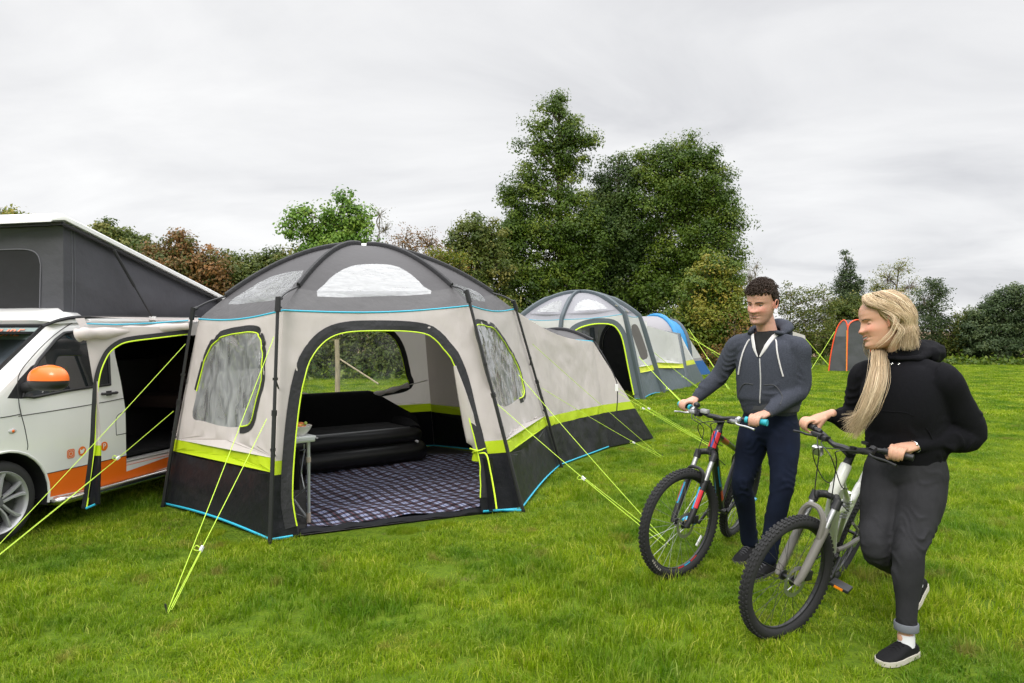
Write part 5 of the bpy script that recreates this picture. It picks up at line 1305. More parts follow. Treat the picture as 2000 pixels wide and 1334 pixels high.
def toilet_tent():
    gy=mat('toilet_grey',(.075,.078,.085),.6,bump=.4,bscale=4,bdist=.05,transl=.05); g2=mat('toilet_mesh',(.13,.135,.145),.7); og=mat('orange_edging',(.90,.10,.03),.5)
    root=thing('toilet_tent',G(1665,727),'tall charcoal pop-up toilet tent with orange edging near the far hedge','tent')
    Y=G(1665,727).y
    def face(px,Ys):
        pts=[P(x,y,Ys(x)) for x,y in px]; return pts
    left=[(1618,727),(1621,700),(1627,668),(1634,642),(1641,630),(1648,625),(1653,631),(1655,645),(1654,680),(1653,729)]
    right=[(1653,729),(1654,680),(1655,645),(1659,632),(1668,626),(1677,625),(1687,632),(1693,648),(1698,675),(1706,705),(1712,728)]
    yl=lambda x: Y+(1653-x)*.012; yr=lambda x:Y+(x-1653)*.010
    for px,fy,w_ in ((left,yl,[(1634,642),(1641,630),(1648,626),(1653,634),(1654,657),(1631,657)]),(right,yr,None)):
        pts=[ (q.x,q.y) for q in cr([V(*p) for p in px],3)]
        o3=[P(x,y,fy(x)) for x,y in pts]
        f=lambda s,t: P(s,t,fy(s))
        def f(s,t,fy=fy): 
            p=P(s,t,fy(s)); return p+V(0,.05*mnoise.noise(V(s*.05,t*.05,1)),0)
        r=patch(f,pts,[],[('m',w_)] if w_ else [],nx=10,ny=14); pn=r['wall'].build('side_panel',gy,root)
        if 'm' in r: r['m'].build('mesh_panel',g2,pn)
        m=MB(); m.tube([p+V(0,-.02,0) for p in o3],.026,6); m.build('edging',og,root)
    # back panels and top so that it has real depth
    bp=[P(1660,727,Y+1.5),P(1662,640,Y+.9)]
    m=MB(); L=[P(x,y,yl(x)) for x,y in left[:6]]; Rr=[P(x,y,yr(x)) for x,y in right[5:]][::-1]
    bk=V(P(1665,0,Y+1.6).x,Y+1.6,0); tops=V(P(1663,0,Y+.7).x,Y+.7,2.05)
    for ch in (L,Rr):
        n=len(ch); bb=[bk.lerp(tops,(k/(n-1))) for k in range(n)]; ribbon(m,ch,bb)
    m.add([L[-1],P(1655,636,Y),Rr[-1],tops],[(0,1,2,3)]); m.build('rear_panel',gy,root)
    m=MB(); m.tube([P(1654,645,Y-.05),P(1653,729,Y-.05)],.02,5); m.build('door_zip',mat('zip_orange',(.8,.30,.04),.5),root)
toilet_tent()
# ================================================================== bicycles
def make_bike(label,rc,fc,r,lean,steer,kind,scale=1.0):
    """rc, fc: rear / front wheel contact points on the ground"""
    h=(fc-rc); L_=h.length/scale; ang=math.atan2(h.y,h.x)
    M=Matrix.Translation(rc)@Matrix.Rotation(ang,4,'Z')@Matrix.Rotation(lean,4,'X')@Matrix.Scale(scale,4)
    root=thing('bicycle',rc.copy(),label,'bicycle','bicycles pushed by the two walkers')
    man=kind=='man'
    blk=mat('bike_black',(.015,.015,.017),.4); rub=mat('bike_tyre',(.016,.016,.017),.85,bump=.4,bscale=80,bdist=.003); sil=mat('bike_silver',(.55,.55,.56),.3,metal=.9)
    sp=mat('spoke_steel',(.45,.45,.45),.35,metal=.8) if man else mat('spoke_black',(.03,.03,.03),.5)
    fr=mat('frame_black',(.012,.013,.018),.3,coat=.5) if man else mat('frame_white',(.66,.66,.62),.3,coat=.5)
    red=mat('frame_red',(.55,.02,.03),.35,coat=.4); cy=mat('frame_cyan',(.02,.35,.60),.35,coat=.4)
    low=mat('fork_grey',(.16,.15,.135),.45) if not man else blk
    ha=R(68.5); hv=V(-math.cos(ha),0,math.sin(ha)); hp=V(math.sin(ha),0,math.cos(ha))
    hub=V(L_,0,r); off=.045 
    def A(t,f=0): return hub-hp*off+hv*t+hp*f        # along steering axis
    S_=Matrix.Translation(A(0))@Matrix.Rotation(steer,4,hv)@Matrix.Translation(-A(0))
    def bld(m,name,mt,parent,T,**k): m.xf(M@T if T is not None else M); return m.build(name,mt,parent,**k)
    def wheel(c,T,front):
        tr=.0285; R0=r-tr
        m=MB(); n=64; rings=[]
        for i in range(n):
            t=2*math.pi*i/n; d=V(math.cos(t),0,math.sin(t)); rings.append([c+d*(R0+tr*math.cos(2*math.pi*k/12))+V(0,tr*1.0*math.sin(2*math.pi*k/12),0) for k in range(12)])
        m.loft(rings,closed=True)
        for i in range(72):
            t=2*math.pi*(i+.0)/72; 
            for q,(yy,ra) in enumerate(((-.020,-.0065),(-.007,.0),(.007,.0),(.020,-.0065))):
                tt=t+(math.pi/72 if q in(1,2) else 0); d=V(math.cos(tt),0,math.sin(tt)); tg=V(-math.sin(tt),0,math.cos(tt))
                M3=Matrix((d,V(0,1,0),tg)).transposed(); m.box(c+d*(r-.001+ra)+V(0,yy,0),(.009,.010 if abs(yy)<.01 else .009,.014),M3)
        wo=bld(m,'wheel',rub,root,T)
        m=MB(); rings=[]
        for i in range(n):
            t=2*math.pi*i/n; d=V(math.cos(t),0,math.sin(t)); ri=R0-tr*.55
            rings.append([c+d*(ri+a)+V(0,b,0) for a,b in ((.006,.012),(-.004,.0115),(-.018,.006),(-.018,-.006),(-.004,-.0115),(.006,-.012))])
        m.loft(rings,closed=True); bld(m,'rim',blk if man or not front else blk,wo,T)
        m=MB(); 
        for i in range(28):
            t=2*math.pi*i/28; s=1 if i%2 else -1; t2=t+(.55 if (i//2)%2 else -.55); ri=R0-tr*.55-.016
            m.tube([c+V(.022*math.cos(t2),s*.026,.022*math.sin(t2)),c+V(ri*math.cos(t),s*.002,ri*math.sin(t))],.0013,4,cap=False)
        bld(m,'spokes',sp,wo,T)
        m=MB(); m.tube([c+V(0,-.05,0),c+V(0,.05,0)],.011,10); m.tube([c+V(0,-.032,0),c+V(0,-.026,0)],.026,14); m.tube([c+V(0,.026,0),c+V(0,.032,0)],.026,14); bld(m,'hub',blk,wo,T)
        m=MB(); n2=40
        vs=[];fs=[]
        for i in range(n2):
            t=2*math.pi*i/n2; w_=.0025*math.sin(i*2.5)
            for rr_ in (.058+w_,.080+w_): vs.append(c+V(rr_*math.cos(t),.042,rr_*math.sin(t)))
        fs=[(2*i,2*i+1,(2*i+3)%(2*n2),(2*i+2)%(2*n2)) for i in range(n2)]; m.add(vs,fs)
        for i in range(6):
            t=2*math.pi*i/6; m.tube([c+V(.02*math.cos(t),.042,.02*math.sin(t)),c+V(.06*math.cos(t+.35),.042,.06*math.sin(t+.35))],.003,4)
        bld(m,'brake_disc',sil,wo,T)
        if front and man:
            m=MB(); t=R(215); d=V(math.cos(t),0,math.sin(t)); tg=V(-math.sin(t),0,math.cos(t)); m.box(c+d*(R0-.075),(.018,.010,.075),Matrix((d,V(0,1,0),tg)).transposed(),.006); bld(m,'reflector',mat('reflector_white',(.75,.75,.75),.25),wo,T)
            m=MB()
            for i,t in enumerate(range(236,300,3)):
                pass
            for k,(a0,a1,mt_) in enumerate(((232,244,red),(245,256,cy),(257,268,red))):
                m=MB(); 
                ri=R0-tr*.55
                vs=[]; 
                for i in range(5):
                    t=R(a0+(a1-a0)*i/4); d=V(math.cos(t),0,math.sin(t)); vs+=[c+d*(ri-.001)+V(0,.0125,0),c+d*(ri-.017)+V(0,.0075,0)]
                m.add(vs,[(2*i,2*i+1,2*i+3,2*i+2) for i in range(4)]); bld(m,'rim_decal',mt_,wo,T,smooth=False)
            # pale lettering on the tyre sidewall
            for i,ch in enumerate('optera'):
                t=R(322-i*3.6); d=V(math.cos(t),0,math.sin(t)); tg=V(-math.sin(t),0,math.cos(t))
                cu=bpy.data.curves.new('l','FONT'); cu.body=ch; cu.size=.028; cu.extrude=.0005; cu.align_x='CENTER'; cu.align_y='CENTER'
                o=bpy.data.objects.new('l',cu); me=bpy.data.meshes.new_from_object(o); bpy.data.objects.remove(o)
                nrm=(V(0,1,0)*.97+d*-.1).normalized(); X=-tg*-1; Y_=nrm.cross(X).normalized()
                F=Matrix.Translation(c+d*(R0+.001)+V(0,tr+.0012,0))@Matrix((X,Y_,nrm)).transposed().to_4x4()
                me.transform(Matrix.Translation(-wloc(wo))@M@T@F); link_mesh('lettering',me,bpy.data.materials.get('tyre_lettering') or mat('tyre_lettering',(.45,.42,.36),.7),wo,smooth=False)
        if not front:
            m=MB()
            for k in range(7): m.tube([c+V(0,-.030-.003*k,0),c+V(0,-.0315-.003*k,0)],.050-.005*k,20)
            bld(m,'cassette',sil,wo,T)
        return wo
    wheel(V(0,0,r),Matrix(),False); wheel(hub,S_,True)
    # fork
    ax=.062; ct=.455 if r>.32 else .43
    crown=A(ct,.0)
    fk=None
    m=MB(); m.tube(cr([A(ct-.005,.035)+V(0,-ax,0),A(ct+.01,.03)+V(0,-ax*.9,0),A(ct+.028,.005)+V(0,-.03,0),A(ct+.03)+V(0,.0,0),A(ct+.028,.005)+V(0,.03,0),A(ct+.01,.03)+V(0,ax*.9,0),A(ct-.005,.035)+V(0,ax,0)],4),.020,10,flat=.9)
    for s in (-1,1): m.tube([A(ct+.022,.035)+V(0,s*ax,0),A(ct-.03,.035)+V(0,s*ax,0)],.0225,12)
    fk=bld(m,'fork',blk,root,S_)
    for s in (-1,1):
        m=MB(); m.tube([A(ct-.02,.035)+V(0,s*ax,0),A(.27,.038)+V(0,s*ax,0)],.0155,12); bld(m,'stanchion',sil,fk,S_)
        m=MB(); m.tube([A(.30,.037)+V(0,s*ax,0),A(.285,.037)+V(0,s*ax,0),A(.10,.042)+V(0,s*ax,0),A(.03,.046)+V(0,s*(ax-.002),0),A(-.012,.05)+V(0,s*(ax-.010),0)],[.022,.0215,.0205,.019,.013],12); m.tube([A(.0,off)+V(0,s*.045,0),A(0,off)+V(0,s*.07,0)],.012,8)
        lw=bld(m,'fork_leg',low,fk,S_)
        if man:
            for nm,mt_,q in (('leg_decal',red,0),('leg_decal',cy,1)):
                m=MB(); sid=V(0,s,0); 
                fwd=(hp*(.75)+sid*.66).normalized() if q==0 else (hp*.99+sid*-.1).normalized(); sd=hv.cross(fwd).normalized()
                t0,t1=(.12,.235) if q==0 else (.11,.25)
                w_=.013 if q==0 else .006
                vs=[]
                for i in range(6):
                    t=t0+(t1-t0)*i/5
                    for k in (-1,-.5,0,.5,1): 
                        an=k*w_/.021; vs.append(A(t,.041)+V(0,s*ax,0)+(fwd*math.cos(an)+sd*math.sin(an))*.0222)
                m.add(vs,[(i*5+k,i*5+k+1,(i+1)*5+k+1,(i+1)*5+k) for i in range(5) for k in range(4)]); bld(m,nm,mt_,lw,S_)
    # arch
    m=MB()
    if man: pts=[A(.285,.055)+V(0,-ax,0),A(.335,.075)+V(0,-ax*.95,0),A(.355,.085)+V(0,-ax*.45,0),A(.357,.087),A(.355,.085)+V(0,ax*.45,0),A(.335,.075)+V(0,ax*.95,0),A(.285,.055)+V(0,ax,0)]; m.tube(cr(pts,4),.011,8)
    else: pts=[A(.24,.05)+V(0,-ax,0),A(.32,.075)+V(0,-ax*1.0,0),A(.365,.095)+V(0,-ax*.55,0),A(.375,.10),A(.365,.095)+V(0,ax*.55,0),A(.32,.075)+V(0,ax*1.0,0),A(.24,.05)+V(0,ax,0)]; m.tube(cr(pts,5),.0145,8)
    bld(m,'fork_arch',low,fk,S_)
    m=MB(); m.box(A(.055,.005)+V(0,.062,0),(.05,.022,.05),None,.006); bld(m,'brake_caliper',blk,fk,S_)
    # head, frame
    hb,ht=ct+.05,ct+.05+(.125 if man else .15)
    m=MB(); m.tube([A(hb-.01),A(hb),A(ht),A(ht+.008)],[.024,.0275,.0275,.024],14)
    bb=V(.43,0,.30 if man else .29)*1.0; bb.x=L_*.395
    ax0=V(0,0,r)
    seat=V(bb.x-.165,0,bb.z+.47); sc=V(bb.x-.14,0,bb.z+.40)
    if man:
        m.tube([A(hb+.035),bb+V(0,0,.02)],[.026,.030],12); m.tube([A(ht-.03),A(ht-.06)+V(-.1,0,.0),sc],[.020,.02,.017],10); m.tube([bb,seat],.0165,10)
        for s in (-1,1):
            m.tube(cr([bb+V(0,s*.03,0),bb+V(-.1,s*.045,.005),ax0+V(.05,s*.062,0),ax0+V(0,s*.066,0)],4),.0095,8)
            m.tube(cr([sc+V(0,s*.015,-.02),sc.lerp(ax0,.25)+V(0,s*.05,0),ax0+V(.02,s*.062,.04),ax0+V(0,s*.066,0)],4),.0080,8)
    else:
        m.tube([A(hb+.04),A(hb+.02).lerp(bb,.4)+V(.02,0,-.01),bb+V(0,0,.01)],[.032,.036,.034],14); 
        m.tube(cr([A(ht-.05),A(ht-.10)+V(-.12,0,-.04),sc+V(.12,0,-.08),sc],4),.021,12); m.tube([bb,seat],.017,10)
        m.tube([A(hb+.02).lerp(bb,.35),sc+V(.06,0,-.12)],.018,10)
    fo=bld(m,'frame',fr,root,None)
    if man:
        # coloured head tube panels and frame flashes
        for s,mt_ in ((1,red),(-1,red)):
            m=MB(); vs=[]
            for i in range(6):
                t=hb+.01+(ht-hb-.02)*i/5
                for k in range(5):
                    an=s*(.25+.9*k/4); vs.append(A(t)+(hp*math.cos(an)+V(0,1,0)*math.sin(an))*.0282)
            m.add(vs,[(i*5+k,i*5+k+1,(i+1)*5+k+1,(i+1)*5+k) for i in range(5) for k in range(4)]); bld(m,'frame_decal',mt_,fo,None)
        m=MB(); vs=[]
        for i in range(6):
            t=hb+.01+(ht-hb-.02)*i/5
            for k in range(4): 
                an=-.22+.44*k/3; vs.append(A(t)+(hp*math.cos(an)+V(0,1,0)*math.sin(an))*.0283)
        m.add(vs,[(i*4+k,i*4+k+1,(i+1)*4+k+1,(i+1)*4+k) for i in range(5) for k in range(3)]); bld(m,'frame_decal',mat('frame_blue',(.03,.06,.30),.35),fo,None)
        for a0,a1,mt_,w0 in ((.30,.62,cy,.35),(.70,.86,red,1.1)):
            m=MB(); p0,p1=A(hb+.035),bb+V(0,0,.02); d=(p1-p0).normalized(); q=V(0,1,0); q2=d.cross(q); vs=[]
            for i in range(6):
                t=a0+(a1-a0)*i/5; rad=.0262+.0045*t
                for k in range(5):
                    an=-w0*.5+w0*k/4+(.5 if mt_ is cy else 0); vs.append(p0.lerp(p1,t)+(q*math.cos(an)+q2*math.sin(an))*rad)
            m.add(vs,[(i*5+k,i*5+k+1,(i+1)*5+k+1,(i+1)*5+k) for i in range(5) for k in range(4)]); bld(m,'frame_decal',mt_,fo,None)
        m=MB(); p0,p1=A(ht-.06)+V(-.1,0,.0),sc; m.tube([p0.lerp(p1,.02),p0.lerp(p1,.3)],.0205,10); bld(m,'frame_decal',red,fo,None)
    else:
        m=MB()
        for s in (-1,1):
            m.tube(cr([bb+V(-.02,s*.03,.03),bb+V(-.12,s*.05,.04),ax0+V(.06,s*.062,.01),ax0+V(0,s*.068,0)],4),.013,8); m.tube([ax0+V(0,s*.066,0),sc+V(.02,s*.04,-.22)],.009,8)
        bld(m,'rear_arm',low,root,None)
        p0,p1=bb+V(-.02,0,.08),A(hb).lerp(sc,.62)+V(0,0,-.03)
        m=MB(); m.tube([p0,p0.lerp(p1,.5)],.024,12); m.tube([p0.lerp(p1,.5),p1],.014,10)
        for k in range(7): m.tube([p0.lerp(p1,.5+.06*k),p0.lerp(p1,.52+.06*k)],.027,12)
        bld(m,'rear_shock',sil,root,None)
    # headset, stem, bars
    bh=ht+.055; fw=.07
    m=MB(); m.tube([A(ht),A(ht+.012),A(ht+.05),A(ht+.075)],[.027,.021,.019,.019],12); m.tube([A(bh),A(bh+.012,fw)],[.020,.021],10); st=bld(m,'stem',blk,root,S_)
    rise=.02 if man else .045; hwid=.335 if man else .305
    bc=A(bh+.014,fw+.01)
    def Bp(y,up,back): return bc+V(-back,y,up)
    bp=[Bp(-hwid,rise+.004,.055),Bp(-.20,rise,.02),Bp(-.13,rise*.7,.005),Bp(-.06,0,0),Bp(0,0,0),Bp(.06,0,0),Bp(.13,rise*.7,.005),Bp(.20,rise,.02),Bp(hwid,rise+.004,.055)]
    pb=cr(bp,5)
    m=MB(); m.tube(pb,[.0155 if abs(p.y)<.05 else .0125 for p in pb],10); hbar=bld(m,'handlebar',blk,root,S_)
    grips=[]
    for s in (-1,1):
        e=Bp(s*hwid,rise+.004,.055); i_=Bp(s*.20,rise,.02); d=(e-i_).normalized()
        g0=e-d*.125
        m=MB(); m.tube([g0,g0+d*.004,e-d*.004,e+d*.003],[.0155,.0165,.0165,.0165],12); gr=bld(m,'grip',blk,hbar,S_)
        if man:
            m=MB(); m.tube([g0-d*.003,g0+d*.016],.0195,12); m.tube([e-d*.02,e+d*.006],[.018,.0205],12); m.tube([e-d*.06,e-d*.02],[.0172,.0178],12); bld(m,'grip_band',bpy.data.materials.get('grip_cyan') or mat('grip_cyan',(.02,.36,.45),.5),gr,S_)
        # brake lever
        c=g0-d*.04
        m=MB(); m.tube([c+V(0,0,0),c+V(.02,0,-.012)],.019,8); m.box(c-d*.01+V(.028,0,-.018),(.035,.06,.026),None,.008)
        m.tube(cr([c+V(.035,0,-.02),c+d*.03+V(.062,0,-.03),c+d*.09+V(.060,0,-.036),c+d*.14+V(.07,0,-.045)],5),[.009,.008,.0072,.0066,.006,.006,.006,.006,.006,.006,.0058,.0056,.0056,.006,.0065,.007],8,flat=.8)
        bl=bld(m,'brake_lever',sil if (man) else blk,hbar,S_)
        m=MB(); m.box(c-d*.045+V(.0,0,-.025),(.05,.045,.028),None,.01); m.box(c-d*.045+V(-.02,0,-.03),(.03,.02,.012),None,.004); bld(m,'shifter',blk,hbar,S_)
        grips.append((M@S_@(e-d*.062),((M@S_).to_3x3()@(-d)).normalized(),((M@S_).to_3x3()@V(1,0,0)).normalized(),((M@S_).to_3x3()@V(0,0,1)).normalized()))
        ca=c+V(.035,0,-.02)-d*.02
        e1=A(.10,.03)+V(0,.07,0) if s>0 else A(hb+.03).lerp(bb,.25)+V(0,.03,0)
        m=MB(); m.tube(cr([ca,ca-d*.08+V(.07,0,-.02),A(ht-.03,.10)+V(0,s*.03,0) if man else A(ht-.03,.16)+V(0,s*.05,0),A(hb-.06,.055)+V(0,s*.045,0),A(hb-.16,.03)+V(0,.075*1,0) if s>0 else A(hb-.02)+V(-.02,-.035,0),e1],7),.0028,6); bld(m,'brake_cable',blk,root,S_)
        m=MB(); cb=c-d*.06+V(.0,0,-.03); m.tube(cr([cb,cb-d*.05+V(.09,0,.0),A(ht-.02,.14 if man else .22)+V(0,-s*.05,0),A(hb+.04,.05)+V(0,-s*.05,0),A(hb+.03)+V(-.05,-s*.03,0)],7),.0026,6); bld(m,'gear_cable',blk,root,S_)
    if man:
        m=MB(); m.box(bc+V(.005,-.075,.022),(.035,.055,.028),None,.008); bld(m,'front_light',mat('light_silver',(.5,.5,.52),.3,metal=.5),hbar,S_)
        m=MB(); m.ball(Bp(-.15,rise+.03,.0),(.022,.022,.02)); bld(m,'bell',blk,hbar,S_)
    else:
        m=MB(); m.tube([Bp(.10,.05,.0),Bp(.10,.062,.0)],.017,14); m.tube([Bp(.05,.0,.0)+V(0,0,.0),Bp(.05,.02,0)],.02,10); bld(m,'bell',blk,hbar,S_)
        m=MB(); m.box(bc+V(.055,-.10,-.045),(.03,.05,.05),Matrix.Rotation(.5,3,'Y'),.008); bld(m,'front_reflector',sil,hbar,S_)
    # seat post, saddle
    m=MB(); m.tube([seat-V(-.02,0,.06),seat+V(-.05,0,.13)],.0135,10); bld(m,'seatpost',blk,root,None)
    sd=seat+V(-.05,0,.15); m=MB(); rings=[]
    for x,w_,z0,th in ((.14,.012,-.012,.02),(.12,.022,.0,.035),(.04,.03,.004,.04),(-.05,.055,.006,.045),(-.10,.072,.010,.045),(-.13,.06,.006,.04),(-.145,.02,-.005,.02)):
        rings.append([sd+V(x,w_*math.cos(t),z0-th*.5+th*.5*math.sin(t)*(1 if math.sin(t)>0 else .6)) for t in [2*math.pi*k/14 for k in range(14)]])
    m.loft(rings); bld(m,'saddle',blk,root,None)
    # crankset
    m=MB(); m.tube([bb+V(0,-.05,0),bb+V(0,.05,0)],.02,12); cs=bld(m,'crankset',blk,root,None)
    ca=R(-38) if man else R(-70)
    if not man: ca=R(-50)
    m=MB(); vs=[];n=40
    for i in range(n):
        t=2*math.pi*i/n
        for rr_ in (.055,.080+(.003 if i%2 else 0)): vs.append(bb+V(rr_*math.cos(t),-.055,rr_*math.sin(t)))
    m.add(vs,[(2*i,2*i+1,(2*i+3)%(2*n),(2*i+2)%(2*n)) for i in range(n)])
    for i in range(5): t=2*math.pi*i/5; m.tube([bb+V(0,-.055,0),bb+V(.062*math.cos(t),-.055,.062*math.sin(t))],.007,6)
    bld(m,'chainring',blk if not man else sil,cs,None)
    for s in (-1,1):
        a=ca if s<0 else ca+math.pi
        if not man: a=R(-28) if s>0 else R(152)
        e=bb+V(.17*math.cos(a),s*.075,.17*math.sin(a)); m=MB(); m.tube([bb+V(0,s*.06,0),e],[.016,.012],8,flat=.7); bld(m,'crank_arm',blk,cs,None)
        m=MB(); m.box(e+V(0,s*.06,0),(.095,.10,.018),None,.006); pd=bld(m,'pedal',cy if (man) else blk,cs,None)
        m=MB()
        for k in (-1,1): m.box(e+V(k*.049,s*.06,0),(.004,.045,.012),None)
        bld(m,'pedal_reflector',bpy.data.materials.get('amber') or mat('amber',(.85,.25,.01),.3),pd,None)
    m=MB(); m.tube([bb+V(0,-.055,.076),V(0,-.045,r+.04)],.004,5); m.tube([bb+V(0,-.055,-.076),V(.03,-.045,r-.11),V(.0,-.045,r-.03)],.004,5); bld(m,'chain',blk,root,None)
    m=MB(); m.box(V(.02,-.055,r-.06),(.025,.02,.11),Matrix.Rotation(.3,3,'Y'),.005); bld(m,'derailleur',blk,root,None)
    return grips
def bike_at(label,fc,h,L_,r,lean,steer,kind):
    fc=V(*fc,0); return make_bike(label,fc-V(math.cos(h),math.sin(h),0)*L_,fc,r,lean,steer,kind)
GM=bike_at('black mountain bike with red and blue flashes held by the man',(.9951,4.2559),-2.2217,1.0742,.3408,-.2172,-.3391,'man')
GW=bike_at('white mountain bike with grey suspension fork held by the woman',(1.295,3.405),-2.2861,1.0618,.3185,-.3154,-.3614,'woman')
print('GRIPS', [tuple(round(a,3) for a in g[0]) for g in GM+GW],[tuple(round(a) for a in proj(g[0])) for g in GM+GW])
# ================================================================== people
def basis(f,tilt=0):
    f=V(f[0],f[1],0).normalized(); up=V(0,0,1); r=f.cross(up)   # r = the person's right
    return r,f,up
def ringtube(mb,pts,rad,side,n=20,end=True,res=5,pw=2.0):
    """pts list of Vector, rad list of (a,b) half widths along side / across; smooth, closed with rounded ends"""
    k=len(pts)
    dat=[V4(p,r) for p,r in zip(pts,rad)]
    sm=crn(dat,res)
    P_=[Vector(d[:3]) for d in sm]; A_=[(d[3],d[4]) for d in sm]
    m=len(P_); rings=[]
    for i in range(m):
        T=(P_[min(i+1,m-1)]-P_[max(i-1,0)]).normalized()
        s=(side-T*side.dot(T)).normalized(); b=T.cross(s)
        a_,b_=A_[i]
        rings.append([P_[i]+s*(a_*sgp(math.cos(t),2/pw))+b*(b_*sgp(math.sin(t),2/pw)) for t in [2*math.pi*j/n for j in range(n)]])
    if end:
        def cap(i,dr):
            T=(P_[i]-P_[i-dr]).normalized() if 0<=i-dr<m else V(0,0,1)
            out=[]; c=P_[i]; rmin=min(A_[i])
            for q in (.5,.8,.97):
                kk=math.sqrt(max(.0,1-q*q)); out.append([c+(v-c)*kk+T*rmin*q for v in rings[i]])
            return out
        st=cap(0,-1); en=cap(m-1,1)
        rings=st[::-1]+rings+en
    mb.loft(rings)
def sgp(x,p): return math.copysign(abs(x)**p,x)
def V4(p,r): 
    r=r if isinstance(r,(tuple,list)) else (r,r); return (p[0],p[1],p[2],r[0],r[1])
def crn(d,n):
    out=[];m=len(d)
    for i in range(m-1):
        p1=d[i];p2=d[i+1]; p0=d[i-1] if i else tuple(2*a-b for a,b in zip(p1,p2)); p3=d[i+2] if i+2<m else tuple(2*b-a for a,b in zip(p1,p2))
        for k in range(n):
            t=k/n; out.append(tuple(.5*((2*b)+(c-a)*t+(2*a-5*b+4*c-e)*t*t+(3*b-a-3*c+e)*t**3) for a,b,c,e in zip(p0,p1,p2,p3)))
    out.append(d[-1]); return out
def remesh(mb,voxel,smooth_it=4,fac=.5):
    me=bpy.data.meshes.new('t'); me.from_pydata([tuple(v) for v in mb.v],[],mb.f)
    bm=bmesh.new(); bm.from_mesh(me); bmesh.ops.recalc_face_normals(bm,faces=bm.faces[:]); bm.to_mesh(me); bm.free()
    o=bpy.data.objects.new('t',me); COL.objects.link(o)
    md=o.modifiers.new('r','REMESH'); md.mode='VOXEL'; md.voxel_size=voxel; md.adaptivity=0
    if smooth_it: s=o.modifiers.new('s','SMOOTH'); s.factor=fac; s.iterations=smooth_it
    dg=bpy.context.evaluated_depsgraph_get(); dg.update(); ev=o.evaluated_get(dg); m2=bpy.data.meshes.new_from_object(ev)
    bpy.data.objects.remove(o); return m2
def co_of(me):
    a=np.zeros(len(me.vertices)*3,dtype=np.float32); me.vertices.foreach_get('co',a); n=np.zeros_like(a); me.vertices.foreach_get('normal',n)
    return a.reshape(-1,3).astype(np.float64),n.reshape(-1,3).astype(np.float64)
def set_co(me,c,it=3):
    me.vertices.foreach_set('co',c.astype(np.float32).ravel()); me.update()
    bm=bmesh.new(); bm.from_mesh(me)
    for _ in range(it): bmesh.ops.smooth_vert(bm,verts=bm.verts[:],factor=.5,use_axis_x=True,use_axis_y=True,use_axis_z=True)
    bm.to_mesh(me); bm.free(); me.update()
def attach(me,name,mt,parent,delfn=None):
    if delfn is not None:
        c,_=co_of(me); dl=delfn(c); bm=bmesh.new(); bm.from_mesh(me); bm.verts.ensure_lookup_table()
        bmesh.ops.delete(bm,geom=[v for v in bm.verts if dl[v.index]],context='VERTS'); bm.to_mesh(me); bm.free()
    me.transform(Matrix.Translation(-wloc(parent)))
    o=link_mesh(name,me,mt,parent); return o
def folds(c,n,segs,amp,freq,seed=0):
    """cloth creases: ridged bands across each limb axis; segs = list of (p0,p1,weight0,weight1)"""
    out=np.zeros(len(c)); 
    for si,(p0,p1,w0,w1,dr) in enumerate(segs):
        p0=np.array(p0);p1=np.array(p1);d=p1-p0;L=np.linalg.norm(d);d/=L
        rel=c-p0; t=rel@d; per=np.linalg.norm(rel-np.outer(t,d),axis=1); tt=t/L
        inside=np.exp(-np.maximum(0,np.maximum(-tt,tt-1))**2*60)*np.exp(-np.maximum(0,per-dr)**2*400)
        w=(w0+(w1-w0)*np.clip(tt,0,1))*inside
        ang=np.array([mnoise.noise(Vector((x[0]*9,x[1]*9,x[2]*6+si*5+seed))) for x in rel])
        az=np.arctan2(rel[:,0]-t*d[0],rel[:,1]-t*d[1])
        ph=t*freq*.8+ang*7+np.sin(az+si)*1.6
        rid=1-np.abs(np.sin(ph)); rid=rid**2.2-.25
        msk=np.array([.15+1.9*mnoise.noise(Vector((x[0]*8+3,x[1]*8,x[2]*7+si*3+seed))) for x in rel])
        out=out+w*rid*np.clip(msk,0,1.0)*1.15
    return out*amp
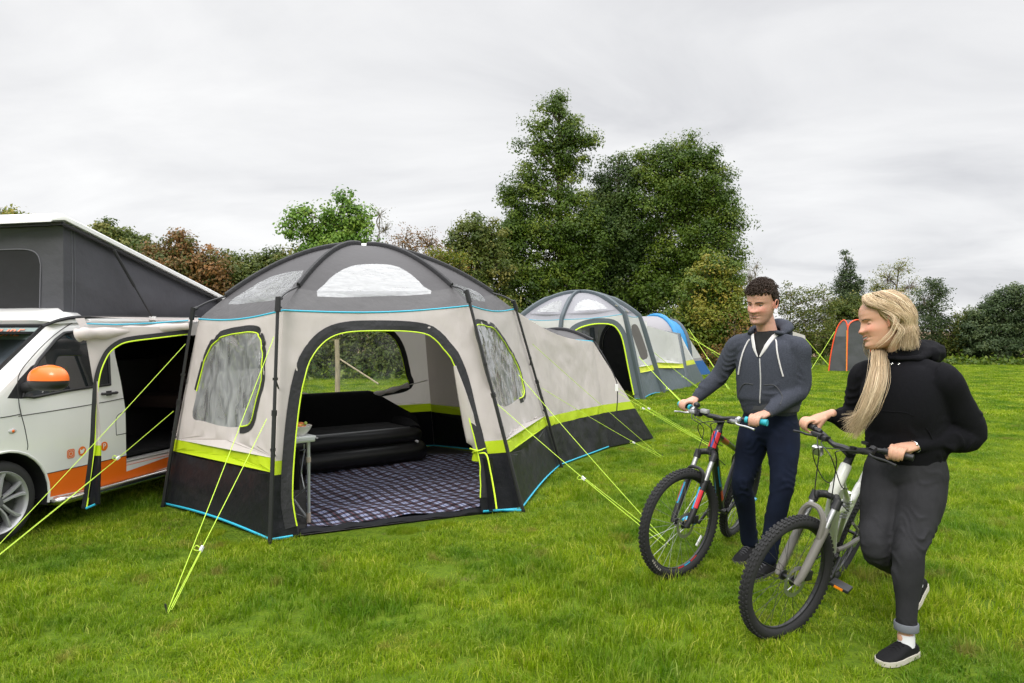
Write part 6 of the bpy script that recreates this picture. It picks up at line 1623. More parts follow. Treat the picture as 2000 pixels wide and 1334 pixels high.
def head_points(H=.235,female=False,smile=0.3):
    """returns function adding head to MB in a local frame (x right side, y front, z up from chin)"""
    tab=[(0,.066,-.015,.020),(.006,.079,-.025,.034),(.02,.085,-.038,.047),(.04,.083,-.05,.056),(.060,.082,-.064,.062),(.085,.082,-.077,.067),(.105,.081,-.087,.0695),(.125,.080,-.093,.0715),(.145,.085,-.098,.0735),(.165,.086,-.10,.0755),(.188,.080,-.097,.074),(.207,.066,-.086,.067),(.222,.045,-.068,.053),(.232,.018,-.045,.030),(.235,-.012,-.02,.006)]
    def smp(z):
        for i in range(len(tab)-1):
            a,b=tab[i],tab[i+1]
            if z<=b[0]+1e-9:
                k=(z-a[0])/(b[0]-a[0]); k=max(0,min(1,k)); return [a[j]+(b[j]-a[j])*k for j in (1,2,3)]
        return list(tab[-1][1:])
    nz=96; na=96; rings=[]
    g=lambda x,s: math.exp(-(x*x)/(2*s*s))
    for i in range(nz+1):
        q=i/nz; z=.2349*(.5-.5*math.cos(math.pi*q))*.999+.0001
        yf,yb,w=smp(z); 
        if female: w*=.96
        yc=(yf+yb)/2; d=(yf-yb)/2; ring=[]
        for j in range(na):
            t=2*math.pi*j/na; cx,cy=math.cos(t),math.sin(t)
            x=w*sgp(cx,.92); y=yc+d*sgp(cy,.92)
            if cy>0:
                fx=max(0,cy)
                # nose
                nh=.0
                if z<.14: nh=.0195*g(z-.086,.0095)+.013*g(z-.102,.014)+.007*g(z-.124,.012)
                if female: nh*=.80
                y+=nh*g(x,.0075+.007*g(z-.087,.008))
                y+=.006*g(abs(x)-.012,.005)*g(z-.084,.006)
                # eye sockets, brow, cheeks
                y-=.009*g(abs(x)-.031,.013)*g(z-.122,.009)
                y+=.005*g(abs(x)-.03,.02)*g(z-.140,.007)
                k=.006+.006*smile; y+=k*g(abs(x)-.038,.014)*g(z-.092,.014); x+=math.copysign(.003*smile*g(abs(x)-.05,.015)*g(z-.085,.015),x)
                # lips
                y+=.0065*g(x,.020)*g(z-.064,.0042)+.0065*g(x,.017)*g(z-.050,.0045)-.005*g(x,.024)*g(z-.057,.0022)-.003*g(x,.02)*g(z-.040,.005)
                y+=.006*g(x,.016)*g(z-.020,.010)
                y-=.004*g(abs(x)-.027,.004)*g(z-.060,.006)
            ring.append(V(x,y,z))
        rings.append(ring)
    return rings
def add_head(mb,H4,female=False,smile=.3,ears=True):
    rings=head_points(female=female,smile=smile); mb.loft([[H4@v for v in r] for r in rings])
    for s in (-1,1):
        c=V(s*.0725,-.010,.112); pts=[c+V(s*.004,.012,-.025),c+V(s*.010,.010,-.008),c+V(s*.012,.010,.014),c+V(s*.013,-.004,.028),c+V(s*.014,-.018,.018),c+V(s*.012,-.018,-.004),c+V(s*.008,-.004,-.026)]
        mb.tube([H4@p for p in cr(pts,3)],.0048,6); mb.ball(H4@c,(.006,.016,.024),(H4.to_3x3()),10,8)
def face_bits(root,body,H4,female=False,brow=(.05,.03,.02),lip=(.42,.13,.11),open_=.5,lid=.45,skin=None):
    from mathutils.bvhtree import BVHTree
    bm=bmesh.new(); bm.from_mesh(body.data); bv=BVHTree.FromBMesh(bm); bm.free(); off=wloc(root); Hi=H4.inverted(); N3=H4.to_3x3(); dn=(N3@V(0,-1,0)).normalized(); sc_=N3.col[0].length
    def fy(x,z,l=0):
        o=H4@V(x,.25,z)-off; h_=bv.ray_cast(o,dn)
        if h_[0] is None: return H4@V(x,.08+l,z)
        q=Hi@(h_[0]+off); return H4@V(x,q.y+l,z)
    wht=mat('eye_white',(.50,.47,.45),.2); ir=mat('iris',(.022,.016,.012),.12); bm_=mat('eyebrow',brow,.8); lp=mat('lips',lip,.45); th=mat('teeth',(.50,.48,.45),.4)
    for s in (-1,1):
        c=Hi@fy(s*.031,.1205,-.0095)
        m=MB(); m.ball(H4@c,.0122*sc_,None,16,12); e=m.build('eye',wht,root)
        g=V(.0,.0078,-.0025)
        m=MB(); m.ball(H4@(c+g),.0056*sc_,None,12,8); m.build('iris',ir,e)
        # upper lid: part of a slightly larger shell
        m=MB(); vs=[];nu,nv=14,8; z0=.0132*(1-2*lid)
        for j in range(nv+1):
            el=math.asin(max(-1,min(1,z0/.0134)))+ (math.pi/2-math.asin(max(-1,min(1,z0/.0134))))*j/nv
            for i in range(nu+1):
                az=-1.5+3.0*i/nu; vs.append(H4@(c+V(.0134*1.08*math.cos(el)*math.sin(az),.0134*math.cos(el)*math.cos(az),.0134*math.sin(el))))
        m.add(vs,[(j*(nu+1)+i,j*(nu+1)+i+1,(j+1)*(nu+1)+i+1,(j+1)*(nu+1)+i) for j in range(nv) for i in range(nu)]); m.build('eyelid',skin,e)
        el=math.asin(max(-1,min(1,z0/.0134)))
        m=MB(); m.tube([H4@(c+V(.0137*1.08*math.cos(el)*math.sin(az),.0137*math.cos(el)*math.cos(az)+.0004,.0134*math.sin(el))) for az in (-1.3,-.9,-.45,0,.45,.9,1.3)],[.0005,.0010,.0013,.0013,.0013,.0010,.0005],5); m.build('lashes',ir,e)
        m=MB(); m.tube([fy(s*x,z,.0008) for x,z in ((.013,.1365),(.022,.1395),(.033,.1405),(.043,.1385),(.050,.1350))],[.0026,.0042,.0042,.0032,.0014] if not female else [.0014,.0026,.0026,.0018,.0008],6,flat=.6); m.build('eyebrow',bm_,root)
    W_=.024 if female else .021; k9=[-1+k/4 for k in range(9)]
    def ul(x): return .0605+.0045*x*x*(1.4 if female else 1)
    def ll(x): return .0605-.0105*open_-.004*(1-x*x)+.0045*x*x*(1.4 if female else 1)
    m=MB(); m.tube([fy(x*W_,ul(x)+.002,.0004) for x in k9],[.0009,.0020,.0026,.0028,.0024,.0028,.0026,.0020,.0009],6); mo=m.build('lips',lp,root)
    m=MB(); m.tube([fy(x*W_,ll(x)-.001,.0004) for x in k9],[.0008,.0020,.0030,.0034,.0036,.0034,.0030,.0020,.0008],6); m.build('lower_lip',lp,mo)
    m=MB(); vs=[fy(x*W_*.9,ul(x),.0002) for x in k9]+[fy(x*W_*.9,ll(x),.0002) for x in k9]; m.add(vs,[(i,i+1,9+i+1,9+i) for i in range(8)]); m.build('teeth',th,mo,smooth=False)
def add_hand(mb,wrist,c,a,fwd,up,side,tight=1.0,fr=.0088,hl=1.0):
    """fist round a bar. a: unit along bar towards the thumb, c: bar centre under the palm"""
    fwd=(fwd-a*fwd.dot(a)).normalized(); up=a.cross(fwd); 
    if up.z<0: up=-up
    def Q(ph,R_,o): return c+a*o+(-fwd*math.cos(ph)+up*math.sin(ph))*R_
    offs=[.033,.012,-.009,-.029]; rs=[1.0,1.05,1.0,.85]; ext=[1.0,1.08,1.02,.85]
    for o,k,e in zip(offs,rs,ext):
        r_=fr*k
        ang=[62,100,140,180,218,250]; 
        pts=[Q(R(62+(x-62)*e),.030+.003*math.sin(R(i*40)),o*(1-.05*i)) for i,x in enumerate(ang)]
        pts[0]=Q(R(62),.036,o)
        ringtube(mb,pts,[(r_*1.15,r_*1.15),(r_*1.12,r_*1.12),(r_*1.08,r_*1.1),(r_*1.02,r_*1.02),(r_*.98,r_*.98),(r_*.85,r_*.85)],a,10,True,3)
    # palm / back of hand
    kn=Q(R(62),.030,.002); pm=Q(R(20),.034,.0)
    wv=wrist
    ringtube(mb,[wv+(wv-kn).normalized()*.03,wv,wv.lerp(kn,.35),wv.lerp(kn,.7),kn],[(.027,.021),(.028,.021),(.036,.019),(.041,.0175),(.040,.014)],a,16,True,4)
    ringtube(mb,[wv.lerp(kn,.4),Q(R(10),.030,.0),Q(R(-25),.028,-.004)],[(.032,.014),(.034,.014),(.026,.010)],a,14,True,3)
    # thumb: leaves the side of the palm near its base, closes underneath the bar
    t0=wv.lerp(kn,.35)+a*.030; 
    ringtube(mb,[t0,Q(R(15),.036,.043),Q(R(-25),.033,.050),Q(R(-62),.030,.044),Q(R(-95),.029,.036)],[(.0125,.0125),(.0125,.0125),(.0105,.0105),(.0105,.010),(.0085,.008)],a,10,True,4)
skin_m=mat('skin_fair',(.56,.315,.235),.5,var=.05,vscale=12,spec=.35); skin_m.node_tree.nodes['Principled BSDF'].inputs['Subsurface Weight'].default_value=.12; skin_m.node_tree.nodes['Principled BSDF'].inputs['Subsurface Radius'].default_value=(.02,.008,.004)
skin_w=mat('skin_tan',(.56,.315,.215),.48,var=.05,vscale=12,spec=.4); skin_w.node_tree.nodes['Principled BSDF'].inputs['Subsurface Weight'].default_value=.12; skin_w.node_tree.nodes['Principled BSDF'].inputs['Subsurface Radius'].default_value=(.02,.008,.004)
def shoe(root,body_mb,heel,toe,up,mt,sole_mt,pitch=0,w=.048,ankle=None,lab=None):
    d=(toe-heel); L=d.length; d=d.normalized(); s=d.cross(up).normalized(); u=s.cross(d)
    def W_(x,y,z): return heel+d*x+s*y+u*z
    prof=[(0,.024,.052,.012),(.03,.033,.075,.012),(.08,.036,.082,.012),(.12,.040,.072,.012),(.17,.046,.055,.012),(.215,.046,.042,.012),(.25,.038,.034,.012),(.275,.020,.026,.012)]
    k=L/.275; rings=[]
    for x,hw,hz,z0 in prof:
        rings.append([W_(x*k,hw*sgp(math.cos(t),.8),z0+(hz-z0)*(.5+.5*math.sin(t)) if math.sin(t)>-.2 else z0) for t in [2*math.pi*i/18 for i in range(18)]])
    m=MB(); m.loft(rings); sh=m.build('shoe',mt,root,sharp=60)
    m=MB(); rings=[]
    for x,hw,hz,z0 in [(-.004,.02,0,0)]+[(a,b+.004,0,0) for a,b,_,_ in prof]+[(.281,.014,0,0)]:
        rings.append([W_(x*k,hw,.022),W_(x*k,-hw,.022),W_(x*k,-hw,.0),W_(x*k,hw,.0)])
    m.loft(rings); m.build('sole',sole_mt,sh,sharp=50)
    m=MB()
    for i in range(5):
        x=.115+.022*i; z=.074-.008*i; m.tube([W_(x*k,-.022,z-.006),W_(x*k,0,z+.002),W_((x+.012)*k,.022,z-.006)],.0028,5); m.tube([W_(x*k,.022,z-.006),W_(x*k,0,z+.002),W_((x+.012)*k,-.022,z-.006)],.0028,5)
    return sh,m,W_
def cuff_ring(name,mt,parent,c,axis,r,h,side=None,n=20,th=.006):
    m=MB(); ax=axis.normalized(); s=(side or V(1,0,0)); s=(s-ax*s.dot(ax)).normalized(); b=ax.cross(s)
    ra,rb=r if isinstance(r,tuple) else (r,r)
    rings=[]
    for z,o in ((0,0),(0,th),(h*.1,th*1.3),(h*.9,th*1.3),(h,th),(h,0)):
        rings.append([c+ax*z+s*((ra+o)*math.cos(t))+b*((rb+o)*math.sin(t)) for t in [2*math.pi*k/n for k in range(n)]])
    m.loft(rings,cap=False,closed=True); return m.build(name,mt,parent)
def paint_skin(o,H4,m,red,stub,lipc,man):
    c,_=co_of(o.data); c=c+np.array(wloc(o)); Hi=np.array(H4.inverted()); q=c@Hi[:3,:3].T+Hi[:3,3]
    x,y,z=q[:,0],q[:,1],q[:,2]; g=lambda v,s_: np.exp(-v*v/(2*s_*s_))
    near=(np.abs(x)<.1)&(np.abs(y)<.13)&(z>-.03)&(z<.26)
    front=np.clip(y/.03,0,1)
    bl=(.9*g(np.abs(x)-.042,.016)*g(z-.092,.015)*front+.8*g(x,.012)*g(z-.088,.010)*front+.9*np.clip((np.abs(x)-.070)/.006,0,1)*g(z-.11,.03)+.35*g(z-.12,.012)*g(np.abs(x)-.03,.014)*front)*near
    nz=np.array([mnoise.noise(Vector((a*60,b*60,d*60))) for a,b,d in q[:,:3]])*near
    bl=np.clip(bl+.25*nz*near,0,1)
    st=(np.clip((.082-z)/.02,0,1)*np.clip((z+.005)/.01,0,1)*np.clip((y+.02)/.03,0,1)*(1-g(x,.02)*g(z-.058,.010))*near*(.8+.4*nz)) if man else np.zeros(len(x))
    st=np.clip(st,0,1)
    W_=.021 if man else .0235; curve=.0045*(x/W_)**2*(1.0 if man else 1.4); zl=z-.057-curve
    lp=np.clip(1.6*(1-np.abs(x)/W_),0,1)*np.clip(1.7-np.abs(zl)/.0055,0,1)*(y>.06)*near
    for nm,v in (('blush',bl),('stubble',st),('lip',np.clip(lp,0,1))):
        a=o.data.attributes.new(nm,'FLOAT','POINT'); a.data.foreach_set('value',v.astype(np.float32))
    nt=m.node_tree; N=nt.nodes; L=nt.links; b=N['Principled BSDF']; src=b.inputs['Base Color'].links[0].from_socket
    for nm,col,k in (('blush',red,.55),('stubble',stub,.38),('lip',lipc,.8)):
        at=N.new('ShaderNodeAttribute'); at.attribute_name=nm; mu=N.new('ShaderNodeMath'); mu.operation='MULTIPLY'; mu.inputs[1].default_value=k; L.new(at.outputs['Fac'],mu.inputs[0])
        mx=N.new('ShaderNodeMixRGB'); L.new(mu.outputs[0],mx.inputs[0]); L.new(src,mx.inputs[1]); mx.inputs[2].default_value=(*col,1); src=mx.outputs[0]
    L.new(src,b.inputs['Base Color'])
def make_man():
    X0,Y0=1.6425,4.38
    r,f,up=basis((-.68,-.73))
    root=thing('person',V(1.62,4.38,0),'man in dark grey zip hoodie and navy jeans, holding the handlebar of the black bike','person')
    hood=mat('hoodie_grey',(.048,.053,.070),.95,spec=.2,bump=.5,bscale=220,bdist=.002,var=.22,vscale=140); rib=mat('rib_grey',(.060,.062,.068),.95,bump=.4,bscale=120,bdist=.002); wht=mat('white_cord',(.62,.60,.60),.8); jean=mat('jeans_navy',(.0045,.008,.021),.9,spec=.2,bump=.4,bscale=180,bdist=.002,var=.3,vscale=7); blk=mat('tee_black',(.010,.010,.011),.9); shm=mat('trainer_black',(.008,.008,.009),.8,spec=.2); sole=mat('trainer_sole',(.05,.05,.05),.8)
    zipm=mat('zip_white',(.50,.50,.50),.6)
    pel=V(1.665,4.40,.97); wst=V(1.66,4.39,1.08); ch=V(1.648,4.385,1.30); ct=V(1.645,4.395,1.44); nb=V(1.645,4.39,1.50)
    Rs=V(1.50,4.505,1.445); Ls=V(1.785,4.262,1.435)
    Re=V(1.400,4.60,1.235); Le=V(1.80,4.262,1.165)
    (cR,aR,fR,uR),(cL,aL,fL,uL)=GM
    # grips: index 0 is the bike's right side, 1 its left side
    Rw=cR+V(.085,.035,.052); Lw=cL+V(.092,.055,.045)
    Rh=V(1.597,4.46,.90); Lh=V(1.735,4.345,.90)
    Rk=P(1450,945,4.42); Lk=P(1528,950,4.22); Ra=V(1.612,4.62,.13); La=V(1.605,4.27,.13)
    hf=V(-.78,-.62,0).normalized(); hr=hf.cross(up); pitch=R(13); roll=R(-5)
    nodm=Matrix((hr,hf,up)).transposed()@Matrix.Rotation(-pitch,3,'X')@Matrix.Rotation(roll,3,'Y')
    hc=P(1489,632,4.37); hc=V(hc.x,hc.y,1.578)
    H4=Matrix.Translation(hc+V(.0,0,.0))@nodm.to_4x4()@Matrix.Scale(1.10,4)
    b=MB()
    add_head(b,H4,smile=.4)
    neck0=H4@V(0,-.018,.05)
    ringtube(b,[nb+V(0,0,-.06),nb,nb.lerp(neck0,.5)+V(0,0,.0),neck0],[(.075,.07),(.064,.062),(.059,.061),(.056,.058)],r,20,True,4)
    ringtube(b,[pel,wst,ch,ct,nb+V(0,0,-.04)],[(.145,.10),(.145,.095),(.165,.105),(.15,.09),(.07,.06)],r,20)
    for S0,E,W_ in ((Rs,Re,Rw),(Ls,Le,Lw)): ringtube(b,[ct.lerp(S0,.55)+V(0,0,-.07),S0+V(0,0,-.03),S0.lerp(E,.5),E,E.lerp(W_,.5),W_],[(.05,.05),(.05,.05),(.042,.042),(.036,.036),(.033,.033),(.026,.022)],r,14)
    for h_,k,a_ in ((Rh,Rk,Ra),(Lh,Lk,La)): ringtube(b,[h_+V(0,0,.05),h_.lerp(k,.5),k,k.lerp(a_,.35),a_],[(.075,.08),(.065,.065),(.045,.045),(.045,.045),(.032,.032)],r,14)
    add_hand(b,Rw,cR,aR,fR,uR,1); add_hand(b,Lw,cL,aL,fL,uL,-1)
    bo=attach(remesh(b,.0034,2),'body',skin_m,root)
    paint_skin(bo,H4,skin_m,(.62,.20,.15),(.16,.10,.08),(.42,.14,.12),True)
    face_bits(root,bo,H4,brow=(.035,.02,.012),lip=(.36,.14,.115),open_=.35,lid=.42,skin=skin_m)
    # T-shirt
    t=MB(); ringtube(t,[ch+V(0,0,-.1),ch+V(0,0,.05),ct,nb+V(0,0,.0),nb+f*.0+V(0,0,.03)],[(.185,.125),(.185,.125),(.165,.105),(.085,.082),(.066,.066)],r,24,False); attach(remesh(t,.006,3),'tshirt',blk,root)
    # hoodie
    h=MB()
    hem=V(1.66,4.39,1.062)
    ringtube(h,[hem,hem+V(0,0,.04),wst+V(-.005,0,.08),ch+V(0,0,-.02),ch+V(0,0,.08),ct+V(0,0,.01),ct+V(0,0,.07)],[(.185,.130),(.200,.145),(.200,.145),(.205,.145),(.195,.135),(.160,.110),(.088,.085)],r,32,True,5,2.3)
    for S0,E,W_,cf in ((Rs,Re,Rw,0),(Ls,Le,Lw,1)):
        d=(W_-E).normalized(); We=W_-d*.012
        ringtube(h,[ct.lerp(S0,.45)+V(0,0,-.03),S0+V(0,0,-.015),S0.lerp(E,.4),E,E.lerp(We,.45),We-d*.045,We],[(.085,.09),(.074,.074),(.068,.066),(.060,.058),(.054,.052),(.045,.042),(.038,.035)],r,20,True,5)
    for S0 in (Rs,Ls): ringtube(h,[nb+V(0,0,.015)+(S0-nb)*.25,nb.lerp(S0,.6)+V(0,0,.0),S0+V(0,0,-.005)],[(.05,.045),(.062,.052),(.068,.066)],f,18,True,4)
    me=remesh(h,.007,5)
    c,n=co_of(me)
    sg=[(Rs,Re,.6,1.1,.09),(Re,Rw,1.1,.9,.08),(Ls,Le,.5,1.2,.09),(Le,Lw,1.2,.9,.08)]
    dd=folds(c,n,sg,.013,62)
    dd+=folds(c,n,[(ch+V(0,0,-.05),hem,.3,.7,.16)],.006,30,4)
    dd+=np.array([mnoise.noise(Vector((x[0]*5,x[1]*5,x[2]*4)))*.008 for x in c])
    c=c+n*dd[:,None]; set_co(me,c)
    # neckline opening
    fz=np.array(f); rz=np.array(r); nbn=np.array(nb)
    zt,zb_=1.53,1.365
    def opening(c_):
        rel=c_-nbn; fx=rel@fz; sx_=rel@rz; z=c_[:,2]
        hw=np.interp(z,[zb_,1.42,1.50,1.54],[0,.030,.062,.075])
        return ((fx>.0)&(np.abs(sx_+.0)<hw)&(z>zb_))|((z>1.495)&(np.hypot(fx,sx_)<.082))
    ho=attach(me,'hoodie',hood,root,opening)
    # ray helper: surface of the hoodie towards the front at height z, sideways sx
    from mathutils.bvhtree import BVHTree
    bm=bmesh.new(); bm.from_mesh(me); bv=BVHTree.FromBMesh(bm); bm.free(); off=wloc(root)
    def surf(sx_,z,lift=.003,dirv=None):
        o=V(nb.x,nb.y,z)+r*sx_+f*.6-off; hit=bv.ray_cast(o,-f)
        p=hit[0] if hit[0] is not None else o-f*.48
        return p+off+f*lift
    # zip
    m=MB(); zp=[surf(.012*math.sin(z*9)-.002,z,.002) for z in np.linspace(zb_+.0,1.075,22)]; m.tube(zp,.0062,6,flat=.6); z_=m.build('zip',zipm,ho)
    m=MB(); m.box(zp[0]+f*.006+V(0,0,-.012),(.008,.006,.024)); m.build('zip_pull',zipm,z_)
    # white lining edges
    for s in (-1,1):
        m=MB(); ed=[]
        for z in np.linspace(zb_,1.495,9):
            hw=float(np.interp(z,[zb_,1.42,1.50,1.54],[0,.030,.062,.075])); ed.append(surf(s*(hw+.007),z,.004))
        ed.append(ed[-1]+V(0,0,.012)-f*.03+r*s*.012); n_=len(ed)
        m.tube(ed,[.004+.009*min(1,k/4) for k in range(n_)],8,flat=.45); m.build('lining',wht,ho)
        # drawstring
        st=surf(s*.095,1.455,.004) ; m=MB(); pts=[surf(s*.082,1.475,.004),st]+[surf(s*(.098+.012*k),1.455-.052*k,.008) for k in range(1,5)]; m.tube(cr(pts,4),.0048,6); m.build('drawstring',wht,ho)
    # hood lying on the back and round the neck
    m=MB(); pts=[];rd=[]
    for k in range(17):
        t=math.pi*(-.18+1.36*k/16)   # from right front round the back to left front
        rad=.098+.035*max(0,math.sin(t)); p=V(nb.x,nb.y,0)+r*(math.cos(t)*rad)-f*(math.sin(t)*rad*1.05-.012); z=1.530+.045*math.sin(max(0,min(math.pi,t)))-.02*(1-abs(math.sin(t)))
        pts.append(V(p.x,p.y,z)); q=.020+.026*max(0,math.sin(t)); rd.append((q*.8,q*1.25))
    hm=MB(); ringtube(hm,pts,rd,up,14,True,3)
    ringtube(hm,[nb-f*.09+V(0,0,.02)+r*.09,nb-f*.15+V(0,0,-.04),nb-f*.09+V(0,0,.02)-r*.09],[(.05,.035),(.09,.05),(.05,.035)],up,14,True,5)
    me2=remesh(hm,.006,6); c,n=co_of(me2); c=c+n*(np.array([mnoise.noise(Vector((x[0]*14,x[1]*14,x[2]*30)))*.008 for x in c]))[:,None]; set_co(me2,c); attach(me2,'hood',hood,ho)
    # ribbing: hem and cuffs, pockets
    hm=MB(); ringtube(hm,[hem+V(0,0,-.045),hem+V(0,0,-.02),hem+V(0,0,.025)],[(.176,.122),(.182,.128),(.190,.136)],r,32,False,4,2.3); me3=remesh(hm,.006,3); attach(me3,'hem_band',rib,ho)
    for E,W_ in ((Re,Rw),(Le,Lw)):
        d=(W_-E).normalized(); hm=MB(); ringtube(hm,[W_-d*.055,W_-d*.02,W_+d*.012],[(.042,.039),(.038,.035),(.035,.031)],r,18,False,3); me3=remesh(hm,.005,2); attach(me3,'cuff',rib,ho)
    m=MB()
    for s in (-1,1):
        pk=[surf(s*x,z,.003) for x,z in ((.035,1.19),(.10,1.19),(.150,1.13),(.155,1.08))]; m=MB(); m.tube(cr(pk,4),.0030,5); m.build('pocket_seam',rib,ho)
    # jeans
    j=MB(); ringtube(j,[pel+V(0,0,.09),pel,pel+V(0,0,-.08)],[(.162,.115),(.170,.123),(.165,.12)],r,28,True,4,2.3)
    for h_,k,a_ in ((Rh,Rk,Ra),(Lh,Lk,La)):
        ringtube(j,[h_+V(0,0,.03),h_.lerp(k,.3),h_.lerp(k,.7),k,k.lerp(a_,.3),k.lerp(a_,.7),a_+V(0,0,-.02)],[(.095,.11),(.098,.105),(.080,.082),(.068,.068),(.066,.070),(.056,.058),(.058,.060)],r,22,True,5)
    me=remesh(j,.007,5); c,n=co_of(me)
    dd=folds(c,n,[(Rh,Rk,.5,1.1,.11),(Rk,Ra,1.1,1.5,.09),(Lh,Lk,.5,1.1,.11),(Lk,La,1.1,1.5,.09)],.014,55,2)+np.array([mnoise.noise(Vector((x[0]*5,x[1]*5,x[2]*3)))*.007 for x in c])
    set_co(me,c+n*dd[:,None]); attach(me,'jeans',jean,root)
    for a_,hd in ((Ra,V(-.5,-.62,0)),(La,V(-.72,-.55,0))):
        hd=hd.normalized(); heel=V(a_.x,a_.y,.005)-hd*.075; sh,lm,_=shoe(root,None,heel,heel+hd*.31,up,shm,sole); lm.build('laces',rib,sh)
    # hair: short curls
    hair=mat('hair_dark_brown',(.030,.017,.011),.6,spec=.3)
    rr=random.Random(3); hm=MB(); 
    def hp_(th,ph,k=1.0): 
        return H4@V(.079*k*math.sin(th)*math.cos(ph),-.012+.100*k*math.sin(th)*math.sin(ph),.135+.108*k*math.cos(th))
    cap=MB(); rings=[]
    for i in range(1,17):
        row=[]
        for j in range(40):
            ph=2*math.pi*j/40; fr=math.sin(ph)   # +1 front
            lim=R(64) if fr>.35 else R(64+ (116-64)*min(1,(.35-fr)/.55))
            th=lim*i/16; kk=1.03+(.05+.04*mnoise.noise(V(th*3,ph*2,1)))*(1-.6*(i/16)**3); row.append(hp_(th,ph,kk))
        rings.append(row)
    cap.loft(rings); co_=cap.build('hair',hair,root)
    cu=MB()
    for q in range(900):
        ph=rr.uniform(0,2*math.pi); fr=math.sin(ph); lim=R(66) if fr>.3 else R(66+50*min(1,(.3-fr)/.5))
        th=math.sqrt(rr.uniform(.0,1))*lim; ln=1 if th<R(62) else .35
        c0=Vector(hp_(th,ph,1.03)); lc_=H4.inverted()@c0
        if abs(lc_.x)>.06 and lc_.z<.150 and lc_.y>-.045: continue
        nn=(c0-H4@V(0,-.012,.12)).normalized(); t1=nn.orthogonal().normalized(); t1=(Matrix.Rotation(rr.uniform(0,6.28),3,nn)@t1); t2=nn.cross(t1)
        rc=rr.uniform(.006,.013)*ln; pts=[]
        for k in range(7):
            a_=k/6*rr.uniform(4,6.5); pts.append(c0+nn*(.002+(.016+.014*max(0,math.cos(th)-.3))*ln*k/6)+t1*(rc*math.cos(a_)-rc)+t2*(rc*math.sin(a_)))
        cu.tube(pts,[.0021,.0027,.0030,.0028,.0025,.002,.001],5,cap=False)
    o=cu.build('curls',hair,co_); 
    return root
make_man()
def make_woman():
    r,f,up=basis((-.80,-.60))
    root=thing('person',V(1.8,3.15,0),'woman with long blonde hair in black hoodie and dark grey jeans, holding the white bike','person')
    hood=mat('hoodie_black',(.0060,.0060,.0080),.95,spec=.15,bump=.4,bscale=220,bdist=.002,var=.15,vscale=120); jean=mat('jeans_charcoal',(.024,.024,.027),.9,spec=.2,bump=.5,bscale=160,bdist=.002,var=.25,vscale=9); cuffm=mat('jeans_turnup',(.14,.15,.17),.85,bump=.3,bscale=150,bdist=.002); sock=mat('sock_white',(.68,.68,.70),.85); shm=mat('canvas_shoe',(.007,.007,.008),.8,spec=.2); sole=mat('shoe_sole',(.50,.47,.40),.7); silv=mat('silver',(.7,.7,.7),.2,metal=1)
    pel=V(1.832,3.165,.90); wst=V(1.822,3.155,1.03); ch=V(1.808,3.145,1.20); ct=V(1.803,3.15,1.335); nb=V(1.803,3.15,1.40)
    Rs=V(1.705,3.275,1.325); Ls=V(1.905,3.03,1.320)
    kk_=3.375/3.15
    def K(v): return V(v.x*kk_,v.y*kk_,CH+(v.z-CH)*kk_)
    pel,wst,ch,ct,nb,Rs,Ls=[K(v) for v in (pel,wst,ch,ct,nb,Rs,Ls)]; hemz=K(V(1.832,3.165,1.005))
    (cR,aR,fR,uR),(cL,aL,fL,uL)=GW
    Rw=cR+V(.085,-.03,.055); Lw=cL+V(.10,.03,.035)
    Re=P(1668,820,3.62); Le=P(1888,845,3.30)
    Rh=K(V(1.775,3.225,.84)); Lh=K(V(1.888,3.12,.84))
    Lk=P(1775,1078,3.17); La=V(1.832,3.16,.145); Rk=P(1712,1070,3.28); Ra=P(1782,1128,3.60)
    hf=V(-.955,.10,0).normalized(); hr=hf.cross(up)
    nodm=Matrix((hr,hf,up)).transposed()@Matrix.Rotation(R(-10),3,'X')@Matrix.Rotation(R(6),3,'Y')
    hc=P(1727,682,3.36)
    H4=Matrix.Translation(V(hc.x+.012,hc.y,1.441))@nodm.to_4x4()@Matrix.Scale(1.08,4)
    b=MB(); add_head(b,H4,True,.9)
    neck0=H4@V(0,-.022,.05)
    ringtube(b,[nb+V(0,0,-.07),nb+V(0,0,-.01),nb.lerp(neck0,.55),neck0],[(.07,.065),(.055,.054),(.049,.051),(.050,.054)],r,20,True,4)
    ringtube(b,[pel,wst,ch,ct,nb+V(0,0,-.03)],[(.15,.11),(.13,.10),(.14,.11),(.13,.085),(.06,.055)],r,20)
    for S0,E,W_ in ((Rs,Re,Rw),(Ls,Le,Lw)): ringtube(b,[ct.lerp(S0,.55)+V(0,0,-.07),S0+V(0,0,-.03),S0.lerp(E,.5),E,E.lerp(W_,.5),W_],[(.045,.045),(.045,.045),(.04,.04),(.034,.034),(.030,.030),(.023,.019)],r,14)
    for h_,k,a_ in ((Rh,Rk,Ra),(Lh,Lk,La)): ringtube(b,[h_+V(0,0,.04),h_.lerp(k,.5),k,k.lerp(a_,.35),a_,a_+V(-.01,0,-.05) if a_ is La else a_+(a_-k).normalized()*.03],[(.085,.09),(.075,.08),(.05,.05),(.05,.05),(.032,.034),(.03,.03)],r,14)
    add_hand(b,Rw,cR,aR,fR,uR,1,fr=.0078); add_hand(b,Lw,cL,aL,fL,uL,-1,fr=.0080)
    bo=attach(remesh(b,.0032,2),'body',skin_w,root)
    paint_skin(bo,H4,skin_w,(.66,.22,.15),(.16,.10,.08),(.50,.15,.13),False)
    face_bits(root,bo,H4,True,brow=(.12,.075,.045),lip=(.42,.15,.12),open_=.55,lid=.66,skin=skin_w)
    # hoodie
    h=MB(); hem=hemz
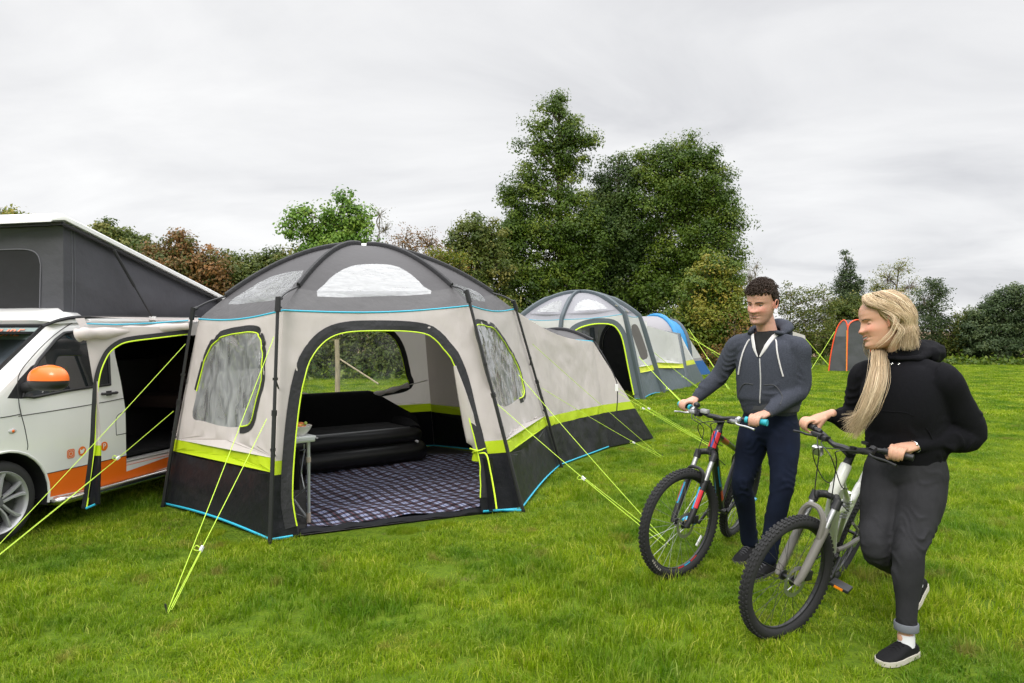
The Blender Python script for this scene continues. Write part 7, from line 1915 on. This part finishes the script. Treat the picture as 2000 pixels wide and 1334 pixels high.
    ringtube(h,[hem+V(0,0,-.02),hem+V(0,0,.03),wst+V(0,0,.07),ch+V(0,0,-.02)+f*.012,ch+V(0,0,.07)+f*.012,ct+V(0,0,.01),ct+V(0,0,.06),nb+V(0,0,.02)],[(.188,.150),(.192,.155),(.188,.152),(.190,.158),(.185,.148),(.155,.110),(.092,.085),(.080,.076)],r,32,True,5,2.25)
    for S0,E,W_ in ((Rs,Re,Rw),(Ls,Le,Lw)):
        d=(W_-E).normalized(); We=W_-d*.02; big=1.0 if S0 is Rs else 1.12
        ringtube(h,[ct.lerp(S0,.45)+V(0,0,-.03),S0+V(0,0,-.02),S0.lerp(E,.45),E+(V(.012,0,-.01) if S0 is Ls else V(0,0,0)),E.lerp(We,.5),We-d*.035,We],[(.08,.085),(.080*big,.078*big),(.076*big,.074*big),(.070*big,.068*big),(.058*big,.056*big),(.044,.042),(.036,.033)],r,22,True,5)
    for S0 in (Rs,Ls): ringtube(h,[nb+V(0,0,.0)+(S0-nb)*.25,nb.lerp(S0,.6)+V(0,0,-.005),S0+V(0,0,-.01)],[(.05,.045),(.062,.052),(.074,.070)],f,18,True,4)
    me=remesh(h,.0065,5); c,n=co_of(me)
    dd=folds(c,n,[(Rs,Re,.4,1.0,.09),(Re,Rw,1.2,1.1,.08),(Ls,Le,.4,1.0,.10),(Le,Lw,1.2,1.0,.08)],.014,58,7)+folds(c,n,[(wst+V(0,0,.08),hem,.2,.8,.16)],.007,34,3)+np.array([mnoise.noise(Vector((x[0]*5,x[1]*5,x[2]*4)))*.009 for x in c])
    set_co(me,c+n*dd[:,None])
    ho=attach(me,'hoodie',hood,root,lambda c_: (c_[:,2]>1.390)&(np.hypot(c_[:,0]-nb.x,c_[:,1]-nb.y)<.070))
    from mathutils.bvhtree import BVHTree
    bm=bmesh.new(); bm.from_mesh(me); bv=BVHTree.FromBMesh(bm); bm.free(); off=wloc(root)
    def surf(sx_,z,lift=.003):
        o=V(nb.x,nb.y,z)+r*sx_+f*.6-off; hit=bv.ray_cast(o,-f); p=hit[0] if hit[0] is not None else o-f*.45
        return p+off+f*lift
    m=MB(); m.tube(cr([surf(.09,1.13,.001),surf(0,1.135,.001),surf(-.10,1.13,.001),surf(-.15,1.06,.001),surf(-.165,1.01,.001)],5),.0022,5); m.build('pocket_seam',hood,ho)
    for s in (-1,1):
        m=MB(); c0=surf(s*.016-.01,1.362,.006); m.tube([c0+r*.004*math.cos(t)+V(0,0,.004*math.sin(t)) for t in [2*math.pi*k/10 for k in range(10)]],.0011,5,closed=True); m.build('eyelet',silv,ho)
    pts=[];rd=[]
    for k in range(19):
        t=math.pi*(-.45+1.9*k/18); sn=math.sin(t); rad=.082+.03*max(0,sn)
        p=V(nb.x,nb.y,0)+r*(math.cos(t)*rad)-f*(sn*rad*1.05-.004); z=1.388+.05*max(0,sn)+.004*(1-abs(sn)); pts.append(V(p.x,p.y,z)); q=.020+.024*max(0,sn); rd.append((q*.8,q*1.2))
    hm=MB(); ringtube(hm,pts,rd,up,14,True,3)
    back=nb-f*.13
    ringtube(hm,[nb-f*.06+r*.10+V(0,0,.02),back+r*.06+V(0,0,.012),back-r*.05+V(.03,0,.018),nb-f*.07-r*.11+V(.0,0,.015)],[(.045,.035),(.065,.06),(.065,.06),(.04,.035)],up,14,True,5)
    ringtube(hm,[back-r*.02+V(0,0,.05),back-f*.05-r*.06+V(0,0,.052),back-f*.075-r*.10+V(0,0,.050)],[(.02,.05),(.016,.05),(.012,.035)],up,12,True,4)
    me2=remesh(hm,.0055,5); c,n=co_of(me2); c=c+n*(np.array([mnoise.noise(Vector((x[0]*13,x[1]*13,x[2]*34)))*.009 for x in c]))[:,None]; set_co(me2,c); attach(me2,'hood',hood,ho)
    for E,W_ in ((Re,Rw),(Le,Lw)):
        d=(W_-E).normalized(); hm=MB(); ringtube(hm,[W_-d*.06,W_-d*.03,W_-d*.002],[(.041,.038),(.037,.034),(.033,.030)],r,18,False,3); attach(remesh(hm,.005,2),'cuff',hood,ho)
    hm=MB(); ringtube(hm,[hem+V(0,0,-.05),hem+V(0,0,-.03),hem+V(0,0,.01)],[(.180,.142),(.184,.147),(.190,.152)],r,32,False,4,2.25); attach(remesh(hm,.006,3),'hem_band',hood,ho)
    # jeans
    j=MB(); ringtube(j,[pel+V(0,0,.12),pel+V(0,0,.02),pel+V(0,0,-.05),pel+V(0,0,-.09)],[(.150,.118),(.178,.135),(.186,.145),(.165,.13)],r,28,True,4,2.2)
    for h_,k,a_ in ((Rh,Rk,Ra),(Lh,Lk,La)):
        e=a_+V(0,0,.012) if a_ is La else a_
        ringtube(j,[h_+V(0,0,.03),h_.lerp(k,.3),h_.lerp(k,.7),k,k.lerp(e,.28),k.lerp(e,.7),e],[(.105,.125),(.108,.118),(.087,.090),(.069,.071),(.067,.072),(.049,.051),(.045,.047)],r,22,True,5)
    me=remesh(j,.0062,5); c,n=co_of(me)
    dd=folds(c,n,[(Rh,Rk,.3,.7,.12),(Rk,Ra,.9,1.0,.09),(Lh,Lk,.35,1.3,.12),(Lk,La,1.4,.8,.09)],.0115,75,5)+np.array([mnoise.noise(Vector((x[0]*5,x[1]*5,x[2]*3)))*.005 for x in c])
    set_co(me,c+n*dd[:,None]); jo=attach(me,'jeans',jean,root)
    cuff_ring('turn_up',cuffm,jo,La+V(0,0,-.012),V(0,0,1),.046,.035,th=.005)
    # front foot
    hd=V(-.90,-.43,0).normalized(); heel=V(La.x,La.y,.006)-hd*.062; sh,lm,W_=shoe(root,None,heel,heel+hd*.245,up,shm,sole); lm.build('laces',shm,sh)
    m=MB(); m.box(W_(.085,.0395,.05),(.018,.003,.012),Matrix((hd,hd.cross(up),up)).transposed()); m.build('tag',sock,sh)
    m=MB(); ringtube(m,[La+V(.0,0,-.085),La+V(.0,0,-.055),La+V(0,0,-.030)],[(.036,.040),(.036,.037),(.035,.036)],r,16,False,3); m.build('sock',sock,root)
    # rear foot, heel lifted
    hl=P(1803,1138,3.67); te=P(1745,1215,3.47); te=V(te.x,te.y,.03); d=(te-hl).normalized(); sd=d.cross(up).normalized(); u2=sd.cross(d)
    te=hl+d*.24
    sh,lm,_=shoe(root,None,hl-u2*.02,te-u2*.02,u2,shm,sole); lm.build('laces',shm,sh)
    m=MB(); ringtube(m,[Ra+(Ra-Rk).normalized()*-.01,Ra+(hl-Ra)*.3+d*.03,hl+d*.07+u2*.02],[(.036,.038),(.036,.038),(.036,.034)],r,16,True,3); m.build('sock',sock,root)
    # ring, bracelet, earring
    m=MB(); w0=Lw+(cL-Lw)*.06; ax=(cL-Lw).normalized(); s=ax.orthogonal().normalized(); b_=ax.cross(s); m.tube([w0+s*.031*math.cos(t)+b_*.025*math.sin(t) for t in [2*math.pi*k/20 for k in range(20)]],.0015,5,closed=True); m.ball(w0-f*.0+V(-.005,-.028,.012),(.006,.005,.006)); m.build('bracelet',silv,root)
    # ---- hair
    hairm=attr_mat('hair_blonde','shade',(.20,.13,.085),(.58,.43,.26),(.90,.76,.54),rough=.42,transl=.15,spec=.4)
    rr=random.Random(9); nr=np.random.RandomState(9)
    Hinv=H4.inverted()
    def HP(x,y,z): return H4@V(x,y,z)
    under=MB(); rings=[]
    for i in range(1,15):
        row=[]
        for j_ in range(36):
            ph=2*math.pi*j_/36; fr=math.sin(ph); lim=R(60) if fr>.55 else R(60+(122-60)*min(1,(.55-fr)/.6)); th=lim*i/14
            row.append(HP(.084*math.sin(th)*math.cos(ph),-.014+.106*math.sin(th)*math.sin(ph),.130+.117*math.cos(th)))
        rings.append(row)
    under.loft(rings); hob=under.build('hair',mat('hair_under',(.46,.32,.18),.6),root)
    vs=[];fs=[];sh_=[]
    def strand(pts,w,shade):
        pts=cr(pts,5); T,N_,B_=frames(pts); n=len(pts); o=len(vs)
        for i,p in enumerate(pts):
            k=w*(1 if i<n*.6 else max(.15,1-(i-n*.6)/(n*.4)*.85))
            for a_ in (0,2.094,4.189): vs.append(tuple(p+N_[i]*(k*math.cos(a_))+B_[i]*(k*math.sin(a_)))); sh_.append(shade)
        for i in range(n-1):
            for a_ in range(3): b2=(a_+1)%3; fs.append((o+i*3+a_,o+i*3+b2,o+(i+1)*3+b2,o+(i+1)*3+a_))
    # local: x right of head (far side from camera is +x?), y front, z up.  camera sees her LEFT side (-x)
    for q in range(5200):
        a0=rr.uniform(-88,268); left=a0>92
        if 62<a0<=92: a0=rr.uniform(93,125); left=True
        if left: a1=205+(a0-92)/176*68
        else: a1=-25-(62-a0)/150*62
        lift=rr.uniform(0,.19); sh=min(1,max(0,.52+1.1*mnoise.noise(V(a0*.07,3,0))+.5*mnoise.noise(V(a0*.4,lift*30,5))+nr.normal(0,.09))); pts=[]
        fl=(a0-92)/176 if left else 1
        wv=rr.uniform(-5,5)
        for th,kk2 in ((6,.0),(32,.05 if fl<.25 else .2),(60,.42 if fl<.25 else .55),(88,.85),(108,1.0)):
            az=R(a0+(a1-a0)*kk2+rr.uniform(-5,5)+(wv if th in (60,108) else -wv)); t_=R(th); g_=1.07+lift*1.5*math.sin(t_)**.7+(.03 if th>80 else 0)
            pts.append(HP(.081*g_*math.sin(t_)*math.cos(az),-.012+.103*g_*math.sin(t_)*math.sin(az),.130+.113*g_*math.cos(t_)))
        dn_=rr.uniform(.03,.13); q_=rr.uniform(-.016,.012)
        pts.append(pts[-1]+V(q_*.5-.004,rr.uniform(-.012,.012),-dn_*.5)); pts.append(pts[-1]+V(q_-.002,rr.uniform(-.015,.015),-dn_*.5))
        strand(pts,rr.uniform(.0009,.0019),sh)
    # long lock blown forward under the chin and down the front of the hoodie (her right shoulder)
    tgt=[(1707,655,3.50),(1716,692,3.34),(1714,745,3.21),(1694,800,3.18),(1670,845,3.20)]
    for q in range(620):
        u_=rr.gauss(0,1)*.5; v_=rr.uniform(-1,1); w_=[.022,.034,.045,.046,.036]
        s0=HP(.062+rr.uniform(-.01,.012),.035+rr.uniform(-.05,.02),.07+rr.uniform(-.05,.05)); ws2=rr.uniform(-1,1)
        pts=[s0]+[P(*t_)+V(u_*w_[i]*.8+v_*w_[i]*.55+ws2*.008*math.sin(i*2.2+u_),v_*.018,rr.uniform(-.008,.008)) for i,t_ in enumerate(tgt)]
        e=pts[-1]; pts[-1]=e+V(rr.uniform(-.014,.010),0,rr.uniform(-.03,.06)); 
        if rr.random()<.15: pts[-1]+=V(-.04,0,rr.uniform(0,.05))
        strand(pts,rr.uniform(.0008,.0015),min(1,max(0,.6+.8*mnoise.noise(V(u_*4,v_*4,2))+nr.normal(0,.08))))
    # flying wisps by the face and across the cheek
    for q in range(14):
        a=rr.uniform(-.01,.01); s0=P(1706+rr.uniform(-3,3),652+rr.uniform(-6,6),3.44)
        strand([s0,P(1690+rr.uniform(-3,5),668+rr.uniform(-3,3),3.44),P(1690+rr.uniform(-3,6),684+rr.uniform(-3,3),3.44),P(1698+rr.uniform(-4,4),700+rr.uniform(-4,4),3.44)],.0012,rr.uniform(.5,.9))
    for q in range(26):
        j1=rr.uniform(-7,7); j2=rr.uniform(-4,4)
        if q<13: strand([HP(-.062,.045,.19),P(1748+j1,618+j2,3.242),P(1744+j1,645+j2,3.231),P(1728+j1*1.3,664+j2,3.231),P(1712+j1,676+j2,3.253)],.0008,rr.uniform(.5,.95))
        else: strand([HP(-.07,.02,.16),P(1760+j1,640+j2,3.242),P(1753+j1,660+j2,3.242),P(1745+j1,675+j2,3.253),P(1743+j1*1.5,688+j2,3.264)],.0008,rr.uniform(.5,.95))
    for q in range(60):
        s0=HP(rr.uniform(-.06,.05),rr.uniform(-.09,.05),.225+rr.uniform(-.02,.02)); d=V(rr.uniform(-.02,.06),0,rr.uniform(-.01,.025))
        strand([s0,s0+d*.6+V(0,0,.008),s0+d*1.2+V(.01,0,-.004),s0+d*1.8+V(.02,0,-.03)],.0007,rr.uniform(.5,.9))
    o=npmesh('strands',vs,fs,hairm,hob)
    a=o.data.attributes.new('shade','FLOAT','POINT'); a.data.foreach_set('value',np.array(sh_,dtype=np.float32))
    return root
make_woman()
